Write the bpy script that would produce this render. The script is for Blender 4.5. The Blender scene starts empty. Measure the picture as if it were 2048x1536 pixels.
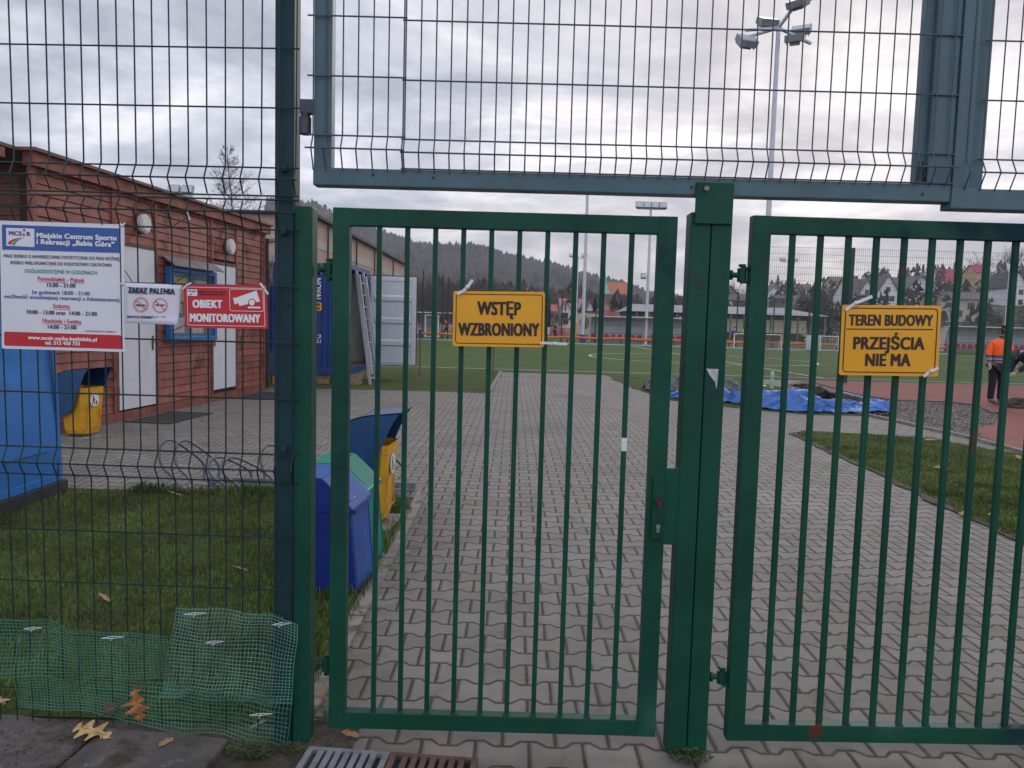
import bpy, bmesh, math, random
import numpy as np
from mathutils import Vector, Matrix, noise
random.seed(7); rng = np.random.default_rng(7)
SC = bpy.context.scene; COL = SC.collection
R_ = math.radians
# ------------------------------------------------------------------ camera
FPX, EYE, PITCH, ROLL = 1538.0, 1.58, R_(4.6), 0.0275
_f = Vector((0, math.cos(PITCH), -math.sin(PITCH))); _r0 = Vector((1, 0, 0)); _u0 = _r0.cross(_f)
_r = math.cos(ROLL)*_r0 + math.sin(ROLL)*_u0; _u = -math.sin(ROLL)*_r0 + math.cos(ROLL)*_u0
CAMPOS = Vector((0, 0, EYE))
cd = bpy.data.cameras.new('camera'); cam = bpy.data.objects.new('camera', cd); COL.objects.link(cam)
cd.sensor_width = 36.0; cd.lens = 36.0*FPX/2048.0; cd.clip_start = 0.05; cd.clip_end = 6000
mw = Matrix.Identity(4)
for i in range(3):
    mw[i][0] = _r[i]; mw[i][1] = _u[i]; mw[i][2] = -_f[i]; mw[i][3] = CAMPOS[i]
cam.matrix_world = mw; SC.camera = cam
# ------------------------------------------------------------------ world, sun, exposure
SUN_EL, SUN_AZ = R_(24), R_(22)
w = bpy.data.worlds.new('World'); SC.world = w; w.use_nodes = True
SC.view_settings.view_transform = 'Standard'; SC.view_settings.look = 'None'
SC.view_settings.exposure = 0.38; SC.view_settings.gamma = 1.0; SC.view_settings.use_curve_mapping = False

class NT:
    """tiny helper for wiring shader nodes"""
    def __init__(s, tree): s.t = tree; s.n = tree.nodes; s.l = tree.links
    def new(s, typ, **kw):
        nd = s.n.new(typ)
        for k, v in kw.items(): setattr(nd, k, v)
        return nd
    def put(s, sock, val):
        if isinstance(val, bpy.types.NodeSocket): s.l.new(val, sock)
        else:
            if isinstance(val, (tuple, list)) and len(val) == 3 and sock.type == 'RGBA': val = (*val, 1)
            sock.default_value = val
    def m(s, op, a, b=0.0, c=None, clamp=False):
        nd = s.new('ShaderNodeMath', operation=op); nd.use_clamp = clamp
        s.put(nd.inputs[0], a); s.put(nd.inputs[1], b)
        if c is not None: s.put(nd.inputs[2], c)
        return nd.outputs[0]
    def mix(s, fac, a, b, typ='MIX'):
        nd = s.new('ShaderNodeMix', data_type='RGBA', blend_type=typ)
        s.put(nd.inputs[0], fac); s.put(nd.inputs[6], a); s.put(nd.inputs[7], b)
        return nd.outputs[2]
    def noise(s, vec, scale, detail=4, rough=.55, dist=0.0):
        nd = s.new('ShaderNodeTexNoise'); 
        if vec is not None: s.l.new(vec, nd.inputs['Vector'])
        nd.inputs['Scale'].default_value = scale; nd.inputs['Detail'].default_value = detail
        nd.inputs['Roughness'].default_value = rough; nd.inputs['Distortion'].default_value = dist
        return nd.outputs['Fac']
    def step(s, v, a, b, lo=0.0, hi=1.0):
        nd = s.new('ShaderNodeMapRange', interpolation_type='SMOOTHSTEP')
        s.put(nd.inputs[0], v); s.put(nd.inputs[1], a); s.put(nd.inputs[2], b); s.put(nd.inputs[3], lo); s.put(nd.inputs[4], hi)
        return nd.outputs[0]
    def ramp(s, v, stops):
        nd = s.new('ShaderNodeValToRGB'); s.put(nd.inputs[0], v); e = nd.color_ramp.elements
        e[0].position = stops[0][0]; e[0].color = (*stops[0][1], 1); e[1].position = stops[-1][0]; e[1].color = (*stops[-1][1], 1)
        for p, c in stops[1:-1]:
            q = e.new(p); q.color = (*c, 1)
        return nd.outputs[0]
    def xyz(s, vec):
        nd = s.new('ShaderNodeSeparateXYZ'); s.l.new(vec, nd.inputs[0]); return nd.outputs
    def vec(s, x, y, z):
        nd = s.new('ShaderNodeCombineXYZ'); s.put(nd.inputs[0], x); s.put(nd.inputs[1], y); s.put(nd.inputs[2], z); return nd.outputs[0]

def build_world():
    w.node_tree.nodes.clear(); k = NT(w.node_tree)
    sky = k.new('ShaderNodeTexSky', sky_type='NISHITA'); sky.sun_disc = False
    sky.sun_elevation = SUN_EL; sky.sun_rotation = SUN_AZ; sky.air_density = 1.2; sky.dust_density = 2.5
    tc = k.new('ShaderNodeTexCoord').outputs['Generated']
    x, y, z = k.xyz(tc)
    zz = k.m('ADD', k.m('MAXIMUM', z, 0.0), 0.16)
    p = k.vec(k.m('DIVIDE', x, zz), k.m('DIVIDE', y, zz), 0.0)           # cloud deck seen from below
    n1 = k.noise(p, 1.1, 7, .6, .6); n2 = k.noise(p, 3.6, 6, .62, .8); n3 = k.noise(p, .55, 3, .5)
    d = k.m('ADD', k.m('MULTIPLY', n1, .55), k.m('ADD', k.m('MULTIPLY', n2, .2), k.m('MULTIPLY', n3, .3)))
    d = k.m('ADD', .5, k.m('MULTIPLY', k.m('SUBTRACT', d, .528), 2.3))
    cloud = k.ramp(d, [(.34, (.345, .365, .43)), (.45, (.45, .465, .525)), (.54, (.55, .555, .60)), (.62, (.68, .675, .695)), (.72, (.80, .785, .79))])
    # brighter and slightly warm round the hidden sun, low ahead
    sd = (math.sin(SUN_AZ)*math.cos(R_(9)), math.cos(SUN_AZ)*math.cos(R_(9)), math.sin(R_(9)))
    dt = k.m('ADD', k.m('MULTIPLY', x, sd[0]), k.m('ADD', k.m('MULTIPLY', y, sd[1]), k.m('MULTIPLY', z, sd[2])))
    glow = k.step(dt, .80, 1.0)
    cloud = k.mix(k.m('MULTIPLY', glow, .9), cloud, k.mix(1.0, cloud, (1.14, 1.09, 1.03), 'MULTIPLY'))
    band = k.m('MULTIPLY', k.step(z, .05, .19, 0.0, 1.0), k.step(z, .22, .40, 1.0, 0.0))
    cloud = k.mix(1.0, cloud, (.975, .99, 1.035), 'MULTIPLY'); bb = k.m('ADD', 1.05, k.m('MULTIPLY', band, k.m('MULTIPLY', k.step(n1, .38, .60, .25, 1.0), .26)))
    vs_ = k.new('ShaderNodeVectorMath', operation='SCALE'); k.l.new(cloud, vs_.inputs[0]); k.l.new(bb, vs_.inputs[3]); cloud = vs_.outputs[0]
    dark = k.step(y, -.35, .35, 1.5, 1.0)  # brightens the sky behind the camera to light surfaces facing it
    hs = k.new('ShaderNodeVectorMath', operation='SCALE'); k.l.new(cloud, hs.inputs[0]); k.l.new(dark, hs.inputs[3])
    sk = k.new('ShaderNodeVectorMath', operation='SCALE'); k.l.new(sky.outputs[0], sk.inputs[0]); sk.inputs[3].default_value = 1.0
    b1 = k.new('ShaderNodeBackground'); k.l.new(sk.outputs[0], b1.inputs[0]); b1.inputs[1].default_value = 0.06
    b2 = k.new('ShaderNodeBackground'); k.l.new(hs.outputs[0], b2.inputs[0]); b2.inputs[1].default_value = 1.0
    mx = k.new('ShaderNodeMixShader'); mx.inputs[0].default_value = .93
    k.l.new(b1.outputs[0], mx.inputs[1]); k.l.new(b2.outputs[0], mx.inputs[2])
    o = k.new('ShaderNodeOutputWorld'); k.l.new(mx.outputs[0], o.inputs[0])
build_world()
sl = bpy.data.lights.new('sun', 'SUN'); sl.energy = 0.5; sl.angle = R_(25); sl.color = (1, .95, .88)
so = bpy.data.objects.new('sun', sl); COL.objects.link(so)
_sd = Vector((math.sin(SUN_AZ)*math.cos(SUN_EL), math.cos(SUN_AZ)*math.cos(SUN_EL), math.sin(SUN_EL)))
so.rotation_euler = _sd.to_track_quat('Z', 'Y').to_euler(); so.location = (0, 0, 30)

# ------------------------------------------------------------------ survey: turn sight lines into places
def ray(px, py): return _f + (px-1024)/FPX*_r - (py-768)/FPX*_u
def P(px, py, Y):
    d = ray(px, py); return CAMPOS + d*(Y/d.y)
def G(px, py, z=0.0):
    d = ray(px, py); return CAMPOS + d*((z-EYE)/d.z)
def onplane(px, py, p0, n):
    d = ray(px, py); p0 = Vector(p0); n = Vector(n); return CAMPOS + d*((p0-CAMPOS).dot(n)/d.dot(n))

# ------------------------------------------------------------------ mesh builder
class MB:
    def __init__(s): s.v = []; s.f = []; s.mi = []
    def add(s, vs, fs, mi=0):
        o = len(s.v); s.v += [tuple(p) for p in vs]; s.f += [tuple(i+o for i in q) for q in fs]; s.mi += [mi]*len(fs); return s
    def bx(s, x0, x1, y0, y1, z0, z1, mi=0, rot=None, ctr=None):
        vs = [Vector((x, y, z)) for z in (z0, z1) for y in (y0, y1) for x in (x0, x1)]
        if rot is not None:
            c = Vector(ctr) if ctr is not None else Vector(((x0+x1)/2, (y0+y1)/2, (z0+z1)/2))
            vs = [c + rot @ (q-c) for q in vs]
        return s.add(vs, [(0,2,3,1), (4,5,7,6), (0,1,5,4), (2,6,7,3), (0,4,6,2), (1,3,7,5)], mi)
    def bar(s, p, q, wdt, dep, up=(0, 0, 1), mi=0):
        p = Vector(p); q = Vector(q); a = (q-p).normalized(); up = Vector(up)
        sd = a.cross(up)
        if sd.length < 1e-5: sd = a.cross(Vector((1, 0, 0)))
        sd.normalize(); n = sd.cross(a).normalized(); sd *= wdt/2; n *= dep/2
        vs = [p-sd-n, p+sd-n, p+sd+n, p-sd+n, q-sd-n, q+sd-n, q+sd+n, q-sd+n]
        return s.add(vs, [(0,1,2,3)[::-1], (4,5,6,7), (0,1,5,4), (1,2,6,5), (2,3,7,6), (3,0,4,7)], mi)
    def tube(s, pts, r, n=6, mi=0, closed=False):
        pts = [Vector(p) for p in pts]; m = len(pts); rr = r if isinstance(r, (list, tuple)) else [r]*m
        vs = []; prev = None
        for i, p in enumerate(pts):
            if closed: t = pts[(i+1) % m]-pts[i-1]
            else: t = pts[min(i+1, m-1)]-pts[max(i-1, 0)]
            t.normalize()
            if prev is None:
                a = Vector((0, 0, 1)) if abs(t.z) < .9 else Vector((1, 0, 0)); u = t.cross(a).normalized()
            else:
                u = (prev - t*prev.dot(t)); u = u.normalized() if u.length > 1e-6 else t.orthogonal().normalized()
            prev = u; v = t.cross(u)
            for k in range(n):
                a = 2*math.pi*(k+.5)/n; vs.append(p + (u*math.cos(a)+v*math.sin(a))*rr[i])
        fs = []
        for i in range(m if closed else m-1):
            j = (i+1) % m
            for k in range(n): fs.append((i*n+k, i*n+(k+1) % n, j*n+(k+1) % n, j*n+k))
        if not closed: fs += [tuple(range(n))[::-1], tuple(range((m-1)*n, m*n))]
        return s.add(vs, fs, mi)
    def prism(s, a, b, mi=0):
        """closed solid between two outlines with the same count"""
        n = len(a); fs = [tuple(range(n))[::-1], tuple(range(n, 2*n))]
        fs += [(i, (i+1) % n, n+(i+1) % n, n+i) for i in range(n)]
        return s.add(list(a)+list(b), fs, mi)
    def disc(s, c, rad, ax, th=0.0, n=20, mi=0, squash=1.0):
        c = Vector(c); ax = Vector(ax).normalized(); u = ax.orthogonal().normalized(); v = ax.cross(u)
        if abs(ax.z) < .9: u = ax.cross(Vector((0, 0, 1))).normalized(); v = Vector((0, 0, 1))
        a = [c + u*math.cos(2*math.pi*i/n)*rad + v*math.sin(2*math.pi*i/n)*rad*squash for i in range(n)]
        if th: return s.prism(a, [p+ax*th for p in a], mi)
        return s.add(a, [tuple(range(n))], mi)
    def sphere(s, c, r, seg=12, ring=8, mi=0, sq=(1, 1, 1)):
        c = Vector(c); vs = [c+Vector((0, 0, r*sq[2]))]
        for i in range(1, ring):
            t = math.pi*i/ring
            for k in range(seg):
                a = 2*math.pi*k/seg; vs.append(c+Vector((r*sq[0]*math.sin(t)*math.cos(a), r*sq[1]*math.sin(t)*math.sin(a), r*sq[2]*math.cos(t))))
        vs.append(c-Vector((0, 0, r*sq[2]))); fs = []
        for k in range(seg): fs.append((0, 1+k, 1+(k+1) % seg))
        for i in range(ring-2):
            for k in range(seg):
                a = 1+i*seg+k; b = 1+i*seg+(k+1) % seg; fs.append((a, a+seg, b+seg, b))
        e = len(vs)-1; o = 1+(ring-2)*seg
        for k in range(seg): fs.append((e, o+(k+1) % seg, o+k))
        return s.add(vs, fs, mi)
    def build(s, name, mats, parent=None, smooth=False, bevel=0.0, world=True, fixn=True):
        if not isinstance(mats, (list, tuple)): mats = [mats]
        off = org(parent) if world else Vector((0, 0, 0))
        me = bpy.data.meshes.new(name); me.from_pydata([(p[0]-off.x, p[1]-off.y, p[2]-off.z) for p in s.v], [], s.f)
        for m_ in mats: me.materials.append(m_)
        if len(mats) > 1: me.polygons.foreach_set('material_index', s.mi)
        if bevel or (fixn and len(s.f) < 4000):
            bm = bmesh.new(); bm.from_mesh(me)
            if bevel:
                bmesh.ops.bevel(bm, geom=list(bm.edges), offset=bevel, segments=2, affect='EDGES', profile=.6, clamp_overlap=True)
            bmesh.ops.recalc_face_normals(bm, faces=bm.faces); bm.to_mesh(me); bm.free()
        if smooth: me.polygons.foreach_set('use_smooth', [True]*len(me.polygons))
        me.update(); return link(name, me, parent)

def org(o):
    v = Vector((0, 0, 0))
    while o is not None: v = v + o.location; o = o.parent
    return v
def link(name, me, parent=None):
    o = bpy.data.objects.new(name, me); COL.objects.link(o)
    if parent is not None: o.parent = parent
    return o
def tag(o, label, cat, group=None, kind=None):
    o['label'] = label; o['category'] = cat
    if group: o['group'] = group
    if kind: o['kind'] = kind
    return o
def thing(name, label, cat, loc=(0, 0, 0), rz=0.0, group=None):
    o = bpy.data.objects.new(name, None); COL.objects.link(o); o.location = Vector(loc); o.rotation_euler = (0, 0, rz); o.empty_display_size = .1
    return tag(o, label, cat, group)
def struct(o): o['kind'] = 'structure'; return o
def copy_tree(o, parent=None):
    c = o.copy(); COL.objects.link(c)
    if parent is not None: c.parent = parent
    for ch in [q for q in bpy.data.objects if q.parent == o]: copy_tree(ch, c)
    return c
def rebase(o, p):
    """move a one-mesh thing's origin to its base point"""
    p = Vector(p); o.data.transform(Matrix.Translation(-p)); o.location = p; return o

# ------------------------------------------------------------------ materials
MATS = {}
def M(name, col, rough=.6, var=.18, scale=6.0, bump=0.0, bscale=80.0, metal=0.0, dirt=None, spec=.5, island=0.0, wet=0.0):
    if name in MATS: return MATS[name]
    m_ = bpy.data.materials.new(name); m_.use_nodes = True; k = NT(m_.node_tree); k.n.clear()
    b = k.new('ShaderNodeBsdfPrincipled'); o = k.new('ShaderNodeOutputMaterial'); k.l.new(b.outputs[0], o.inputs[0])
    tc = k.new('ShaderNodeTexCoord').outputs['Object']
    c = col
    if var:
        n_ = k.noise(tc, scale, 5, .6)
        c = k.mix(k.step(n_, .3, .7), tuple(max(0, q*(1-var)) for q in col), tuple(min(1, q*(1+var)) for q in col))
    if island:
        ri = k.new('ShaderNodeNewGeometry').outputs['Random Per Island']
        c = k.mix(1.0, c, k.ramp(ri, [(0, (1-island,)*3), (1, (1+island,)*3)]), 'MULTIPLY')
    r = rough
    for dd in (dirt if isinstance(dirt, list) else [dirt] if dirt else []):
        dc, thr, ds = dd[:3]; hard = dd[3] if len(dd) > 3 else .06
        f = k.step(k.noise(tc, ds, 6, .65, .3), thr-hard, thr+hard)
        c = k.mix(f, c, dc)
        r = k.m('ADD', k.m('MULTIPLY', f, max(0, .85-rough)), rough) if not isinstance(r, bpy.types.NodeSocket) else r
    k.put(b.inputs['Base Color'], c); k.put(b.inputs['Roughness'], r)
    b.inputs['Metallic'].default_value = metal; b.inputs['Specular IOR Level'].default_value = spec
    if bump:
        bp = k.new('ShaderNodeBump'); bp.inputs['Strength'].default_value = min(1, bump); bp.inputs['Distance'].default_value = .01*max(1, bump)
        k.l.new(k.noise(tc, bscale, 4, .6), bp.inputs['Height']); k.l.new(bp.outputs[0], b.inputs['Normal'])
    MATS[name] = m_; return m_

def paver_material():
    m_ = bpy.data.materials.new('concrete_pavers'); m_.use_nodes = True; k = NT(m_.node_tree); k.n.clear()
    b = k.new('ShaderNodeBsdfPrincipled'); o = k.new('ShaderNodeOutputMaterial'); k.l.new(b.outputs[0], o.inputs[0])
    tc = k.new('ShaderNodeTexCoord').outputs['Object']; x, y, z = k.xyz(tc)
    wob = k.m('MULTIPLY', k.m('SUBTRACT', k.noise(tc, 1.3, 2), .5), .02)
    Hh, Wd, A = .163, .200, .105
    u = k.m('DIVIDE', k.m('ADD', x, wob), Wd); v = k.m('DIVIDE', k.m('ADD', y, wob), Hh)
    wv = k.m('MINIMUM', k.m('MAXIMUM', k.m('MULTIPLY', k.m('COSINE', k.m('MULTIPLY', u, 2*math.pi)), 1.9), -1.0), 1.0)
    aw = k.m('MULTIPLY', wv, A)
    t0 = k.m('MULTIPLY', k.m('SUBTRACT', v, aw), .5); d0 = k.m('MULTIPLY', k.m('ABSOLUTE', k.m('SUBTRACT', t0, k.m('ROUND', t0))), 2*Hh)
    t1 = k.m('MULTIPLY', k.m('ADD', k.m('SUBTRACT', v, 1.0), aw), .5); d1 = k.m('MULTIPLY', k.m('ABSOLUTE', k.m('SUBTRACT', t1, k.m('ROUND', t1))), 2*Hh)
    e = k.m('MULTIPLY', k.m('FRACT', t0), 2.0)
    odd = k.m('GREATER_THAN', e, k.m('SUBTRACT', 1.0, k.m('MULTIPLY', aw, 2.0)))
    uo = k.m('ADD', u, k.m('MULTIPLY', odd, .5))
    dv = k.m('MULTIPLY', k.m('ABSOLUTE', k.m('SUBTRACT', k.m('FRACT', uo), .5)), Wd)
    dj = k.m('MINIMUM', k.m('MINIMUM', d0, d1), dv)
    idu = k.m('FLOOR', k.m('ADD', uo, .5)); idv = k.m('ADD', k.m('MULTIPLY', k.m('FLOOR', t0), 2.0), odd)
    wn = k.new('ShaderNodeTexWhiteNoise', noise_dimensions='2D'); k.l.new(k.vec(idu, idv, 0.0), wn.inputs['Vector'])
    rnd = wn.outputs['Value']
    jn = k.m('MULTIPLY', k.m('SUBTRACT', k.noise(tc, 28, 3), .5), .008)
    joint = k.step(k.m('ADD', dj, jn), .0038, .0088, 1.0, 0.0)
    edge = k.step(dj, .003, .016, 0.0, 1.0)
    fine = k.noise(tc, 240, 3, .7); big = k.noise(tc, .7, 5, .6, .4); mid = k.noise(tc, 7, 5, .65)
    base = k.ramp(rnd, [(0, (.186, .167, .149)), (.5, (.208, .188, .168)), (.90, (.232, .211, .190)), (1, (.23, .19, .162))])
    base = k.mix(1.0, base, k.ramp(fine, [(.25, (.78,)*3), (.75, (1.2,)*3)]), 'MULTIPLY')
    base = k.mix(1.0, base, k.ramp(mid, [(.3, (.86, .85, .84)), (.65, (1.06,)*3)]), 'MULTIPLY')
    base = k.mix(k.step(big, .50, .66, 0, .6), base, (.135, .118, .103))
    base = k.mix(k.step(k.noise(tc, 1.9, 6, .7, 1.2), .57, .66, 0, .5), base, (.085, .074, .064))
    base = k.mix(k.step(k.noise(tc, .45, 5, .65, .8), .55, .70, 0, .45), base, (.30, .28, .26))
    # moss and dirt creep in from the edge of the lawns
    ex = k.step(k.m('ADD', x, k.m('MULTIPLY', mid, .5)), -.62, .05, .75, 0.0)
    ex = k.m('MULTIPLY', ex, k.step(y, 6.2, 6.9, 1.0, 0.0))
    base = k.mix(k.m('MULTIPLY', ex, k.step(mid, .4, .6)), base, (.075, .066, .05))
    near = k.m('MULTIPLY', k.step(y, 2.3, 3.0, .65, 0.0), k.step(k.noise(tc, 3.0, 5, .6), .35, .62))  # patchy darker tone towards the near end of the paving
    base = k.mix(near, base, (.085, .075, .066))
    rusty = k.m('MULTIPLY', k.step(k.noise(tc, 2.3, 4, .6), .60, .68, 0.0, .5), k.step(y, 2.4, 3.2, 1.0, 0.0))
    base = k.mix(rusty, base, (.13, .075, .045))
    wh = k.step(k.noise(tc, 19, 2, .5), .77, .79, 0, .6); base = k.mix(wh, base, (.42, .41, .40))
    col = k.mix(joint, base, k.ramp(k.noise(tc, 11, 4), [(.3, (.022, .018, .014)), (.58, (.055, .044, .033)), (.72, (.036, .044, .018))]))
    k.put(b.inputs['Base Color'], col); b.inputs['Roughness'].default_value = .78; b.inputs['Specular IOR Level'].default_value = .42
    hgt = k.m('ADD', k.m('MULTIPLY', edge, 1.0), k.m('ADD', k.m('MULTIPLY', fine, .12), k.m('MULTIPLY', rnd, .3)))
    bp = k.new('ShaderNodeBump'); bp.inputs['Strength'].default_value = .9; bp.inputs['Distance'].default_value = .008
    k.l.new(hgt, bp.inputs['Height']); k.l.new(bp.outputs[0], b.inputs['Normal'])
    return m_
def turf_material():
    m_ = bpy.data.materials.new('artificial_turf'); m_.use_nodes = True; k = NT(m_.node_tree); b = k.n['Principled BSDF']
    tc = k.new('ShaderNodeTexCoord').outputs['Object']; x, y, z = k.xyz(tc)
    c = k.ramp(k.noise(tc, .35, 5, .6), [(.3, (.056, .090, .026)), (.7, (.078, .118, .038))])
    st = k.m('GREATER_THAN', k.m('FRACT', k.m('DIVIDE', x, 8.0)), .5)
    c = k.mix(k.m('MULTIPLY', st, .18), c, (.08, .135, .040))
    c = k.mix(k.step(k.noise(tc, 6, 4, .7), .5, .7, 0, .35), c, (.05, .09, .03))
    k.put(b.inputs['Base Color'], c); b.inputs['Roughness'].default_value = .9; b.inputs['Specular IOR Level'].default_value = .08
    return m_
def lawn_material():
    m_ = bpy.data.materials.new('short_lawn'); m_.use_nodes = True; k = NT(m_.node_tree); b = k.n['Principled BSDF']
    tc = k.new('ShaderNodeTexCoord').outputs['Object']
    c = k.ramp(k.noise(tc, 1.1, 6, .65), [(.3, (.050, .080, .017)), (.5, (.078, .108, .025)), (.72, (.115, .115, .040))])
    c = k.mix(k.step(k.noise(tc, 16, 5, .7), .42, .66, 0, .75), c, (.026, .040, .012))
    c = k.mix(k.step(k.noise(tc, 2.7, 4, .6), .60, .70, 0, .6), c, (.075, .058, .035))
    k.put(b.inputs['Base Color'], c); b.inputs['Roughness'].default_value = .9; b.inputs['Specular IOR Level'].default_value = .15
    bp = k.new('ShaderNodeBump'); bp.inputs['Strength'].default_value = .9; bp.inputs['Distance'].default_value = .03
    k.l.new(k.noise(tc, 60, 4, .7), bp.inputs['Height']); k.l.new(bp.outputs[0], b.inputs['Normal'])
    return m_
PAVE, TURF, LAWN = paver_material(), turf_material(), lawn_material()
rust = (.085, .030, .015)
GREEN = M('green_gate_paint', (.0055, .060, .037), .46, .24, 2.2, .12, 160, spec=.22, dirt=[((.006, .034, .040), .60, 1.6, .10), ((.020, .085, .062), .66, 2.7, .05), ((.035, .04, .03), .675, 9.0, .03), (rust, .735, 7.0, .02)])
GREEN_WORN = M('worn_green_gate_paint', (.0055, .058, .037), .46, .26, 2.2, .15, 160, spec=.22, dirt=[((.005, .030, .038), .62, 1.4, .05), ((.02, .08, .06), .66, 2.7, .05), (rust, .665, 5.0, .03)])
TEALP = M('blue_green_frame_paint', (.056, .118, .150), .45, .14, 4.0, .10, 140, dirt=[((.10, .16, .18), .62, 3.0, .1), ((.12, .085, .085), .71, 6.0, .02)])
POSTP = M('dark_blue_green_post_paint', (.013, .042, .052), .5, .2, 2.0, .08, 140, spec=.2, dirt=[((.11, .11, .11), .73, 11.0, .02)])
WIRE = M('green_coated_wire', (.011, .030, .032), .5, .2, 20, spec=.25)
WIREG = M('greyed_coated_wire', (.052, .070, .092), .5, .2, 20)
WHITEP = M('white_plastic', (.66, .66, .70), .4, .05)
GALV = M('galvanised_steel', (.20, .21, .235), .55, .2, 14, .1, 60, metal=.55)
ALU = M('aluminium', (.52, .53, .57), .4, .1, 6, metal=.5)
SIGNW = M('sign_white', (.68, .69, .76), .4, .03, 5, dirt=((.50, .50, .55), .68, 4, .1))
SIGNY = M('sign_yellow', (.78, .36, .007), .33, .10, 2.2, spec=.5, dirt=((.50, .24, .03), .69, 5, .10))
SIGNR = M('sign_red', (.50, .012, .022), .38, .05, 3)
SIGNB = M('sign_blue', (.025, .085, .34), .4, .04)
INK = M('ink_black', (.022, .012, .010), .5, 0)
INKD = M('ink_dark', (.03, .035, .07), .5, 0)
INKB = M('ink_blue', (.035, .07, .30), .5, 0)
INKR = M('ink_red', (.48, .02, .05), .5, 0)
INKG = M('ink_green', (.02, .32, .20), .5, 0)
INKW = M('ink_white', (.74, .74, .78), .5, 0)
INKO = M('ink_orange', (.60, .14, .04), .5, 0)
REDWOOD = M('red_brown_stained_boards', (.235, .064, .045), .62, .26, 5, .3, 45, dirt=[((.10, .032, .022), .60, 2.2, .08), ((.28, .11, .085), .66, 5.0, .06)], island=.16)
REDWOOD2 = M('stained_and_shaded_boards', (.125, .045, .034), .7, .25, 5, .2, 45)  # darker stain; on the porch end it also carries the shade
DOORW = M('white_door_paint', (.60, .60, .62), .4, .05, 3, dirt=((.42, .41, .40), .70, 4, .1))
BLUEB = M('bright_blue_sheet_steel', (.012, .155, .47), .38, .14, 2.5, .05, 20, dirt=[((.02, .10, .30), .56, 1.4, .15), ((.10, .20, .36), .70, 8, .03), ((.06, .07, .09), .72, 17, .02)])
NBLUE = M('notice_board_blue', (.015, .12, .36), .4, .1)
DARKB = M('black_base', (.02, .02, .025), .7, .3, 10, .3, 60)
CONTB = M('container_blue', (.012, .045, .20), .45, .2, 1.6, .05, 30, dirt=((.03, .04, .08), .66, 3, .08))
CONTW = M('container_door_inside', (.50, .52, .57), .45, .06, 3, dirt=((.36, .36, .38), .68, 2.5, .1))
HOODB = M('hood_blue_plastic', (.008, .055, .16), .38, .15, 4, dirt=((.09, .13, .18), .70, 7, .08))
BINY = M('yellow_bin_plastic', (.62, .31, .008), .42, .14, 4, dirt=[((.30, .15, .02), .58, 3, .12), ((.10, .065, .03), .67, 13, .03)])
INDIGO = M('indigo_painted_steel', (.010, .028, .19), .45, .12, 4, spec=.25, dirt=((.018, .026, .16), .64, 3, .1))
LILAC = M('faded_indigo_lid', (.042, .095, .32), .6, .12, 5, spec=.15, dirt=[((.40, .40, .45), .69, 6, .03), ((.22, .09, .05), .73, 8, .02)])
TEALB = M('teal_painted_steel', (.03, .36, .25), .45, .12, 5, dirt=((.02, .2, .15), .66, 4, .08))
RUSTY = M('rusty_iron', (.10, .058, .048), .8, .3, 9, .4, 60)
CONC = M('dirty_concrete', (.100, .090, .082), .85, .4, 4, 1.4, 45, dirt=[((.040, .032, .024), .52, 4, .09), ((.17, .16, .15), .66, 17, .05), ((.035, .042, .016), .66, 7, .05)])
KERB = M('kerb_concrete', (.23, .205, .185), .85, .2, 8, .4, 60, dirt=((.09, .075, .055), .58, 6, .08))
SOIL = M('dark_soil', (.055, .042, .030), .95, .4, 14, 1.0, 40)
DRYLEAF = M('dry_oak_leaf', (.34, .135, .045), .65, .3, 30, .3, 120)
PALELEAF = M('pale_oak_leaf', (.46, .30, .13), .65, .25, 25, .3, 120)
VEIN = M('leaf_vein', (.22, .11, .04), .7, .1)
NETM = M('green_plastic_net', (.040, .175, .112), .45, .3, 6)
NETP = M('pale_green_net', (.09, .235, .185), .45, .3, 6)
TARTAN = M('red_tartan_track', (.215, .062, .050), .85, .15, 1.2, .4, 160, dirt=((.12, .05, .045), .64, 1.5, .08))
GRAVEL = M('dug_gravel', (.150, .125, .115), .95, .4, 9, 1.0, 35, dirt=((.07, .055, .05), .56, 4, .1))
TARP = M('blue_tarpaulin', (.045, .150, .47), .42, .3, 4, .5, 14, dirt=[((.022, .075, .28), .56, 3, .1), ((.16, .24, .46), .70, 5, .05)])
LINEW = M('line_white', (.52, .60, .50), .8, .1, 3)
BRICK = None
BARK = M('bare_bark', (.075, .062, .055), .9, .3, 6)
NEEDLE = M('conifer_needles', (.022, .040, .024), .9, .2, 3, island=.4)
TWIGM = M('winter_twigs', (.092, .076, .076), .9, .25, .02, island=.3)
HEDGE = M('evergreen_leaves', (.040, .052, .026), .85, .3, .3, island=.45)
ORANGE = M('orange_padding', (.62, .14, .045), .5, .1)
SEATR = M('red_seat_plastic', (.33, .02, .03), .45, .1)
POLY = M('shelter_polycarbonate', (.50, .52, .56), .3, .08, .5)
MAST = M('mast_grey', (.50, .53, .60), .5, .06)
LAMPG = M('lamp_housing', (.22, .24, .28), .45, .15)
LAMPGL = M('lamp_glass', (.42, .44, .48), .2, .05)
BLACKP = M('black_plastic', (.015, .015, .017), .5, .1)
GLASSD = M('window_glass_dark', (.028, .03, .036), .15, .1)

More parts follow.
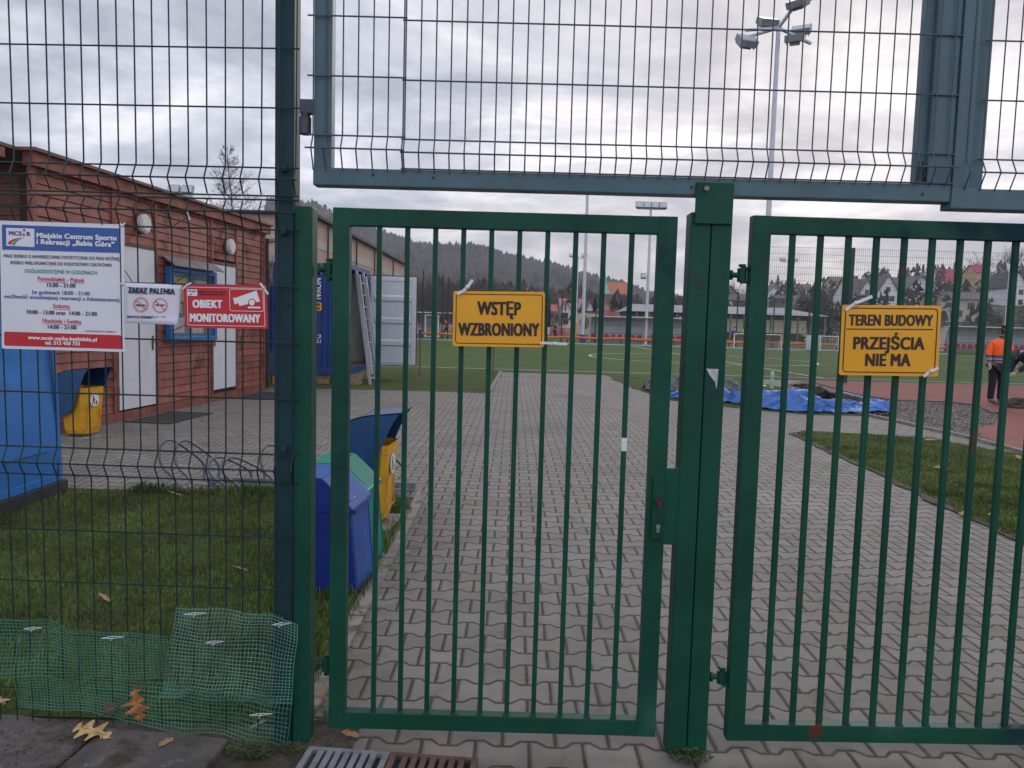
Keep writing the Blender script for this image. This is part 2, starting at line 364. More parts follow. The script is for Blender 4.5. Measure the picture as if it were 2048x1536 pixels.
# ------------------------------------------------------------------ lettering
_cap = {}
def text_mesh(s, spacing=1.0):
    cu = bpy.data.curves.new('tmp', 'FONT'); cu.body = s; cu.size = 1.0; cu.space_character = spacing; cu.resolution_u = 3; cu.fill_mode = 'FRONT'
    ob = bpy.data.objects.new('tmp', cu); COL.objects.link(ob)
    me = bpy.data.meshes.new_from_object(ob); bpy.data.objects.remove(ob); bpy.data.curves.remove(cu)
    v = [(q.co.x, q.co.y) for q in me.vertices]; f = [tuple(p.vertices) for p in me.polygons]; bpy.data.meshes.remove(me)
    return v, f
def text(mb, s, p0, p1, cap, n, bold=.06, mi=0, shear=0.0):
    """letters between two points of their baseline, cap height in metres, n = the way they face; bold = stroke gain as a share of the cap height"""
    if 'H' not in _cap:
        hv, _ = text_mesh('H'); _cap['H'] = (min(q[1] for q in hv), max(q[1] for q in hv))
    v, f = text_mesh(s, 1.0+bold*1.1); x0 = min(q[0] for q in v); x1 = max(q[0] for q in v); b0, b1 = _cap['H']
    p0 = Vector(p0); p1 = Vector(p1); L = (p1-p0).length; ex = (p1-p0)/L; n = Vector(n).normalized(); ez = n.cross(ex).normalized()
    bx = bold*cap; bz = bold*.45*cap; k = 0
    for dx, dz in ([(0, 0)] if bold < .01 else [(-bx, -bz), (-bx, bz), (bx, -bz), (bx, bz), (0, 0), (-bx*.5, 0), (bx*.5, 0)]):
        vs = []
        for a, b in v:
            h = bz+(b-b0)/(b1-b0)*(cap-2*bz)
            vs.append(p0 + ex*(bx+(a-x0)/(x1-x0)*(L-2*bx) + dx) + ez*(h+dz) + n*(.00003*k))
        mb.add(vs, f, mi); k += 1
def txt(mb, s, x0, y0, x1, y1, cap, Y, bold=.06, mi=0, shear=0.0):
    text(mb, s, P(x0, y0, Y), P(x1, y1, Y), cap/FPX*Y, (0, -1, 0), bold, mi, shear)
def lines(parent, mat, Y, *rows):
    for r in rows:
        b = MB(); txt(b, r[0], r[1], r[2], r[3], r[4], r[5], Y, r[6] if len(r) > 6 else .06); b.build('lettering', mat, parent, fixn=False)
def ppoly(mb, pts, Y, th, mi=0):
    a = [P(x, y, Y) for x, y in pts]; mb.prism(a, [p+Vector((0, th, 0)) for p in a], mi)
def pflat(mb, pts, Y, mi=0):
    mb.add([P(x, y, Y) for x, y in pts], [tuple(range(len(pts)))], mi)
def pring(mb, pts, wpx, Y, mi=0):
    """closed line of even width along an outline"""
    n = len(pts); inn = []; out = []
    for i in range(n):
        a = Vector(pts[i-1]); b = Vector(pts[i]); c = Vector(pts[(i+1) % n])
        d1 = (b-a).normalized(); d2 = (c-b).normalized(); nn = (Vector((-d1.y, d1.x))+Vector((-d2.y, d2.x)))
        nn = nn.normalized() if nn.length > 1e-6 else Vector((-d1.y, d1.x)); q = max(.5, nn.dot(Vector((-d1.y, d1.x))))
        inn.append(b+nn*wpx/2/q); out.append(b-nn*wpx/2/q)
    vs = [P(p.x, p.y, Y) for p in inn]+[P(p.x, p.y, Y) for p in out]
    mb.add(vs, [(i, (i+1) % n, n+(i+1) % n, n+i) for i in range(n)], mi)
def rrect(tl, tr, br, bl, r, n=4):
    c = [Vector(q) for q in (tl, tr, br, bl)]; o = []
    for i in range(4):
        b = c[i]; d1 = (c[i-1]-b).normalized(); d2 = (c[(i+1) % 4]-b).normalized()
        for k in range(n+1):
            t = k/n; a = b+d1*r*(1-t)**2+d2*r*t**2
            o.append((a.x, a.y))
    return o
def circ(cx, cy, r, n=24, sq=1.0): return [(cx+r*sq*math.cos(2*math.pi*i/n), cy+r*math.sin(2*math.pi*i/n)) for i in range(n)]
def tie(parent, pts, Y, wpx=5, mat=None):
    b = MB(); q = [P(x, y, Y) for x, y in pts]
    for i in range(len(q)-1): b.bar(q[i], q[i+1]+(q[i+1]-q[i]).normalized()*.001, .0018, wpx/FPX*Y, (0, 0, 1) if abs(q[i+1].z-q[i].z) < abs(q[i+1].x-q[i].x) else (1, 0, 0))
    b.sphere(q[len(q)//2], wpx/FPX*Y*.75, 8, 6)
    return b.build('cable_tie', mat or WHITEP, parent)
# ================================================================== THE GROUND
def sheet(name, pts, z, mat, th=0.0):
    b = MB(); a = [Vector((p[0], p[1], z)) for p in pts]
    if th: b.prism([p-Vector((0, 0, th)) for p in a], a)
    else: b.add(a, [tuple(range(len(a)))])
    return struct(b.build(name, mat))
def rough(pts, amp=.10, step=.35, seed=1.0):
    o = []
    for (x0, y0), (x1, y1) in zip(pts, pts[1:]+pts[:1]):
        L = math.hypot(x1-x0, y1-y0); n = max(1, min(60, int(L/step)))
        for i in range(n):
            t = i/n; x = x0+(x1-x0)*t; y = y0+(y1-y0)*t; a = amp if y < 24 else 0
            o.append((x+a*noise.noise(Vector((x*1.9, y*1.9, seed))), y+a*noise.noise(Vector((x*1.9, y*1.9, seed+4)))))
    return o
def gxy(*pp): return [(G(x, y).x, G(x, y).y) for x, y in pp]
sheet('ground', [(-1450, -60), (1450, -60), (1450, 1680), (-1450, 1680)], -.03, SOIL)
sheet('far_meadow', [(-160, 62), (260, 62), (260, 420), (-160, 420)], -.012, LAWN)
sheet('paving', [(-22, .6), (9.5, .6), (9.5, 24.2), (-22, 24.2)], 0.0, PAVE)
LZ = .010
sheet('front_lawn', [(-14, 2.86), (-.83, 2.86), (-.80, 6.72), (-14, 6.64)], LZ, LAWN)
sheet('far_lawn', [(-30, 16.9), (-.55, 17.1), (-.42, 24.6), (-30, 25.2)], LZ, LAWN)
sheet('side_lawn', [(4.06, .6), (3.98, 6.0), (4.15, 9.0), (4.28, 11.6), (4.6, 12.0), (5.9, 11.7), (6.25, 11.5), (6.95, 9.7), (8.6, 6.0), (12, .6)], LZ, LAWN)
sheet('tarp_grass', rough([(3.2, 17.6), (3.05, 16.8), (4.4, 15.2), (5.6, 14.35), (7.2, 14.35), (7.6, 15.5), (7.2, 24.4), (2.9, 24.4), (3.0, 20)], .12), LZ-.004, LAWN)
sheet('turf_pitch', [(-60, 24.4), (70, 24.4), (70, 62), (-60, 62)], .002, TURF)
lb = MB()
def line(b, p, q, wd=.10, z=.008, n=12):
    p = Vector((*p, 0)); q = Vector((*q, 0)); s = (q-p).normalized().cross(Vector((0, 0, 1)))*wd/2
    b.add([p-s+Vector((0, 0, z)), q-s+Vector((0, 0, z)), q+s+Vector((0, 0, z)), p+s+Vector((0, 0, z))], [(0, 1, 2, 3)])
line(lb, (-40, 26.05), (60, 24.95)); line(lb, (-40, 58.2), (60, 57.1))
cx, cy = 9.35, 38.4
line(lb, (cx+1.0, 25.5), (cx-.35, 57.6))
for i in range(48):
    a0, a1 = 2*math.pi*i/48, 2*math.pi*(i+1)/48
    line(lb, (cx+5.5*math.cos(a0), cy+5.5*math.sin(a0)), (cx+5.5*math.cos(a1), cy+5.5*math.sin(a1)), .12, .0085)
struct(lb.build('pitch_markings', LINEW))
# tartan strip, dug-out trench with gravel, soil edge
sheet('tartan_track', rough(gxy((1592, 760), (1625, 764), (1720, 790), (1790, 801), (1900, 804), (1960, 812), (1995, 830), (1985, 850), (1940, 862), (1990, 884), (2060, 908), (2400, 980), (2400, 779)), .16), .012, TARTAN)
sheet('gravel_trench', rough(gxy((1560, 772), (1610, 762), (1720, 789), (1790, 800), (1900, 803), (1965, 812), (2000, 832), (1990, 852), (1950, 864), (1996, 886), (1930, 874), (1850, 858), (1740, 834), (1640, 812)), .05, seed=7.0), .006, GRAVEL)
tb = MB()
edge = gxy((1625, 765), (1718, 791), (1790, 802), (1898, 805), (1958, 813), (1992, 831), (1983, 850))
for (a, b_), (c, d) in zip(edge[:-1], edge[1:]):
    tb.bar((a, b_, .015), (c, d, .018), .06, .02)
struct(tb.build('torn_track_edge', DARKB))
kb = MB()
kp = gxy((1640, 812), (1745, 834), (1800, 845), (1850, 858), (1935, 876), (2060, 910), (2250, 965))
for (a, b_), (c, d) in zip(kp[:-1], kp[1:]):
    kb.bar((a, b_, .01), (c, d, .01), .09, .07)
struct(kb.build('trench_kerb', KERB))
kb = MB()
for i in range(4): kb.bx(-.835, -.745, 2.95+i*1.0, 2.95+i*1.0+.985, -.05, .018)
kb.bar((-.50, 17.05, .01), (-.36, 24.2, .01), .08, .06)
struct(kb.build('path_kerb', KERB))
sheet('soil_strip', [(-3.5, 2.55), (-.55, 2.55), (-.55, 2.90), (-3.5, 2.90)], .004, SOIL)
# concrete slab under the mesh fence
sb = MB()
def slab(pts, z0, z1):
    pts = rough(pts, .028, .05, 3.0)
    n = len(pts); a = [Vector((x, y, z0)) for x, y in pts]
    c = Vector((sum(p[0] for p in pts)/n, sum(p[1] for p in pts)/n, 0))
    t = [Vector((x, y, z1-.008)) for x, y in pts]; t2 = [Vector((c.x+(x-c.x)*.985, c.y+(y-c.y)*.97, z1)) for x, y in pts]
    sb.prism(a, t); sb.add(t+t2, [(i, (i+1) % n, n+(i+1) % n, n+i) for i in range(n)]+[tuple(range(n, 2*n))])
slab([(-1.52, 1.7), (-1.05, 1.7), (-1.00, 2.70), (-1.22, 2.745), (-1.49, 2.76)], -.1, .035)
slab([(-3.2, 1.7), (-1.54, 1.7), (-1.51, 2.77), (-1.85, 2.82), (-3.2, 2.86)], -.1, .03)
struct(sb.build('concrete_slab', CONC))

# worn earth along the edges of the lawns
EARTH = M('trodden_earth', (.085, .066, .046), .95, .4, 9, .8, 50)
def edge_strip(pts, wd, seed):
    b = MB(); V = []
    for i, (x, y) in enumerate(pts):
        x1, y1 = pts[min(i+1, len(pts)-1)]; x0, y0 = pts[max(i-1, 0)]; d = Vector((x1-x0, y1-y0, 0)).normalized(); n = Vector((d.y, -d.x, 0))
        a = wd*(.5+.9*noise.noise(Vector((x*2.1, y*2.1, seed)))); c = wd*(.55+.9*noise.noise(Vector((x*2.3, y*2.3, seed+3))))
        V += [Vector((x, y, LZ+.003))+n*max(.01, a), Vector((x, y, LZ+.003))-n*max(.01, c)]
    b.add(V, [(2*i, 2*i+1, 2*i+3, 2*i+2) for i in range(len(pts)-1)]); struct(b.build('worn_earth_edge', EARTH, None, fixn=True))
edge_strip([(np.interp(y, [0, 6, 9, 11.6], [4.06, 3.98, 4.15, 4.28]), y) for y in np.linspace(2, 11.6, 60)], .10, 1)
edge_strip([(-.86, y) for y in np.linspace(2.9, 6.6, 30)], .05, 5)
edge_strip([(x, 6.66) for x in np.linspace(-6, -.85, 40)], .05, 8)
edge_strip([(x, 16.98) for x in np.linspace(-9, -.6, 40)], .10, 11)
# ------------------------------------------------------------------ grass blades (nobody could count them)
def blades(name, label, pick, n, h0, h1, wd, mat, lean=.5, clump=True):
    xs = []
    while len(xs) < n:
        p = pick()
        if p is None: continue
        if clump and noise.noise(Vector((p[0]*3.1, p[1]*3.1, 1.7))) < random.uniform(-.75, .25): continue
        xs.append(p)
    X = np.array(xs); N = len(X)
    hn = np.array([noise.noise(Vector((x*2.2, y*2.2, 4.4))) for x, y in xs])
    h = rng.uniform(h0, h1, N)*(1+.6*np.clip(hn, -.6, 1)); a = rng.uniform(0, 2*math.pi, N); la = rng.uniform(0, 2*math.pi, N); le = rng.uniform(.1, lean, N)*h*1.6
    ww = rng.uniform(.6, 1.3, N)*wd
    base = np.stack([X[:, 0], X[:, 1], np.full(N, LZ-.004)], 1)
    sd = np.stack([np.cos(a)*ww, np.sin(a)*ww, np.zeros(N)], 1)
    mid = base+np.stack([np.cos(la)*le*.35, np.sin(la)*le*.35, h*.6], 1)
    tip = base+np.stack([np.cos(la)*le, np.sin(la)*le, h], 1)
    V = np.stack([base-sd, base+sd, mid+sd*.7, mid-sd*.7, tip], 1).reshape(-1, 3)
    q = np.arange(N)*5
    F = [t for i in q for t in ((i, i+1, i+2, i+3), (i+3, i+2, i+4))]
    me = bpy.data.meshes.new(name); me.from_pydata(V.tolist(), [], F); me.materials.append(mat); me.update()
    o = link(name, me); tag(o, label, 'grass', kind='stuff'); return o
BLADE = M('grass_blade', (.094, .136, .032), .6, .55, 1.5, island=.6, spec=.2)
STRAW = M('straw_blade', (.16, .125, .06), .7, .2, 3, island=.3, spec=.2)
def pick_front():
    y = 2.86+3.8*random.random()**.8; x = random.uniform(-.74*y-.1, -.86)
    return (x, y)
def pick_side():
    y = random.uniform(4.2, 11.7); x = random.uniform(3.9, min(.70*y+.3, 8))
    if x > 4.28 + (11.9-y)*1.0 and y > 9.5 and x > 6.3-(y-11.5)*.4: return None
    if x < np.interp(y, [0, 6, 9, 11.6], [4.06, 3.98, 4.15, 4.28])+random.uniform(-.07, .10)-.10*max(0, noise.noise(Vector((x*1.5, y*1.5, 2)))): return None
    return (x, y)
blades('front_grass', 'short patchy lawn grass between the mesh fence and the bike rack', pick_front, 42000, .018, .046, .0022, BLADE)
blades('front_dead_grass', 'straw coloured dead blades in the near lawn', pick_front, 9000, .018, .048, .0022, STRAW, .9)
blades('side_grass', 'short lawn grass right of the paved path', pick_side, 30000, .02, .05, .0035, BLADE)
blades('side_dead_grass', 'straw coloured dead blades in the lawn right of the path', pick_side, 3500, .02, .05, .003, STRAW, .9)
blades('bin_side_grass', 'longer grass round the feet of the indigo and teal bins', lambda: (random.uniform(-1.35, -.80), random.uniform(2.9, 6.3)), 6000, .03, .075, .003, BLADE)
blades('kerb_grass', 'grass tufts along the edge of the plaza by the rack', lambda: (random.uniform(-3.3, -1.0), random.uniform(6.55, 6.78)), 2200, .04, .09, .004, BLADE)

# ================================================================== FENCE AND GATES (all about 2.74 m from the camera)
YF = 2.74
def gate_tie_hinge(parent, px0, px1, py, Y=YF, flip=False):
    a = P(px0, py, Y); c = P(px1, py, Y); b = MB(); y = Y+.035
    L = c.x-a.x; z = (a.z+c.z)/2; xc = a.x+L*(.38 if flip else .62)
    b.tube([(a.x-.004, y, z), (xc, y, z)], .009, 10); b.disc((a.x-.002, y, z), .022, (1, 0, 0), .008, 12)
    b.disc((xc, y, z-.024), .017, (0, 0, 1), .048, 14)
    b.bx(xc-.004, c.x+.002, y-.016, y+.016, z+.020, z+.029); b.bx(xc-.004, c.x+.002, y-.016, y+.016, z-.029, z-.020)
    b.disc((xc, y, z+.029), .013, (0, 0, 1), .010, 6); b.disc((xc, y, z-.040), .012, (0, 0, 1), .011, 6)
    return b.build('hinge', GREEN, parent, bevel=.0012)
def mean_x(*pts): return sum(P(x, y, YF).x for x, y in pts)/len(pts)

# --- tall fence post (left)
xa = mean_x((549, 200), (546, 1300)); xb = mean_x((586, 200), (584, 1300))
po = MB(); po.bx(xa, xb, 2.745, 2.825, -.3, 3.4)
for y_ in (610, 985): po.disc((xb-.02, 2.745, P(560, y_, YF).z), .007, (0, -1, 0), .006, 8)
t = thing('fence_post', 'tall dark blue-green square post carrying the wire mesh fence', 'post', (xa, 2.78, 0)); po.build('post', POSTP, t, bevel=.004)
for y_ in (462, 335, 900):
    cl = MB(); q = P(566, y_, 2.72); cl.bx(q.x-.010, q.x+.010, 2.725, 2.746, q.z-.012, q.z+.012); cl.disc((q.x, 2.725, q.z), .008, (0, -1, 0), .006, 8); cl.build('clip', POSTP, t, bevel=.002)
POSTX = xb
# --- green post of the small gate
xa = mean_x((589, 500), (586, 1400)); xb = mean_x((626, 430), (618, 1480)); ztop = P(605, 412, YF).z
t = thing('gate_post', 'square green post left of the pedestrian gate', 'post', (xa, 2.77, 0))
b = MB(); b.bx(xa, xb, 2.735, 2.815, -.3, ztop); b.build('post', GREEN, t, bevel=.006)
LPX = xb
# --- pedestrian gate
WELD = M('grimy_weld', (.012, .022, .018), .7, .4, 40)
gl = mean_x((665, 430), (657, 1440)); gr = mean_x((1355, 440), (1312, 1470))
gt = (P(665, 415, YF).z+P(1355, 432, YF).z)/2; gb = (P(657, 1455, YF).z+P(1310, 1476, YF).z)/2
gate = thing('pedestrian_gate', 'narrow closed green bar gate with the no entry sign on it', 'gate', ((gl+gr)/2, 2.76, gb))
def frame_mesh(x0, x1, z0, z1, y0, y1, wl, wr, wt, wb):
    b = MB(); b.bx(x0, x0+wl, y0, y1, z0, z1); b.bx(x1-wr, x1, y0, y1, z0, z1)
    b.bx(x0+wl-.003, x1-wr+.003, y0+.001, y1-.001, z1-wt, z1-.0006); b.bx(x0+wl-.003, x1-wr+.003, y0+.001, y1-.001, z0+.0006, z0+wb); return b
frame_mesh(gl, gr, gb, gt, 2.74, 2.785, .060, .066, .062, .062).build('frame', GREEN, gate, bevel=.003)
bx0 = mean_x((755, 470), (747, 1420)); bx9 = mean_x((1260, 480), (1233, 1440))
for i in range(10):
    x = bx0+(bx9-bx0)*i/9; b = MB(); b.bx(x-.0088, x+.0088, 2.752, 2.770, gb+.060, gt-.060); br_ = b.build('bar', GREEN, gate, bevel=.0015); b = MB(); b.sphere((x+random.uniform(-.004, .006), 2.7515, gb+.0635), .008, 8, 5, sq=(1.5, .8, .55)); b.build('weld_bead', WELD, br_, smooth=True)
tp = MB(); q = P(1242, 891, YF); tp.bx(bx9-.0096, bx9+.0096, 2.7512, 2.7709, q.z-.022, q.z+.026); tp.build('tape', WHITEP, gate)
lk = MB(); a = P(1306, 956, YF); c = P(1324, 1078, YF); lk.bx(a.x, c.x, 2.730, 2.741, c.z, a.z); plate = lk.build('lock_plate', GREEN, gate, bevel=.003)
kn = MB(); q = P(1315, 1000, YF); kn.disc((q.x, 2.731, q.z), .013, (0, -1, 0), .012, 14); kn.tube([(q.x, 2.725, q.z), (q.x, 2.708, q.z-.002), (q.x+.002, 2.706, q.z-.02)], .006, 8); kn.build('handle_stub', M('dark_rusty_metal', (.05, .025, .02), .6, .3, 30, metal=.3), plate)
kh = MB(); q = P(1315, 1055, YF); kh.disc((q.x, 2.7302, q.z+.006), .0085, (0, -1, 0), .003, 12); kh.bx(q.x-.005, q.x+.005, 2.7275, 2.7302, q.z-.016, q.z+.002); kh.build('keyhole', GALV, plate)
sc = MB(); q = P(1315, 963, YF); sc.disc((q.x, 2.7302, q.z), .005, (0, -1, 0), .003, 10); sc.build('screw', BLACKP, plate)
gate_tie_hinge(gate, 634, 666, 538); gate_tie_hinge(gate, 630, 660, 1337)
# --- double post with the plate
xa = mean_x((1380, 460), (1334, 1490)); xm = mean_x((1421, 460), (1374, 1490)); xb = mean_x((1462, 460), (1415, 1490)); zt = P(1385, 424, YF).z
dp = thing('double_gate_post', 'pair of joined green square posts with a plate bolted to the upper frame', 'post', (xm, 2.78, 0))
for x0, x1, dz in ((xa, xm-.0015, 0), (xm+.0015, xb, -.004)):
    b = MB(); b.bx(x0, x1, 2.735, 2.815, -.3, zt+dz); b.build('post', GREEN, dp, bevel=.006)
a = P(1391, 366, YF); c = P(1462, 450, YF)
b = MB(); b.bx(a.x, c.x, 2.722, 2.733, c.z, a.z); pl = b.build('plate', GREEN, dp, bevel=.002)
b = MB(); q = P(1410, 379, YF); b.disc((q.x, 2.7225, q.z), .0095, (0, -1, 0), .009, 6); b.build('bolt', GALV, pl)
b = MB(); q = P(1453, 381, YF); b.disc((q.x, 2.7222, q.z), .006, (0, -1, 0), .002, 10); b.build('bolt_hole', BLACKP, pl)
a = P(1328, 936, YF); c = P(1354, 1090, YF)
b = MB(); b.bx(P(1329, 936, YF).x, xa+.008, 2.738, 2.795, c.z, a.z); b.build('strike_box', GREEN, dp, bevel=.003)
b = MB(); a = P(1412, 737, YF); q = P(1436, 738, YF); s_ = P(1432, 775, YF)
b.add([(a.x, 2.7335, a.z), (q.x, 2.7335, q.z), (q.x-.002, 2.7335, s_.z+.012), (s_.x, 2.7335, s_.z-.005), (s_.x-.006, 2.7335, s_.z+.02), (a.x+.012, 2.7335, a.z-.022), (a.x+.006, 2.7335, a.z-.012)], [(0, 1, 2, 3, 4, 5, 6)]); b.build('torn_sticker', M('torn_paper', (.45, .45, .44), .8, .2, 40), dp)
# --- wide gate leaf (right), very slightly ajar
yaw = R_(-1.2)
rl = P(1480, 960, YF).x; rt = P(1505, 430, YF).z; rb = P(1455, 1482, YF).z; RW = 2.02
leaf = thing('vehicle_gate', 'wide green bar gate with worn rust-spotted paint carrying the building site sign', 'gate', (rl, 2.74, rb), -yaw)
inv = Matrix.Rotation(0, 3, 'Z')
def leafb(name, mb, mat, parent, bevel=.003):
    return mb.build(name, mat, parent, bevel=bevel, world=False)
h = rt-rb
leafb('frame', frame_mesh(0, RW, 0, h, 0, .045, .066, .066, .062, .064), GREEN_WORN, leaf)
b0 = P(1590, 700, YF).x-rl-.022; 
for i in range(18):
    x = b0+i*.1005
    if x > RW-.09: break
    b = MB(); b.bx(x-.0095, x+.0095, .012, .030, .062, h-.060); br_ = leafb('bar', b, GREEN_WORN, leaf, .0015); b = MB(); b.sphere((x+random.uniform(-.004, .006), .0115, .0655), .008, 8, 5, sq=(1.5, .8, .55)); b.build('weld_bead', WELD, br_, smooth=True, world=False)
LEAFX = rl
for py, dx in ((549, 0), (1362, -38)):
    z = P(1480+dx, py, YF).z-rb; g = MB(); L = .064
    g.tube([(-L, .035, z), (-.018, .035, z)], .010, 10); g.disc((-L+.001, .035, z), .018, (1, 0, 0), .008, 12); g.disc((-.020, .035, z-.024), .017, (0, 0, 1), .048, 14)
    g.bx(-.022, .002, .019, .051, z+.020, z+.029); g.bx(-.022, .002, .019, .051, z-.029, z-.020); g.disc((-.02, .035, z+.029), .013, (0, 0, 1), .010, 6)
    leafb('hinge', g, GREEN, leaf, .0012)

# --- upper mesh leaves
def vwires(b, xs, zs, y, r, n=6):
    """xs: wire positions, zs: [(z, offset towards the camera)] from bottom to top"""
    for x in xs: b.tube([(x, y-o, z) for z, o in zs], r, n)
YW = 2.728
ub = P(630, 330, YF).z; zf = P(630, 365, YF).z; zu0 = (P(640, 331, YF).z+P(1885, 373, YF).z)/2
ul = mean_x((627, 20), (628, 320)); ur = mean_x((1920, 100), (1902, 380)); ZT = 3.35
beam0 = (P(700, 369, YF).z+P(1800, 405, YF).z)/2
up = thing('upper_mesh_gate', 'wide upper wire mesh leaf hung over the pedestrian gate', 'gate', ((ul+ur)/2, 2.76, beam0))
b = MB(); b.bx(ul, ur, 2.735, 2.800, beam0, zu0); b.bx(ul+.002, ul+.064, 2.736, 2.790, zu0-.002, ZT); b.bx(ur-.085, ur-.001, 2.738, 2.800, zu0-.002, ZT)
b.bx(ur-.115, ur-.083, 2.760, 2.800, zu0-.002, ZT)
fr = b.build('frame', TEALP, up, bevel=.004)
for px, py in ((747, 351), (867, 356), (1382, 375), (1843, 389)):
    b = MB(); q = P(px, py, YF); b.disc((q.x, 2.7345, q.z), .0055, (0, -1, 0), .001, 10); b.build('bolt_hole', BLACKP, fr)
def vz(zmid):
    """profile of the V-fold: wires run straight, bulge towards the viewer at the middle rod"""
    return [(zmid-.056, 0), (zmid-.05, .002), (zmid, .030), (zmid+.05, .002), (zmid+.056, 0)]
zmid = P(1340, 322, YW).z
prof = [(zu0-.01, 0)]+vz(zmid)+[(ZT, 0)]
x1 = P(811, 160, YW).x; b = MB()
xs = [x1+i*.0524 for i in range(60) if x1+i*.0524 < ur-.02]
vwires(b, xs, prof, YW, .0026)
for z in (zmid+.05, zmid, zmid+.05+.2, zmid+.05+.4, zmid+.05+.6, zu0+.002):
    o = .030 if z == zmid else 0
    b.tube([(x1-.012, YW-o+.004, z), (xs[-1]+.03, YW-o+.004, z)], .0030, 6)
b.build('wire_panel', WIREG, up)
b = MB(); xs = [x1-.006-i*.0524 for i in range(5)]+[ul+.045, ul+.002]
zmid2 = P(700, 299, YW).z-.004; prof = [(zu0-.01, 0)]+vz(zmid2)+[(ZT, 0)]
vwires(b, xs, prof, YW, .0026)
for z in (zmid2+.05, zmid2, zmid2+.05+.2, zmid2+.05+.4, zmid2+.05+.6):
    o = .030 if z == zmid2 else 0
    b.tube([(ul-.018, YW-o-.004, z), (x1+.004, YW-o-.004, z)], .0030, 6)
b.build('wire_panel', WIREG, up)
b = MB(); a = P(598, 196, YF); c = P(624, 266, YF); q = P(613, 228, YF)
b.bx(a.x, ul+.004, 2.748, 2.782, q.z+.006, a.z); b.disc((a.x+.016, 2.765, q.z-.004), .017, (0, 0, 1), .055, 14); b.disc((a.x+.016, 2.765, c.z), .021, (0, 0, 1), q.z-.006-c.z, 14)
b.build('hinge', M('grey_hinge_paint', (.055, .065, .085), .5, .15, 12), up, bevel=.002)
b = MB(); q = P(1843, 345, YF)
b.bx(q.x-.006, q.x+.004, 2.742, 2.756, q.z-.032, q.z+.012)
for dz in (.026, -.006): b.tube([(q.x+.002+.012*math.cos(a), 2.748, q.z+dz+.012*math.sin(a)) for a in np.linspace(0, 2*math.pi, 12, endpoint=False)], .0042, 6, closed=True)
b.build('latch', M('dark_latch', (.03, .035, .045), .5, .2, 20), up)
# right upper leaf
u2 = mean_x((1925, 20), (1897, 400)); bz = P(1960, 420, YF).z; bt = P(2010, 380, YF).z
u2o = thing('upper_mesh_gate', 'second upper wire mesh leaf above the wide gate, cut off by the photo edge', 'gate', (u2+.8, 2.76, bz))
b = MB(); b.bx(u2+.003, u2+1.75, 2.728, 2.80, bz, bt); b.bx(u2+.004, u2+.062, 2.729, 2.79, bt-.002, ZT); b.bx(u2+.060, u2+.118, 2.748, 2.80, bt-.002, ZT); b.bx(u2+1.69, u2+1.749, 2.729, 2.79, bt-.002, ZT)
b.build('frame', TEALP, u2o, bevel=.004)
b = MB(); x1 = P(2015, 40, YW).x; xs = [x1+i*.0524 for i in range(31)]; zmid = P(2020, 349, YW).z
vwires(b, [x1-.0524, x1-.105]+xs, [(bt-.01, 0)]+vz(zmid)+[(ZT, 0)], YW, .0026)
for z in (zmid+.05, zmid, zmid+.25, zmid+.45, zmid+.65):
    o = .030 if z == zmid else 0
    b.tube([(u2+.085, YW-o+.004, z), (xs[-1]+.03, YW-o+.004, z)], .0030, 6)
b.build('wire_panel', WIREG, u2o)
UPY = zu0

# --- wire mesh fence, left; two panels one above the other, running slightly away from the camera
LF0 = Vector((P(596, 700, 2.722).x, 2.722, 0)); LFN = (math.tan(R_(1.8)), 1, 0)
def LP(px, py, off=0.0):
    q = onplane(px, py, LF0, LFN); return q-Vector((0, off, 0))
tops = [27, 62, 98, 133, 167, 202, 237, 272, 307, 341, 377, 414, 451, 486, 523]; bots = [56, 89.5, 120.6, 154, 187, 220, 253, 286, 319.5, 353, 386, 419, 452, 485, 518]
wx = [(-79, -44), (-44, -10), (-9, 24)]+list(zip(tops, bots))+[(558, 551), (592, 584)]
zz = lambda y0, y1: (LP(0, y0).z, LP(590, y1).z)
def panel(label, z_lo, z_hi, folds, rods):
    o = thing('wire_fence_panel', label, 'fence', (LP(300, 700).x, 2.74, z_lo)); b = MB()
    for xt, xb_ in wx:
        a = LP(xt, 300).x; c = LP(xb_, 1150).x; zt_, zb_ = LP(xt, 300).z, LP(xb_, 1150).z
        fx = lambda z: a+(c-a)*(zt_-z)/(zt_-zb_)
        prof = [(z_lo, 0)]
        for fz in folds: prof += [q for q in vz(fz) if z_lo < q[0] < z_hi]
        prof += [(z_hi, 0)]; prof.sort()
        pts = []
        for z, off in prof:
            x = fx(z); y = LF0.y-(x-LF0.x)*LFN[0]; pts.append((x, y-off, z))
        b.tube(pts, .0028, 6)
    for z, off in rods:
        xl, xr = LP(-90, 700).x, LP(596, 700).x
        b.tube([(xl, LF0.y-(xl-LF0.x)*LFN[0]-off+.003, z), (xr, LF0.y-off+.003, z)], .0030, 6)
    b.build('wire_panel', WIRE, o); return o
zav = lambda y0, y1: sum(zz(y0, y1))/2
zj = zav(384.5, 396)
fm = zav(350, 362); fm2 = zav(415, 428); fm3 = zav(922, 939)
panel('upper wire mesh fence panel with a folded bottom edge, above the info signs', zj+.012, 3.4, [fm], [(zav(381, 391), 0), (fm, .03), (zav(324, 336), 0), (zav(208, 213), 0), (zav(89, 95), 0), (zav(-30, -25), 0)])
panel('lower wire mesh fence panel carrying the info signs and green netting', .05, zj-.012, [fm2, fm3], [(zav(388, 400), 0), (fm2, .03), (zav(448, 459), 0), (zav(560, 573), 0), (zav(672, 685), 0), (zav(783, 799), 0), (zav(893, 909), 0), (fm3, .03), (zav(946, 966), 0), (zav(1055, 1078), 0), (zav(1156, 1185), 0), (zav(1262, 1292), 0), (zav(1372, 1402), 0)])

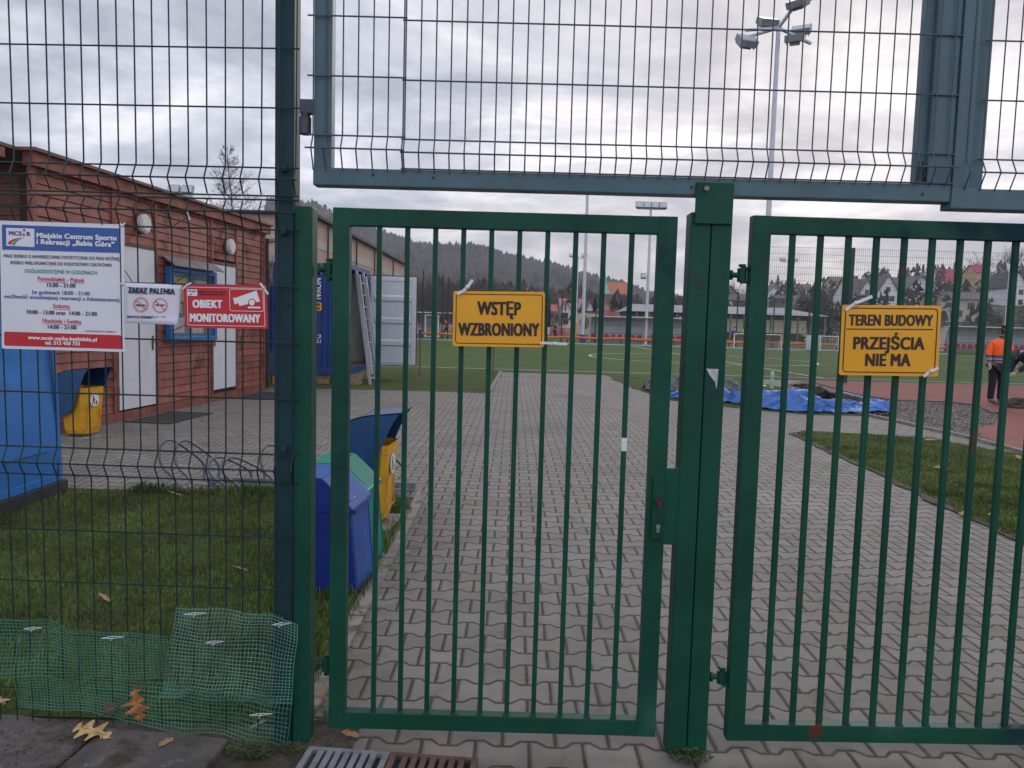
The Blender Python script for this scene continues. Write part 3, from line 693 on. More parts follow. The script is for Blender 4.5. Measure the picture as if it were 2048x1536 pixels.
# ================================================================== SIGNS
def plate_sign(name, label, cat, tl, tr, br, bl, Y, mat, r=5, th=.003):
    c = P((tl[0]+br[0])/2, br[1], Y); o = thing(name, label, cat, (c.x, Y, c.z))
    b = MB(); ppoly(b, rrect(tl, tr, br, bl, r), Y, th); b.build('plate', mat, o); return o
# WSTEP WZBRONIONY
Y = 2.722
s1 = plate_sign('warning_sign', 'yellow plate reading WSTĘP WZBRONIONY on the pedestrian gate', 'sign', (907, 582), (1090, 584), (1088, 695), (905, 692), Y, SIGNY)
b = MB(); pring(b, rrect((913, 588), (1085, 590), (1083, 689), (911, 686), 6), 1.6, Y-.0012); b.build('border', INK, s1)
lines(s1, INK, Y-.0014, ('WSTĘP', 954, 629.5, 1042, 631, 26.5, 0.055), ('WZBRONIONY', 916, 671, 1079, 672.5, 25.5, 0.055))
tie(s1, [(914, 588), (926, 582), (935, 574), (945, 560)], Y-.006, 6); tie(s1, [(1080, 686), (1095, 686), (1110, 687), (1134, 688)], Y-.006, 5)
# TEREN BUDOWY
Y = 2.727
s2 = plate_sign('warning_sign', 'yellow plate reading TEREN BUDOWY PRZEJŚCIA NIE MA on the wide gate', 'sign', (1685, 609.5), (1883, 611.5), (1876, 753), (1678, 750), Y, SIGNY)
b = MB(); pring(b, rrect((1692, 616), (1876, 618), (1869, 746), (1685.5, 743.5), 8), 2, Y-.0012)
pflat(b, [(1693, 657), (1867, 658), (1867, 660), (1693, 659)], Y-.0012); b.build('border', INK, s2)
lines(s2, INK, Y-.0014, ('TEREN BUDOWY', 1697, 651, 1866, 652, 22, 0.05), ('PRZEJŚCIA', 1706, 698.5, 1849, 699.5, 25, 0.055), ('NIE MA', 1730, 732, 1821, 732.5, 25, 0.055))
tie(s2, [(1691, 620), (1702, 612), (1712, 606), (1744, 593)], Y-.006, 6); tie(s2, [(1847, 753), (1857, 745), (1863, 742), (1876, 736)], Y-.006, 6)
# information board of the sports centre
Y = LF0.y+.01
Y = LP(120, 570).y-.008
s3 = plate_sign('information_board', 'large white board of opening hours with blue top and red bottom bands', 'sign', (-1, 441), (248, 449), (249, 704), (4, 697), Y, SIGNW, 3)
b = MB(); ppoly(b, [(3.5, 449), (240, 457), (241, 506), (4.5, 499)], Y-.0012, .001); b.build('blue_band', SIGNB, s3)
b = MB(); ppoly(b, rrect((8, 663), (242, 670.5), (243, 698), (8.5, 691), 3), Y-.0012, .001); b.build('red_band', SIGNR, s3)
lg = MB(); ppoly(lg, rrect((12, 455.5), (68.5, 457.5), (69, 494), (12.5, 491.5), 2), Y-.002, .0007); emb = lg.build('emblem', SIGNW, s3)
lines(emb, INKB, Y-.0026, ('MCS', 17.5, 470.5, 44, 471.5, 8.5, 0.080), ('R', 53, 472, 61, 472.3, 8.5, 0.080))
b = MB(); txt(b, 'ı', 46.2, 472.5, 49.5, 472.6, 9, Y-.0026, .05); pflat(b, circ(48.3, 460.3, 2.6, 10), Y-.0026)
pflat(b, [(44, 475), (38, 475.5), (27, 478), (19, 482), (15, 487), (22, 490), (24, 484), (31, 480), (40, 477)], Y-.0026); b.build('red_swoosh', INKR, emb)
b = MB(); pflat(b, [(47, 474.5), (41, 477.5), (30, 481), (25.5, 485), (24, 489), (29.5, 491), (31, 486), (36, 481.5), (43, 477.5)], Y-.0026); b.build('green_swoosh', INKG, emb)
lines(s3, INKW, Y-.0026, ('Miejskie Centrum Sportu', 73, 475.5, 233, 481, 10, 0.080), ('i Rekreacji „Babia Góra”', 73, 488, 229, 494, 10, 0.080), ('www.mcsir.sucha-beskidzka.pl', 56, 678.5, 194, 683, 7.5, 0.075), ('tel. 512 450 733', 90, 689, 160, 691, 7.5, 0.075))
lines(s3, INKD, Y-.0012, ('MAŁE BOISKO Z NAWIERZCHNIĄ SYNTETYCZNĄ DO PIŁKI NOŻNEJ', 7.5, 514.5, 238, 521, 6.2, 0.03), ('BOISKO WIELOFUNKCYJNE DO KOSZYKÓWKI I SIATKÓWKI', 21, 528, 223, 533.5, 6.2, 0.03), ('15:00 - 21:00', 94, 574, 151, 575.5, 8, 0.050), ('10:00 - 13:00 oraz  14:00 - 21:00', 53.5, 627.5, 194, 632, 8, 0.050), ('14:00 - 21:00', 95.5, 657.5, 153, 659, 8, 0.050))
lines(s3, INKG, Y-.0012, ('OGÓLNODOSTĘPNE W GODZINACH:', 49, 545.5, 195, 549.5, 7.5, 0.03))
lines(s3, INKR, Y-.0012, ('Poniedziałek - Piątek', 75.5, 561, 169, 564.5, 8, 0.03), ('Sobota:', 106, 615.5, 140.5, 616.5, 8, 0.03), ('Niedziela i święta', 85, 645, 162.5, 647.5, 8, 0.03), ('ADMINISTRATOR OBIEKTU', 170, 663.5, 232, 665.5, 3.2, 0.03))
b = MB(); pflat(b, [(75.5, 563), (134, 565), (134, 566), (75.5, 564)], Y-.0012); pflat(b, [(140, 565.2), (169, 566), (169, 567), (140, 566.2)], Y-.0012); pflat(b, [(106, 617.5), (140, 618.7), (140, 619.7), (106, 618.5)], Y-.0012); pflat(b, [(85, 647), (162.5, 649.5), (162.5, 650.5), (85, 648)], Y-.0012); b.build('underline', INKR, s3)
lines(s3, INKB, Y-.0012, ('(w godzinach 18:00 - 21:00', 64, 587.5, 179.5, 591, 7.5, 0.035), ('możliwość wcześniejszej rezerwacji u Administratora)', 8.5, 596, 239, 603.5, 7.5, 0.035))
for q in ([(240, 447), (244, 451), (250, 446)], [(238, 569), (243, 568), (249, 567)], [(242, 700), (247, 703), (252, 700)]): tie(s3, q, Y-.004, 3)
# no smoking notice
Y = LP(300, 600).y-.006
s4 = thing('no_smoking_notice', 'small white notice reading ZAKAZ PALENIA with two crossed cigarettes', 'sign', (P(305, 648, Y).x, Y, P(305, 648, Y).z))
b = MB(); NX, NY = 12, 8; vs = []
for j in range(NY+1):
    for i in range(NX+1):
        u, v = i/NX, j/NY; x = 250+(363-250)*u+(3*v if u < .5 else -5*v); y = 565+5*u+(81-1*u)*v
        q = P(x, y, Y); curl = .012*max(0, u-.8)/.2*v*v+.006*max(0, v-.85)/.15
        vs.append(q-Vector((0, curl-.002*math.sin(u*7), 0)))
b.add(vs, [(j*(NX+1)+i, j*(NX+1)+i+1, (j+1)*(NX+1)+i+1, (j+1)*(NX+1)+i) for j in range(NY) for i in range(NX)])
sht = b.build('sheet', M('paper_white', (.64, .63, .74), .5, .03), s4, smooth=True)
md = sht.modifiers.new('thickness', 'SOLIDIFY'); md.thickness = .0012; md.offset = 1
Y -= .0035
lines(s4, INKD, Y, ('ZAKAZ', 255.5, 586, 294.5, 587.5, 12, .09), ('PALENIA', 299, 588, 350, 589.5, 12, .09), ('DOTYCZY RÓWNIEŻ E-PAPIEROSÓW', 254, 636, 346, 638.5, 5, .08))
for cx_ in (281, 320): b = MB(); pflat(b, [(cx_-9, 608.5), (cx_+9, 609), (cx_+9, 612), (cx_-9, 611.5)], Y-.0003); b.build('cigarette', INKD, s4)
b = MB()
for cx_, cy_ in ((281, 609), (320, 611)):
    pring(b, circ(cx_, cy_, 13.5, 28), 2, Y-.0006); a = math.sqrt(.5)*13.5
    pflat(b, [(cx_-a-.5, cy_-a+.8), (cx_-a+.9, cy_-a-.6), (cx_+a+.5, cy_+a-.8), (cx_+a-.9, cy_+a+.6)], Y-.0006)
b.build('prohibition_ring', INKO, s4)
tie(s4, [(249, 541), (258, 553), (264, 563)], Y-.003, 1.6, BLACKP); tie(s4, [(344, 570), (352, 564), (372, 551), (384, 543)], Y-.003, 1.6, BLACKP)
# monitored site sign
Y = LP(450, 610).y-.012
s5 = plate_sign('surveillance_sign', 'red plate reading OBIEKT MONITOROWANY with a white camera picture', 'sign', (366, 568.5), (533, 571), (536, 658), (370, 655.5), Y, SIGNR, 2)
b = MB(); pring(b, rrect((374, 574), (528, 577), (530, 653), (376, 650), 2), 1, Y-.0012); pring(b, rrect((459, 578), (526, 579), (527, 623), (460, 621.5), 4), 1, Y-.0012); b.build('border', INKW, s5)
lines(s5, INKW, Y-.0013, ('OBIEKT', 385, 615.5, 445, 616.5, 16, 0.075), ('MONITOROWANY', 379.5, 643.5, 521, 645.5, 16.5, 0.070))
lines(s5, INK, Y-.0013, ('Miejskie Centrum Sportu', 397, 584.8, 453, 585.3, 3.6, 0.060), ('i Rekreacji „Babia Góra”', 397, 590, 451, 590.5, 3.6, 0.060))
b = MB(); pflat(b, rrect((375, 578.5), (394, 579), (394.5, 592), (375.5, 591.5), 1), Y-.0013); em = b.build('emblem', INKW, s5)
lines(em, INKB, Y-.0018, ('MCSiR', 377, 584, 392, 584.3, 3.4, 0.070))
b = MB(); pflat(b, [(378, 590), (381, 587.5), (389, 585.8), (384, 588), (382, 590.5)], Y-.0018); b.build('red_swoosh', INKR, em)
b = MB(); pflat(b, [(466, 595), (470, 596), (513, 581), (520, 603), (479, 612), (476, 606), (469, 609)], Y-.0013); pflat(b, [(496, 613), (521, 613.5), (521, 617), (496, 616.5)], Y-.0013); b.build('camera_picture', INKW, s5)
b = MB(); pring(b, circ(504, 605, 7, 20), 1.8, Y-.0017); b.build('camera_picture_joint', SIGNR, s5)
b = MB(); pflat(b, circ(504, 606, 5.2, 16), Y-.0019); b.build('camera_picture_knob', INKW, s5)
tie(s5, [(366, 578), (374, 570), (382, 566)], Y-.004, 3); tie(s5, [(520, 566), (527, 575), (536, 588)], Y-.004, 4); tie(s5, [(370, 650), (360, 655), (344, 662)], Y-.004, 1.5, BLACKP)
t = thing('loose_cable_tie', 'loose white cable tie end above the white notice on the mesh fence', 'cable tie', tuple(LP(376, 432)))
tie(t, [(373, 420), (375, 430), (379, 440)], LP(376, 432).y-.008, 4); tie(t, [(347, 452), (355, 446), (372, 437)], LP(360, 440).y-.006, 2, BLACKP)
# ================================================================== GREEN NETTING, LEAVES, DRAIN
def netting(label, top, bot, cols, rows, tie_pts, seed, wob=1.6, mat=None, frays=True):
    """a warped grid of plastic strands; top / bot are its upper and lower edges"""
    o = thing('plastic_netting', label, 'netting', tuple(LP(bot[0][0], bot[0][1]))); b = MB(); rnd = random.Random(seed)
    def along(pl, t):
        L = [0]
        for a, c in zip(pl[:-1], pl[1:]): L.append(L[-1]+math.hypot(c[0]-a[0], c[1]-a[1]))
        s_ = t*L[-1]
        for i in range(len(pl)-1):
            if s_ <= L[i+1] or i == len(pl)-2:
                q = (s_-L[i])/(L[i+1]-L[i]); return (pl[i][0]+(pl[i+1][0]-pl[i][0])*q, pl[i][1]+(pl[i+1][1]-pl[i][1])*q)
    def pt(u, v):
        a = along(top, u); c = along(bot, u); x = a[0]+(c[0]-a[0])*v; y = a[1]+(c[1]-a[1])*v
        n = Vector((x*.016, y*.016, seed)); x += noise.noise(n)*wob*2; y += noise.noise(n+Vector((9, 3, 1)))*wob*3
        d = .006+.016*(noise.noise(Vector((x*.011, y*.013, seed+5)))+.5)
        return LP(x, y, max(.004, d))
    ns = 46
    for j in range(rows+1):
        u0 = rnd.uniform(0, .01); u1 = 1-rnd.uniform(0, .01)
        b.tube([pt(u0+(u1-u0)*i/ns, j/rows) for i in range(ns+1)], .0014, 4)
    for i in range(cols+1):
        v0 = -rnd.uniform(0, .035) if frays else 0; v1 = 1+(rnd.uniform(0, .03) if frays else 0)
        b.tube([pt(i/cols, v0+(v1-v0)*j/18) for j in range(19)], .0014, 4)
    b.build('net', mat or NETM, o)
    for a, c, yy in tie_pts:
        t = MB(); q0 = LP(a, yy, .03); q1 = LP(c, yy-3, .03); m_ = (q0+q1)/2
        t.tube([q0, m_+Vector((0, -.004, .006)), q1, m_+Vector((0, -.002, -.003)), q0], .0013, 6)
        t.bar(m_, m_+Vector((-.008, -.004, -.012)), .002, .0015); t.sphere(m_+Vector((0, -.002, -.002)), .0026, 8, 6); t.build('cable_tie', WHITEP, o)
    return o
netting('left piece of green plastic netting tied along the mesh fence', [(-60, 1238), (0, 1237), (108, 1238), (150, 1258), (230, 1264), (338, 1270)], [(-60, 1350), (0, 1349), (110, 1347), (230, 1349), (345, 1352)], 54, 15, [(58, 94, 1252), (212, 256, 1270)], 3)
netting('raised right piece of green plastic netting wrapping the dark fence post', [(358, 1212), (430, 1216), (500, 1222), (550, 1228), (597, 1246)], [(325, 1388), (400, 1392), (470, 1400), (530, 1404), (586, 1400)], 37, 24, [(374, 420, 1223), (418, 454, 1279), (550, 586, 1243)], 8, 2.0, NETP)
netting('lower strip of green plastic netting sagging onto the concrete slab', [(30, 1352), (90, 1349), (180, 1353), (300, 1362), (420, 1378), (586, 1392)], [(40, 1412), (150, 1416), (240, 1432), (330, 1458), (450, 1464), (574, 1502)], 76, 11, [(-2, 30, 1394), (505, 550, 1422)], 12)
def leafmesh(outline, Y_or_ground, thick, mat):
    b = MB(); n = len(outline); c = sum((Vector(p) for p in outline), Vector((0, 0, 0)))/n
    return b
def oak_leaf(name_mat, length, label, loc, rot, lobes, group=None, curl=.12):
    """lobed leaf in its own plane (x along the midrib), slightly cupped, with midrib and stem"""
    o = thing('oak_leaf', label, 'leaf', loc, 0, group); o.rotation_euler = rot; b = MB(); up = []; L = length
    ts = np.linspace(0, 1, 41)
    for t in ts:
        env = .30*math.sin(math.pi*min(1, t*.93+.05))**.75*(1.18-.34*t); wv = .5+.5*math.cos(2*math.pi*(t*lobes-.25)); spike = wv**1.6
        up.append((t+.06*spike*env*2, env*(.30+.95*spike)))
    rows = []
    for (x, wdt), t in zip(up, ts):
        r = []
        for s_ in (-1, -.5, 0, .5, 1):
            if s_ > 0: t2 = min(1, t+.085); e2 = .30*math.sin(math.pi*min(1, t2*.93+.05))**.75; wdt = .86*e2*(.30+.95*(.5+.5*math.cos(2*math.pi*(t2*(lobes-.4)-.25)))**1.5)
            xx = t+(x-t)*abs(s_); yy = s_*wdt*(1+.18*math.sin(9*t+2*s_)); zz_ = curl*(abs(s_)**1.5)*wdt+.06*math.sin(5*t)*.6+.02*math.sin(17*t+3*s_)
            r.append((xx*L, yy*L, zz_*L))
        rows.append(r)
    vs = [p for r in rows for p in r]; fs = [(i*5+k, i*5+k+1, (i+1)*5+k+1, (i+1)*5+k) for i in range(len(ts)-1) for k in range(4)]
    b.add(vs, fs); bl = b.build('blade', name_mat, o, world=False, smooth=True, fixn=False)
    md = bl.modifiers.new('thickness', 'SOLIDIFY'); md.thickness = .0006
    b = MB(); b.tube([(-.18*L, .02*L, .02*L), (0, 0, .004*L)]+[(t*L, 0, .06*math.sin(5*t)*.6*L+.002) for t in np.linspace(.1, .95, 8)], [.0012]*3+[.0009]*7, 5); b.build('midrib', VEIN, o, world=False)
    return o
q = LP(278, 1372, .028); oak_leaf(DRYLEAF, .130, 'brown curled oak leaf stuck upright in the green netting', tuple(q), (R_(90), R_(80), R_(8)), 4.0, curl=.35)
q = G(150, 1456, .045); oak_leaf(PALELEAF, .168, 'large pale tan oak leaf lying flat on the concrete slab', (q.x, q.y, .047), (R_(6), R_(3), R_(-14)), 4.0)
q = LP(2, 1386, .03); oak_leaf(M('orange_oak_leaf', (.42, .16, .03), .6, .25, 30), .07, 'small orange oak leaf at the left end of the netting', (q.x-.03, q.y, q.z), (R_(80), R_(20), 0), 3.5)
pc = MB(); q = LP(226, 1412, .02); pc.sphere((0, 0, 0), .016, 10, 8, sq=(1.1, 1, .85))
for i in range(60):
    t = math.acos(1-2*(i+.5)/60); a = i*2.4; d = Vector((math.sin(t)*math.cos(a), math.sin(t)*math.sin(a), math.cos(t))); pc.bar(d*.012, d*.0215+Vector((0, 0, .003)), .007, .003)
o = pc.build('pine_cone', M('weathered_cone', (.14, .125, .12), .9, .3, 60), None); o.location = q; tag(o, 'small grey pine cone caught behind the green netting', 'pine cone')
DL = M('small_dry_leaf', (.32, .20, .10), .7, .35, 20); small = None
for (x, y) in ((205, 1205), (285, 1207), (476, 1147), (350, 996), (415, 992), (560, 1005), (1882, 942), (1890, 945), (1900, 975), (1925, 1035), (1860, 885), (2036, 920), (1985, 1036), (648, 1392), (690, 1330), (700, 1480), (520, 1462), (330, 1500)):
    g = G(x, y, LZ)
    if small is None:
        b = MB(); o_ = [(-.03, 0), (-.012, .014), (.005, .011), (.018, .017), (.036, .002), (.017, -.014), (.003, -.009), (-.014, -.013)]
        b.add([(p[0], p[1], .012+.2*abs(p[1])) for p in o_], [tuple(range(8))])
        small = b.build('dry_leaf', DL, None); small.location = (g.x, g.y, LZ+.012); md = small.modifiers.new('thickness', 'SOLIDIFY'); md.thickness = .0008; lf = small
    else: lf = small.copy(); COL.objects.link(lf); lf.location = (g.x, g.y, LZ+.014)
    s_ = (.75 if g.y < 3.2 else 1)+min(1.4, g.y/7); lf.scale = (s_, s_, s_); lf.rotation_euler = (random.uniform(-.4, .4), random.uniform(-.4, .4), random.uniform(0, 6.28))
    tag(lf, 'small dry fallen leaf lying loose on the ground', 'leaf', 'fallen leaves on the ground')
# drain channel across the gateway
def grate(label, s0, s1, mat):
    """s0..s1: stretch along the channel, whose far edge starts at GA and runs along GD"""
    o = thing('drain_grate', label, 'drain', (GA.x+GD.x*s0, GA.y+GD.y*s0, 0), math.atan2(GD.y, GD.x), group='drain grates across the gateway'); L = s1-s0; y0, y1 = -.155, 0
    b = MB(); b.bx(0, L, y0, y0+.016, .002, .022); b.bx(0, L, y1-.016, y1, .002, .022); b.bx(0, .022, y0+.016, y1-.016, .002, .022); b.bx(L-.022, L, y0+.016, y1-.016, .002, .022)
    n = int((L-.04)/.0365)
    for i in range(n): xx = .022+(L-.044)*(i+1)/(n+1); b.bx(xx-.0105, xx+.0105, y0+.017, y1-.017, .003, .021)
    b.build('grating', mat, o, bevel=.0015, world=False); b = MB(); b.bx(.004, L-.004, y0+.004, y1-.004, .0005, .0018); b.build('channel_dark', BLACKP, o, world=False)  # flat black plate stands in for the shaded channel below the bars
GA = G(618, 1503); GD = G(1050, 1534)-GA; GD.normalize()
grate('galvanised slotted drain grate at the foot of the green gate post', 0, .30, M('galvanised_grate', (.21, .22, .235), .6, .3, 14, .2, 60, metal=.3))
grate('rusty brown drain grate beside the galvanised one', .305, .62, RUSTY)
CRUMB = M('soil_crumb', (.060, .047, .034), .95, .3, 9, island=.4)
b = MB()
for i in range(900):
    x = random.uniform(-1.9, -.55); y = random.choice((random.gauss(2.72, .05), random.gauss(2.55, .10))); z = .032 if (x < -1.04 and y < 2.72) else .004; r = random.uniform(.0015, .006); a = random.random()*6
    b.add([(x+r*math.cos(a+k_*2.09), y+r*math.sin(a+k_*2.09), z) for k_ in range(3)]+[(x, y, z+r*.9)], [(0, 1, 3), (1, 2, 3), (2, 0, 3)])
tag(b.build('soil_crumbs', CRUMB, None, fixn=False), 'loose soil crumbs and grit on and around the concrete slab', 'grit', kind='stuff')
# weeds at the foot of the posts
LEAFG = M('weed_leaf', (.035, .065, .018), .6, .4, 20, island=.4)
def weed(label, c, n, rad, h, sz):
    o = thing('weed', label, 'weed', c); b = MB()
    for i in range(n):
        a = random.uniform(0, 6.28); r = rad*random.random()**.6; z = h*random.random()*(1-.6*r/rad); p = Vector((r*math.cos(a), r*math.sin(a)*.6, z+.006))
        d = Vector((math.cos(a), math.sin(a), random.uniform(-.2, .7))).normalized()*sz*random.uniform(.5, 1.2); s_ = d.cross(Vector((random.uniform(-.4, .4), random.uniform(-.4, .4), 1))).normalized()*sz*.3
        b.add([p, p+d*.5+s_, p+d, p+d*.5-s_], [(0, 1, 2, 3)])
    b.build('leaves', LEAFG, o, world=False, fixn=False)
    b = MB()
    for i in range(7):
        a = random.uniform(0, 6.28); b.tube([(0, 0, -.004), (rad*.3*math.cos(a), rad*.2*math.sin(a), h*.4), (rad*.7*math.cos(a), rad*.4*math.sin(a), h*.7)], .0012, 4)
    b.build('stem', BLADE, o, world=False); return o
g = G(500, 1512); weed('low leafy weed at the corner of the concrete slab', (g.x, g.y, .004), 170, .075, .05, .020)
g = G(590, 1500); weed('small weed between the green gate post and the drain grate', (g.x, g.y-.02, .004), 70, .05, .03, .014)
g = G(1378, 1522); weed('leafy weed at the foot of the double gate post', (g.x, g.y, .004), 200, .075, .035, .018)
g = G(650, 1440); weed('weed tuft beside the lower hinge of the pedestrian gate', (g.x, g.y, .004), 80, .05, .06, .018)

# ================================================================== BINS AND RACK BEHIND THE GATE
def litter_bin(label, loc, rz):
    """front (opening and sticker) looks along local +x"""
    o = thing('litter_bin', label, 'litter bin', loc, rz, 'yellow litter bins with blue hoods')
    b = MB(); zs = [(.05, .135, .15, .01), (.10, .145, .165, .0), (.55, .175, .195, 0), (.62, .18, .20, 0)]; ring = []
    for z, dx, dy, _ in zs:
        c = .04; ring.append([Vector((x, y, z)) for x, y in ((-dx+c, -dy), (dx-c, -dy), (dx, -dy+c), (dx, dy-c), (dx-c, dy), (-dx+c, dy), (-dx, dy-c), (-dx, -dy+c))])
    for a, c in zip(ring[:-1], ring[1:]):
        n = len(b.v); b.add(a+c, [(i, (i+1) % 8, 8+(i+1) % 8, 8+i) for i in range(8)])
    b.add(ring[0], [tuple(range(8))[::-1]]); b.add([p-Vector((0, 0, .07)) for p in ring[-1]], [tuple(range(8))])
    body = b.build('body', BINY, o, world=False, bevel=0)
    b = MB(); b.bx(.1645, .168, -.10, .10, .13, .145); b.bx(.165, .1685, -.115, -.100, .13, .36); b.bx(.165, .1685, .10, .115, .13, .36); b.build('moulded_panel', BINY, body, world=False)
    b = MB(); b.disc((.1765, 0, .46), .078, (1, 0, -.06), .003, 28); st = b.build('sticker', WHITEP, body, world=False)
    b = MB(); X = .1802
    b.disc((X, -.022, .505), .012, (1, 0, 0), .0006, 12)
    for pl in ([(-.034, .492), (-.012, .490), (-.010, .450), (-.036, .450)], [(-.034, .452), (-.022, .452), (-.032, .405), (-.044, .405)], [(-.022, .452), (-.010, .452), (.000, .405), (-.011, .405)], [(-.012, .488), (.016, .462), (.012, .455), (-.014, .474)], [(.014, .450), (.042, .450), (.038, .405), (.018, .405)]):
        b.add([(X, y, z) for y, z in pl], [tuple(range(len(pl)))])
    b.build('litter_figure', INK, st, world=False)
    # hood: a shell over back and top with two cheeks
    key = [(-.170, .26), (-.205, .38), (-.228, .48), (-.234, .56), (-.224, .645), (-.190, .72), (-.130, .780), (-.05, .822), (.05, .846), (.16, .858), (.275, .872)]; prof = []
    for i in range(len(key)-1):
        p0, p1, p2, p3 = [Vector(key[max(0, min(len(key)-1, i+q))]) for q in (-1, 0, 1, 2)]
        for s_ in range(3):
            t = s_/3; q = .5*((2*p1)+(p2-p0)*t+(2*p0-5*p1+4*p2-p3)*t*t+(3*p1-p0-3*p2+p3)*t**3); prof.append((q.x, q.y))
    prof.append(key[-1])
    W = .228; b = MB(); T = .008
    inner = []
    for i, (x, z) in enumerate(prof):
        a = Vector(prof[max(i-1, 0)]); c = Vector(prof[min(i+1, len(prof)-1)]); d = (c-a).normalized(); inner.append((x+d.y*T, z-d.x*T))
    n = len(prof); vs = [(x, -W, z) for x, z in prof]+[(x, W, z) for x, z in prof]+[(x, -W, z) for x, z in inner]+[(x, W, z) for x, z in inner]; fs = []
    for i in range(n-1): fs += [(i, i+1, n+i+1, n+i), (2*n+i, 3*n+i, 3*n+i+1, 2*n+i+1), (i, 2*n+i, 2*n+i+1, i+1), (n+i, n+i+1, 3*n+i+1, 3*n+i)]
    fs += [(0, n, 3*n, 2*n), (n-1, 3*n-1, 4*n-1, 2*n-1)]
    b.add(vs, fs)
    cheek = prof+[(.212, .775), (.165, .67), (.130, .57), (.104, .48), (.078, .40), (.02, .33), (-.07, .275)]
    for s_ in (-1, 1):
        b.prism([Vector((x, s_*W, z)) for x, z in cheek], [Vector((x, s_*(W-.012), z)) for x, z in cheek])
    hd_ = b.build('hood', HOODB, o, world=False); hd_.data.shade_smooth() if hasattr(hd_.data, 'shade_smooth') else None; hd_.data.set_sharp_from_angle(angle=R_(38))
    b = MB(); b.bx(-.15, .16, -.17, .17, .5485, .5505); b.build('dark_inside', BLACKP, o, world=False)  # black sheet across the body gives the bin its dark inside
    b = MB(); b.bx(-.21, .21, -.23, .23, -.03, .012); b.bx(-.05, .05, -.06, .06, .012, .052); b.build('base_slab', KERB, o, world=False, bevel=.004)
    return o
bin0 = litter_bin('yellow litter bin with a blue hood right behind the teal recycling bin', (-1.065, 5.78, .03), R_(-4))
def place_bin(label, loc, rz):
    c = copy_tree(bin0); c.location = loc; c.rotation_euler = (0, 0, rz); c['label'] = label; return c
g = G(152, 880); place_bin('yellow litter bin with a blue hood between the blue box and the cabin wall', (g.x-.02, g.y+.18, .02), R_(-10))
g = G(560, 778); place_bin('litter bin half hidden behind the fence post at the far cabin corner', (g.x-.02, g.y+.2, .02), R_(-20))

def recycling_bin(label, loc, front_mat, side_mat, depth):
    """single-slope bin: leaning front (towards +x) and a sloped lid rising to the back"""
    o = thing('recycling_bin', label, 'recycling bin', loc, 0, 'slant-lidded recycling bins'); dk = 'indigo' in label
    body = [(-.185, -.03), (.185, -.03), (.140, .47), (-.185, .47)]; b = MB()
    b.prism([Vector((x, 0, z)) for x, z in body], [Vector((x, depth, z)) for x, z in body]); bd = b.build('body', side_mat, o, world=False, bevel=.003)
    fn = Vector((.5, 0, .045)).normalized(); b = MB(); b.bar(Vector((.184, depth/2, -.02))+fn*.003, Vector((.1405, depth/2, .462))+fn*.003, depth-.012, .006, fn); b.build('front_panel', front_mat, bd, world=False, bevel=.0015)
    for y in (.022, depth-.022):
        b = MB(); b.bar(Vector((.186, y, -.02))+fn*.007, Vector((.141, y, .455))+fn*.007, .012, .006, fn); b.build('edge_strip', front_mat, bd, world=False)
    b = MB(); lid = [(-.20, .473), (.158, .473), (.158, .497), (-.02, .662), (-.20, .662)]
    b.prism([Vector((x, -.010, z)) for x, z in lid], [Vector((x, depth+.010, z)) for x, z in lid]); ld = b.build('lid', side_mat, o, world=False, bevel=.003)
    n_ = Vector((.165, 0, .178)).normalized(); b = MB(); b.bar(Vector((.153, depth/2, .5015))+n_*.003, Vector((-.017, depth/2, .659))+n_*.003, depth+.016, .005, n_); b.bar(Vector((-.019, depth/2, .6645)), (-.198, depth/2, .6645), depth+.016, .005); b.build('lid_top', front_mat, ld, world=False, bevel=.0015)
    b = MB(); b.bx(.1585, .164, 0, depth, .476, .494); b.build('lid_lip', front_mat, ld, world=False)
    a = Vector((.128, 0, .5248)); c = Vector((.01, 0, .6342)); b = MB(); gm_ = M('indigo_groove', (.02, .035, .13), .6, .1) if dk else M('teal_groove', (.012, .15, .11), .6, .1)
    for p, q in ((a+Vector((0, .05, 0)), c+Vector((0, .05, 0))), (a+Vector((0, .05, 0)), a+Vector((0, depth-.05, 0)))): b.bar(p+n_*.0062, q+n_*.0062, .007, .003, n_)
    b.build('lid_groove', gm_, ld, world=False)
    b = MB(); b.bx(.164, .176, -.006, .02, .468, .492); b.build('catch', BLACKP, o, world=False)
    return o
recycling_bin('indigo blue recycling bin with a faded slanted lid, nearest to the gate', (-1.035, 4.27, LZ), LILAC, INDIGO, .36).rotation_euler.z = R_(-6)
recycling_bin('teal green recycling bin behind the indigo one', (-1.04, 4.72, LZ), M('pale_teal_steel', (.020, .20, .145), .6, .12, 5, spec=.15, dirt=((.03, .2, .15), .66, 4, .08)), TEALB, .37).rotation_euler.z = R_(-3)

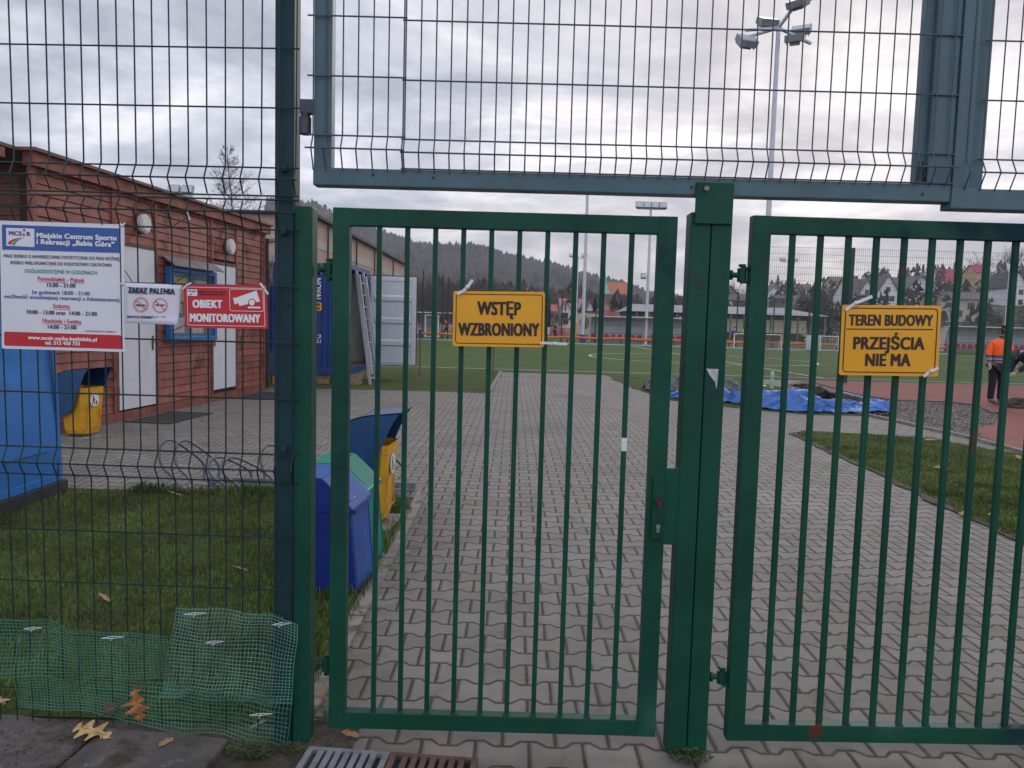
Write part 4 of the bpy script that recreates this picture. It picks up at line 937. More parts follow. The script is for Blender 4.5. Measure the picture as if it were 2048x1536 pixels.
rk = thing('bike_rack', 'galvanised bike rack with bent wheel hoops along the lawn edge', 'bike rack', (-1.8, 6.98, 0))
b = MB(); b.bx(-2.78, -.86, 6.96, 7.02, .03, .085); b.bx(-2.76, -2.72, 6.95, 7.03, 0, .03); b.bx(-.92, -.88, 6.95, 7.03, 0, .03); b.build('base_bar', GALV, rk, bevel=.004)
hoop = [(.06, .30, .06), (.06, .30, .19), (.02, .24, .28), (-.05, .12, .39), (-.10, .04, .455), (-.145, -.01, .465), (-.18, -.04, .42), (-.19, -.05, .33), (-.16, -.04, .23), (-.09, -.01, .14), (-.045, .0, .06), (-.04, .0, -.02)]
hp = None
for x0, k in ((-2.87, 1), (-2.735, 1), (-2.44, .70), (-2.315, .70), (-1.985, .96), (-1.855, .96), (-1.55, .7), (-1.42, .7), (-1.15, .96), (-1.02, .96)):
    b = MB(); pts = [Vector((x0+p[0], 6.68+p[1], max(p[2]*k, -.02))) for p in hoop]
    sm = []
    for i in range(len(pts)-1):
        p0, p1, p2, p3 = pts[max(i-1, 0)], pts[i], pts[i+1], pts[min(i+2, len(pts)-1)]
        for s_ in range(5):
            t = s_/5; sm.append(.5*((2*p1)+(p2-p0)*t+(2*p0-5*p1+4*p2-p3)*t*t+(3*p1-p0-3*p2+p3)*t**3))
    sm.append(pts[-1]); b.tube(sm, .0128, 8); b.build('hoop', GALV, rk, smooth=True)

# --- blue sheet steel collection box at the left edge
bx = thing('collection_box', 'bright blue sheet steel collection box with a black base behind the info board', 'box', (-4.4, 5.9, 0))
p0 = G(126, 985); p1 = G(0, 1035); xf = p0.x
b = MB(); yb0, yb1 = 5.1, p0.y-.02
prof = [(xf-1.1, .12), (xf, .12), (xf+.01, .40), (xf-.05, 1.15), (xf-.06, 1.72), (xf-1.1, 1.86)]
b.prism([Vector((x, yb0, z)) for x, z in prof], [Vector((x, yb1, z)) for x, z in prof]); bd = b.build('body', BLUEB, bx, bevel=.006)
b = MB()
for y in (yb1-.028, yb0+.4): b.bar((xf+.013, y, .16), (xf-.046, y, 1.68), .05, .006, (1, 0, 0))
b.bar((xf+.008, yb0+.02, .15), (xf+.008, yb1-.01, .15), .012, .06, (0, 0, 1)); b.build('rib', BLUEB, bd, bevel=.002)
b = MB(); b.bar((xf+.012, yb1-.75, .40), (xf+.012, yb1-.22, .40), .012, .014, (0, 0, 1)); b.build('ledge', M('dark_blue_edge', (.01, .07, .2), .5, .1), bd)  # ledge in a darker blue than the body
b = MB()
for y, z in ((yb1-.1, .24), (yb1-.32, .22), (yb1-.55, .2), (yb1-.05, 1.18), (yb1-.35, 1.15), (yb1-.5, 1.14), (yb1-.3, 1.3)): b.disc((xf+.012-.05*max(0, z-.4), y, z), .009, (1, 0, 0), .004, 8)
b.build('bolt', GALV, bd)
b = MB(); b.bx(xf-1.12, xf+.03, yb0-.02, yb1+.05, -.01, .115); b.build('base', DARKB, bx, bevel=.008)

# ================================================================== RED TIMBER CABIN
A0 = G(75, 878); A1 = G(527, 781); dW = Vector((A1.x-A0.x, A1.y-A0.y, 0)); LW = dW.length; dW.normalize(); nW = Vector((dW.y, -dW.x, 0))   # nW looks to the path
cb = thing('timber_cabin', 'low red-brown timber cabin with two white doors behind the mesh fence', 'cabin', tuple(A0))
def Wp(s, z, o=0.0): return Vector((A0.x, A0.y, 0))+dW*s+nW*o+Vector((0, 0, z))
def WS(px, py):
    q = onplane(px, py, A0, nW); d = q-Vector((A0.x, A0.y, 0)); return d.dot(dW), q.z
HR = (WS(68, 294)[1]+WS(525, 459)[1])/2
d1 = [WS(232, 825), WS(312, 809), WS(310, 502)]; d2 = [WS(422, 783), WS(471, 771), WS(469, 535)]
D1 = (d1[0][0], d1[1][0], d1[0][1], d1[2][1]); D2 = (d2[0][0], d2[1][0], d2[0][1], d2[2][1])
def wbox(b, s0, s1, z0, z1, o0, o1, mi=0):
    vs = [Wp(s, z, o) for z in (z0, z1) for o in (o0, o1) for s in (s0, s1)]
    b.add(vs, [(0,2,3,1), (4,5,7,6), (0,1,5,4), (2,6,7,3), (0,4,6,2), (1,3,7,5)], mi)
b = MB(); wbox(b, 0, LW, -.05, HR-.12, -.16, -.03); b.build('wall_core', M('board_gap_shade', (.035, .014, .010), .9, .2, 5), cb)  # dark core puts the shadow between the boards into the colour
posts = [0, WS(222, 400)[0], D1[0], D1[1], D2[0], D2[1], LW]
b = MB(); nb = int((HR-.30)/.128)
rb_ = random.Random(4)
for i in range(nb+1):
    z = .14+i*.128; z1 = min(z+.119, HR-.14)
    segs = []
    for a, c in zip(posts[:-1], posts[1:]):
        for dd in (D1, D2):
            if a >= dd[0]-.01 and c <= dd[1]+.01 and z1 < dd[3]+.10: break
        else: segs.append((a, c))
    for a, c in segs:
        j = rb_.uniform(-.003, .003); o0, o1 = .021+j, .006
        vs = [Wp(a+.03, z, o0), Wp(c-.03, z, o0), Wp(c-.03, z1, o1), Wp(a+.03, z1, o1), Wp(a+.03, z, -.035), Wp(c-.03, z, -.035), Wp(c-.03, z1, -.035), Wp(a+.03, z1, -.035)]
        b.add(vs, [(0,1,2,3), (4,7,6,5), (0,4,5,1), (1,5,6,2), (2,6,7,3), (3,7,4,0)])
b.build('siding', REDWOOD, cb)
for s_ in posts:
    b = MB(); wd_ = .09 if s_ in (0, LW) else .06; wbox(b, s_-wd_*.55, s_+wd_*.45, .02, HR-.13, -.03, .034); b.build('corner_board' if s_ in (0, LW) else 'batten', REDWOOD, cb, bevel=.003)
b = MB(); wbox(b, -.02, LW+.02, -.02, .13, -.03, .030); b.build('plinth_board', REDWOOD, cb, bevel=.003)
b = MB(); wbox(b, -.1, LW+.12, HR-.16, HR, -.04, .10); b.build('fascia', REDWOOD, cb, bevel=.003)
b = MB(); wbox(b, -.15, LW+.15, HR+.001, HR+.04, -6.2, .16); b.build('roof', M('red_brown_roof_sheet', (.13, .05, .045), .6, .2, 4), cb)
for (s0, s1, z0, z1), hd in ((D1, D1[1]-.12), (D2, D2[0]+.1)):
    b = MB(); wbox(b, s0+.035, s1-.035, z0+.02, z1, -.03, .022); dr = b.build('door', DOORW, cb, bevel=.004)
    b = MB(); wbox(b, s0-.02, s0+.035, z0, z1+.05, -.03, .036); wbox(b, s1-.035, s1+.02, z0, z1+.05, -.03, .036); wbox(b, s0+.035, s1-.035, z1+.003, z1+.055, -.03, .0355); b.build('door_frame', REDWOOD2, cb)
    b = MB(); wbox(b, hd-.02, hd+.02, 1.0, 1.22, .022, .030); b.tube([Wp(hd, 1.13, .03), Wp(hd, 1.13, .07), Wp(hd-.10, 1.12, .07)], .009, 8); b.build('handle', BLACKP, dr)
    sh = s1-.03 if s1 == D2[1] else s0+.03
    for z in (z0+.3, z1-.35): b = MB(); wbox(b, sh-.012, sh+.012, z-.06, z+.06, .022, .042); b.build('door_hinge', GALV, dr)
for (x, y, nm) in ((277, 447, 'first'), (452, 493, 'second')):
    s_, z = WS(x, y); b = MB()
    c = Wp(s_, z, .03); b.disc(c, .155, nW, .03, 24); lampb = b.build('wall_lamp', REDWOOD2, cb)
    b = MB(); b.disc(c+nW*.03, .14, nW, .055, 24); b.disc(c+nW*.085, .115, nW, .02, 24); b.build('lamp_shade', M('white_lamp_glass', (.60, .60, .58), .25, .08, 9), lampb, smooth=False)
# near end with the porch, its deep shade put into the dark board colour
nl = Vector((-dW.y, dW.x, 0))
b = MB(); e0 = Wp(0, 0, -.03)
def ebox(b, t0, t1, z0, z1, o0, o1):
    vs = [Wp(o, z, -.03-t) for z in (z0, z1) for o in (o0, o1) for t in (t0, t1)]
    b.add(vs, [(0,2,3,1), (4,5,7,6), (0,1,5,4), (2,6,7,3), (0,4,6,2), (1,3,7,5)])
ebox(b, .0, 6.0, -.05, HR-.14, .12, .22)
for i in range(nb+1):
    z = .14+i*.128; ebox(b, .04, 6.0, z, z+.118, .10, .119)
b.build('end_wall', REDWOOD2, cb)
b = MB(); ebox(b, .02, 6.0, HR-.13, HR-.02, -.42, -.36); b.build('fascia', M('faded_red_fascia', (.22, .075, .07), .6, .15, 5), cb)
b = MB(); ebox(b, .02, 6.0, HR-.005, HR+.035, -.44, .10); b.build('porch_roof', M('red_brown_roof_sheet', (.13, .05, .045), .6, .2, 4), cb)
b = MB(); ebox(b, .36, .46, 0, HR-.14, -.40, -.30); b.build('porch_post', REDWOOD2, cb)
b = MB(); wbox(b, LW+.03, LW+.09, .05, HR-.25, .02, .08); b.build('downpipe', M('dark_pipe', (.03, .028, .03), .5, .2, 8), cb)
b = MB(); c = Wp(LW+.12, HR-.75, .08)
for i in range(9): b.tube([c+Vector((.09*math.sin(i*1.3+t)*(1-.06*i), .04*math.cos(i+2*t), .20*math.cos(t+i*.5)-.04*i)) for t in np.linspace(0, 6.0, 14)], .007, 5)
b.tube([c+Vector((-.1, 0, .45)), c+Vector((.1, 0, .47)), c+Vector((.35, .1, .45))], .05, 8); b.build('cable_loop', M('grey_cable', (.22, .20, .19), .6, .3, 20), cb)
# notice board on the wall
n0 = WS(328, 683); n1 = WS(420, 545); s0, s1, z0, z1 = n0[0], n1[0], n0[1], n1[1]
s0 = WS(326, 600)[0]
nb_ = thing('notice_board', 'blue glazed notice board with a little pitched roof on the cabin wall', 'notice board', tuple(Wp((s0+s1)/2, z0, .04)))
b = MB(); wbox(b, s0, s1, z0, z0+.07, .036, .13); wbox(b, s0, s1, z1-.07, z1, .036, .13); wbox(b, s0, s0+.08, z0+.07, z1-.07, .036, .129); wbox(b, s1-.08, s1, z0+.07, z1-.07, .036, .129); b.build('frame', NBLUE, nb_, bevel=.004)
b = MB(); wbox(b, s0+.08, s1-.08, z0+.07, z1-.07, .037, .05); b.build('backing', M('pale_blue_felt', (.06, .17, .27), .8, .2, 8), nb_)
for i, (u0, u1, v0, v1, m_) in enumerate(((.12, .40, .55, .92, (.52, .42, .12)), (.62, .9, .62, .9, (.45, .47, .5)), (.10, .34, .06, .3, (.5, .5, .48)), (.52, .80, .05, .26, (.55, .45, .42)), (.42, .58, .4, .6, (.30, .40, .46)), (.12, .3, .36, .5, (.5, .45, .2)))):
    b = MB(); w0 = s0+.08; ww = s1-s0-.16; h0 = z0+.07; hh = z1-z0-.14; wbox(b, w0+u0*ww, w0+u1*ww, h0+v0*hh, h0+v1*hh, .0505, .053); b.build('notice_sheet', M('notice_paper_%d' % i, m_, .7, .25, 14), nb_)
gm = bpy.data.materials.new('clear_pane'); gm.use_nodes = True; k = NT(gm.node_tree); k.n.clear(); t_ = k.new('ShaderNodeBsdfTransparent'); gl_ = k.new('ShaderNodeBsdfGlossy'); gl_.inputs['Roughness'].default_value = .04; mx = k.new('ShaderNodeMixShader'); mx.inputs[0].default_value = .16
k.l.new(t_.outputs[0], mx.inputs[1]); k.l.new(gl_.outputs[0], mx.inputs[2]); k.l.new(mx.outputs[0], k.new('ShaderNodeOutputMaterial').inputs[0])
b = MB(); wbox(b, s0+.08, s1-.08, z0+.07, z1-.07, .10, .104); b.build('pane', gm, nb_)
b = MB(); zr = z1+.002
vs = [Wp(s, z, o) for s in (s0-.06, s1+.06) for z, o in ((zr+.16, .036), (zr+.02, .24), (zr, .24), (zr+.13, .036))]
b.add(vs, [(0,1,2,3), (7,6,5,4), (0,4,5,1), (1,5,6,2), (2,6,7,3), (3,7,4,0)]); b.build('roof', M('grey_sheet_roof', (.17, .15, .16), .6, .2, 6), nb_)
for lab, x, y in (('dark floor grate in front of the nearer white door', 300, 835), ('dark floor grate in front of the farther white door', 455, 790)):
    g = G(x, y); s_ = (Vector((g.x, g.y, 0))-Vector((A0.x, A0.y, 0))).dot(dW); o = thing('foot_grate', lab, 'door grate', (g.x, g.y, 0)); b = MB()
    for k_ in range(13): wbox(b, s_-.55+k_*.09, s_-.55+k_*.09+.05, .002, .016, .12, .80)
    wbox(b, s_-.6, s_-.55, .002, .02, .1, .82); wbox(b, s_+.62, s_+.67, .002, .02, .1, .82); wbox(b, s_-.6, s_+.67, .0005, .0019, .1, .82); b.build('grating', M('dark_grating', (.055, .055, .06), .7, .2, 30), o)

# ================================================================== SHIPPING CONTAINER WITH LADDER
Yc = 18.0; xc = P(700, 640, Yc).x; z0 = P(660, 749, Yc).z; z1 = P(660, 526, Yc).z; Y2 = Yc+2.44
ct = thing('shipping_container', 'dark blue shipping container with its end doors open on the grass', 'container', (xc-3, Yc+1.2, 0))
b = MB(); XL = xc-6.06
n = 44
for i in range(n):     # corrugated long side
    a = XL+.1+(xc-.1-XL-.1)*i/n; c = XL+.1+(xc-.1-XL-.1)*(i+1)/n; m1 = a+(c-a)*.3; m2 = a+(c-a)*.5; m3 = a+(c-a)*.8
    for (xa_, ya_), (xb_, yb_) in (((a, 0), (m1, 0)), ((m1, 0), (m2, .035)), ((m2, .035), (m3, .035)), ((m3, .035), (c, 0))):
        b.add([(xa_, Yc+.03+ya_, z0+.12), (xb_, Yc+.03+yb_, z0+.12), (xb_, Yc+.03+yb_, z1-.08), (xa_, Yc+.03+ya_, z1-.08)], [(0, 1, 2, 3)])
b.bx(XL, xc-.1, Y2-.05, Y2-.01, z0+.1, z1-.06); b.bx(XL+.02, XL+.06, Yc+.05, Y2-.05, z0+.1, z1-.06); b.bx(XL+.02, xc-.02, Yc+.02, Y2-.02, z1-.06, z1-.03); b.build('shell', CONTB, ct, fixn=False)
b = MB()
for x in (XL, xc-.12):
    for y in (Yc, Y2-.12): b.bx(x, x+.12, y, y+.12, z0, z1)
for y in (Yc, Y2-.09): b.bx(XL+.12, xc-.12, y+.002, y+.09, z0, z0+.14); b.bx(XL+.12, xc-.12, y+.002, y+.07, z1-.1, z1-.005)
for x in (XL, xc-.10): b.bx(x+.002, x+.10, Yc+.12, Y2-.12, z0+.001, z0+.15); b.bx(x+.002, x+.10, Yc+.12, Y2-.12, z1-.12, z1-.001)
b.build('frame', CONTB, ct, bevel=.006)
b = MB(); b.bx(XL+.1, xc-.05, Yc+.1, Y2-.1, z0+.14, z0+.165); b.build('floor', M('container_floor', (.16, .11, .07), .8, .2, 4), ct)
b = MB(); b.bx(xc-2.6, xc-2.55, Yc+.1, Y2-.1, z0+.17, z1-.1); b.bx(xc-2.5, xc-.12, Yc+.075, Yc+.09, z0+.17, z1-.1); b.bx(xc-2.5, xc-.12, Y2-.09, Y2-.07, z0+.17, z1-.1); b.build('lining', M('pale_lining', (.42, .42, .42), .7, .1, 3), ct)
# far door leaf swung out square to the opening, inside face towards us
def door(y0, sgn, label, dark=False):
    d = MB(); x0, x1 = xc+.02, xc+1.24
    d.bx(x0, x1, y0, y0+.05, z0+.12, z1-.14); o = d.build('door', CONTW, ct, bevel=.006); o['label'] = label
    e = MB(); e.bx(x0-.012, x1+.018, y0+.012, y0+.055, z1-.14, z1-.115); e.bx(x0-.012, x1+.018, y0+.012, y0+.055, z0+.095, z0+.12); e.bx(x1, x1+.022, y0+.01, y0+.056, z0+.12, z1-.14); e.build('gasket', BLACKP, o)
    f = MB(); hh = z1-z0-.26
    for i in range(1, 4):
        zc = z0+.12+hh*i/4; f.add([(x0+.13, y0-.002, zc+.10), (x1-.13, y0-.002, zc+.10), (x1-.13, y0-.034, zc+.05), (x0+.13, y0-.034, zc+.05), (x0+.13, y0-.034, zc-.05), (x1-.13, y0-.034, zc-.05), (x1-.13, y0-.002, zc-.085), (x0+.13, y0-.002, zc-.085)], [(0, 1, 2, 3), (3, 2, 5, 4), (4, 5, 6, 7), (0, 3, 4, 7), (1, 6, 5, 2)])
    f.bx(x0+.02, x0+.11, y0-.02, y0-.001, z0+.14, z1-.16); f.bx(x1-.11, x1-.02, y0-.02, y0-.001, z0+.14, z1-.16); f.bx(x0+.11, x1-.11, y0-.015, y0-.001, z1-.26, z1-.20); f.bx(x0+.11, x1-.11, y0-.015, y0-.001, z0+.18, z0+.24)
    f.build('rib', CONTW, o, fixn=True)
door(Y2-.06, 1, 'white inside face of the container door standing open')
d = MB(); d.bx(xc-1.2, xc+.01, Yc+.14, Yc+.18, z0+.15, z1-.13) if False else None
b = MB(); b.bx(xc+.002, xc+.03, Y2-.62, Y2-.12, z0+.16, z1-.13); o = b.build('door', M('container_dark_blue', (.010, .028, .12), .5, .2, 2), ct, bevel=.004)
for z in (z0+.7, z0+1.6, z1-.4): b = MB(); b.bx(xc+.031, xc+.05, Y2-.2, Y2-.14, z-.07, z+.07); b.build('door_hinge', GALV, o)
b = MB(); Yt = Yc-.004
text(b, 'NOVAL', P(631, 556, Yt), P(631, 602, Yt), 11/FPX*Yt, (0, -1, 0), .03); b.build('lettering', INKW, ct)
b = MB(); ppoly(b, rrect((630, 604), (643.5, 604), (643.5, 622), (630, 622), 3), Yt, .004); o = b.build('sticker', M('orange_sticker', (.65, .25, .02), .5, .1), ct)
b = MB(); pflat(b, circ(637, 609, 2.5, 10), Yt-.001); pflat(b, circ(637, 617, 2.5, 10), Yt-.001); b.build('sticker_mark', INK, o)
b = MB(); txt(b, '22', 628, 676, 643, 676, 7, Yt, .03); txt(b, 'G1', 630, 686, 642, 686, 7, Yt, .03); b.build('lettering', INKW, ct)
for i, (x, y) in enumerate(((640, Yc+.1), (520, Yc+.1), (700, Yc+.05))):
    o = thing('timber_block', ('timber block under the middle of the container', 'timber block under the container near the cabin', 'timber block under the open corner of the container')[i], 'timber', (P(x, 755, y).x, y+.2, 0)); b = MB(); c = P(x, 755, y).x
    b.bx(c-.3, c+.22, y, y+.34, .0, z0*.55); b.bx(c-.26, c+.25, y+.03, y+.32, z0*.55, z0-.002); b.build('block', M('weathered_timber', (.24, .17, .12), .85, .25, 8, .2, 40), o, bevel=.006)
g = G(743, 771); top = Vector((xc+.02, Yc+.55, P(703, 540, Yc).z+.02)); foot = Vector((g.x-.06, g.y+.15, .005))
ld = thing('ladder', 'aluminium ladder leaning against the open container corner', 'ladder', tuple(foot)); ax = (top-foot).normalized(); sd = Vector((.25, .968, 0)); sd = (sd-ax*sd.dot(ax)).normalized()
for s_ in (-.0, .36):
    b = MB(); b.bar(foot+sd*s_, top+sd*s_, .028, .065, sd.cross(ax)); b.build('rail', ALU, ld)
b = MB(); 
for s_ in (.05, .41): b.bar(foot+sd*s_+Vector((.03, -.05, .25)), foot.lerp(top, .93)+sd*s_+Vector((.03, -.05, .1)), .026, .05, sd.cross(ax))
b.build('upper_section', ALU, ld)
for i in range(9):
    p = foot.lerp(top, .06+.105*i); b = MB(); b.tube([p, p+sd*.40], .016, 8); b.build('rung', ALU, ld)
# ================================================================== TARPAULIN, SPOIL, SITE THINGS
def heap(name, label, cat, spine, mat, seed, rough=.10, freq=5.0, nu=120, nv=34, kind=None, fine=.03):
    """crumpled sheet over a low ridge; spine: (x, y, half width front, half width back, height)"""
    S = np.array(spine); t = np.linspace(0, 1, len(S)); b = MB(); vs = []
    for i in range(nu+1):
        u = i/nu; q = [np.interp(u, t, S[:, k]) for k in range(5)]
        endf = min(1, u/.06, (1-u)/.05)
        for j in range(nv+1):
            v = j/nv*2-1; hw = q[2] if v < 0 else q[3]
            x = q[0]; y = q[1]+v*hw*max(.25, endf); e = (1-abs(v)**1.7)
            p = Vector((x*freq*.45, y*freq*.45, seed)); r1 = 1-abs(noise.noise(p))*2; r2 = 1-abs(noise.noise(p*2.3+Vector((5, 1, 2))))*2; r3 = 1-abs(noise.noise(p*5.1+Vector((2, 7, 3))))*2
            z = q[4]*e*(.55+.45*max(endf, 0))*(.80+.28*r1) + rough*(r1*.55+r2*.45)*(.30+.70*e) + fine*r3*.8
            x += .16*noise.noise(p*1.3+Vector((3, 3, 3))); y += (.22*noise.noise(p*1.7+Vector((8, 1, 0))))*(1 if abs(v) > .5 else .4)
            vs.append((x, y, max(.018 if abs(v) > .98 else .03, z)))
    n = nv+1
    b.add(vs, [(i*n+j, i*n+j+1, (i+1)*n+j+1, (i+1)*n+j) for i in range(nu) for j in range(nv)])
    o = b.build(name, mat, None, smooth=True, fixn=False); md = o.modifiers.new('thickness', 'SOLIDIFY'); md.thickness = .006; md.offset = -1
    c = S.mean(0); rebase(o, (c[0], c[1], 0)); tag(o, label, cat, kind=kind); return o
def gp(px, py): q = G(px, py); return q.x, q.y
sp = []
for px, py, f, bk, h in ((1338, 797, .3, .3, .10), (1400, 800, .4, .6, .16), (1450, 802, .45, .7, .24), (1500, 812, .5, .8, .20), (1545, 816, .75, .8, .36), (1590, 817, .8, .7, .40), (1625, 818, .7, .6, .34), (1655, 822, .55, .5, .14), (1690, 821, .5, .45, .17), (1725, 823, .4, .4, .13), (1755, 822, .4, .35, .22), (1778, 821, .25, .25, .14)):
    x, y = gp(px, py); sp.append((x, y, f, bk, h*.78))
heap('tarpaulin', 'crumpled bright blue tarpaulin heaped on the grass by the trench', 'tarpaulin', sp, TARP, 2.0, .10, 4.6, 200, 64, fine=.03)
NETG = M('dark_sheeting', (.085, .10, .095), .8, .5, 7, .8, 25)
sp = [(*gp(px, py), f, bk, h) for px, py, f, bk, h in ((1284, 779, .5, .5, .1), (1310, 779, .8, .8, .22), (1350, 778, .9, .9, .20), (1390, 778, .8, .8, .20), (1440, 778, .8, .8, .24), (1482, 780, .6, .5, .12))]
heap('grey_sheeting', 'crumpled grey-green sheeting lying behind the blue tarpaulin', 'sheeting', sp, NETG, 5.0, .11, 6.0, 120, 34, fine=.05)
SOILB = M('brown_spoil', (.060, .042, .032), .95, .4, 6, 1.0, 25)
sp = [(*gp(px, py), f, bk, h) for px, py, f, bk, h in ((1590, 776, .5, .8, .05), (1625, 784, .8, .8, .14), (1655, 796, .8, .7, .11), (1690, 803, .5, .5, .10), (1720, 805, .4, .4, .05))]
heap('soil_heap', 'brown heap of dug soil between the tarpaulin and the red track', 'soil heap', sp, SOILB, 9.0, .06, 6.0, 60, 26)
sp = [(*gp(px, py), f, bk, h) for px, py, f, bk, h in ((2012, 815, .3, .5, .05), (2030, 812, .5, .6, .12), (2060, 814, .6, .6, .14), (2100, 818, .4, .4, .05))]
heap('soil_heap', 'small dark soil heap at the feet of the stooping worker', 'soil heap', sp, SOILB, 3.0, .05, 6.0, 40, 20)
g = G(1543, 778); o = thing('water_bottle', 'pale green water bottle standing behind the blue tarpaulin', 'bottle', (g.x, g.y, .01))
b = MB(); prof = [(.0, .05), (.02, .055), (.20, .055), (.26, .04), (.31, .05), (.40, .05), (.46, .022), (.50, .02)]
for (za, ra), (zb, rb2) in zip(prof[:-1], prof[1:]):
    n = 14; b.add([(g.x+ra*math.cos(6.283*i/n), g.y+ra*math.sin(6.283*i/n), .01+za) for i in range(n)]+[(g.x+rb2*math.cos(6.283*i/n), g.y+rb2*math.sin(6.283*i/n), .01+zb) for i in range(n)], [(i, (i+1) % n, n+(i+1) % n, n+i) for i in range(n)])
b.build('bottle', M('pale_green_plastic', (.30, .50, .33), .3, .1), o); b = MB(); b.disc((g.x, g.y, .51), .024, (0, 0, 1), .035, 12); b.build('cap', INKG, o)
a = G(1688, 797); c = G(1742, 806); b = MB(); b.tube([(a.x, a.y, .13), (c.x, c.y, .07)], .022, 8); o = b.build('plastic_pipe', M('light_blue_pipe', (.16, .36, .60), .4, .1), None); rebase(o, (a.x, a.y, .1)); tag(o, 'light blue plastic pipe lying on the soil heap', 'pipe')
# stones on the gravel
def stones(name, label, poly, n, r0, r1, mat):
    b = MB(); A = gxy(*poly); xs = [p[0] for p in A]; ys = [p[1] for p in A]
    def inside(x, y):
        c = False
        for i in range(len(A)):
            (x1, y1), (x2, y2) = A[i-1], A[i]
            if (y1 > y) != (y2 > y) and x < (x2-x1)*(y-y1)/(y2-y1)+x1: c = not c
        return c
    k_ = 0
    while k_ < n:
        x = random.uniform(min(xs), min(max(xs), 14)); y = random.uniform(min(ys), max(ys))
        if not inside(x, y): continue
        k_ += 1; r = random.uniform(r0, r1)*random.choice((.6, .8, 1, 1.6)); vs = []
        for s_ in (-1, 1):
            for a in range(5): t = a*1.2566+random.random(); vs.append((x+r*math.cos(t)*(.8 if s_ > 0 else 1), y+r*math.sin(t)*(.8 if s_ > 0 else 1), .006 if s_ < 0 else .006+r*random.uniform(.5, 1)))
        b.add(vs, [(5, 6, 7, 8, 9)]+[(i, (i+1) % 5, 5+(i+1) % 5, 5+i) for i in range(5)])
    o = b.build(name, mat, None, fixn=False); tag(o, label, 'gravel', kind='stuff')
stones('gravel', 'loose grey stones and clods in the dug trench', [(1640, 790), (1720, 792), (1900, 806), (1960, 815), (1995, 832), (1985, 850), (1945, 864), (1985, 882), (1930, 872), (1850, 856), (1740, 832), (1650, 812)], 4200, .006, .015, M('trench_stone', (.135, .110, .100), .95, .3, 3, island=.25))
# wooden post held by the workers
def man(o, name_mats, joints, rad, clothes): pass
def skin_mesh(name, verts, edges, mat, parent, sub=2, root=0):
    """one continuous surface grown round a skeleton of joints (position, radius)"""
    me = bpy.data.meshes.new('tmp'); me.from_pydata([v[0] for v in verts], edges, []); ob = bpy.data.objects.new('tmp', me); COL.objects.link(ob)
    sk = ob.modifiers.new('s', 'SKIN'); sk.use_smooth_shade = True
    for i, v in enumerate(verts):
        r = v[1]; me.skin_vertices[0].data[i].radius = r if isinstance(r, tuple) else (r, r); me.skin_vertices[0].data[i].use_root = (i == root)
    ob.modifiers.new('u', 'SUBSURF').levels = sub
    dg = bpy.context.evaluated_depsgraph_get(); m2 = bpy.data.meshes.new_from_object(ob.evaluated_get(dg)); bpy.data.objects.remove(ob); bpy.data.meshes.remove(me)
    m2.name = name; m2.materials.clear(); m2.materials.append(mat); m2.polygons.foreach_set('use_smooth', [True]*len(m2.polygons))
    return link(name, m2, parent)
SKIN = M('skin', (.42, .22, .15), .55, .08, 20)
HAIR = M('dark_hair', (.02, .015, .012), .7, .2, 40)
TROU = M('black_work_trousers', (.010, .010, .013), .85, .2, 10)
NAVY = M('navy_workwear', (.020, .024, .055), .8, .2, 8)
GLOVE = M('pale_work_glove', (.42, .38, .32), .8, .15, 20)
SHOE = M('grey_work_shoe', (.14, .14, .15), .7, .2, 20)
jm = bpy.data.materials.new('high_visibility_jacket'); jm.use_nodes = True; k = NT(jm.node_tree); bs = k.n['Principled BSDF']
tc = k.new('ShaderNodeTexCoord').outputs['Object']; z_ = k.xyz(tc)[2]; zw = k.m('ADD', z_, k.m('MULTIPLY', k.m('SUBTRACT', k.noise(tc, 5, 3), .5), .02))
c_ = k.mix(k.m('GREATER_THAN', zw, 1.115), (.075, .075, .13), (.95, .115, .010))
for za, zb in ((1.005, 1.045), (.93, .965)): c_ = k.mix(k.m('MULTIPLY', k.m('GREATER_THAN', zw, za), k.m('LESS_THAN', zw, zb)), c_, (.30, .30, .33))
k.put(bs.inputs['Base Color'], c_); bs.inputs['Roughness'].default_value = .75
bp = k.new('ShaderNodeBump'); bp.inputs['Strength'].default_value = .6; bp.inputs['Distance'].default_value = .03; k.l.new(k.noise(tc, 9, 4, .6), bp.inputs['Height']); k.l.new(bp.outputs[0], bs.inputs['Normal'])
def hand(parent, wrist, dirv, side, mat=None, name='glove', s=1.0):
    """palm, four curled fingers of different length and a thumb off the side"""
    wrist = Vector(wrist); d = Vector(dirv).normalized(); sd = Vector(side); sd = (sd-d*sd.dot(d)).normalized(); n = d.cross(sd)
    V = [(wrist-d*.02, .024), (wrist+d*.03, .030), (wrist+d*.075, .032)]; E = [(0, 1), (1, 2)]
    for i, (off, L) in enumerate(((-.030, .060), (-.010, .072), (.010, .067), (.029, .052))):
        b0 = wrist+d*.085+sd*off; k0 = len(V)
        V += [(b0, .010), (b0+d*L*.45+n*.008, .0095), (b0+d*L*.72+n*.028, .009), (b0+d*L*.75+n*.048, .0085)]; E += [(2, k0), (k0, k0+1), (k0+1, k0+2), (k0+2, k0+3)]
    k0 = len(V); V += [(wrist+d*.035-sd*.036, .012), (wrist+d*.065-sd*.052+n*.012, .0105), (wrist+d*.085-sd*.046+n*.032, .0095)]; E += [(1, k0), (k0, k0+1), (k0+1, k0+2)]
    return skin_mesh(name, V, E, mat or GLOVE, parent, 2)
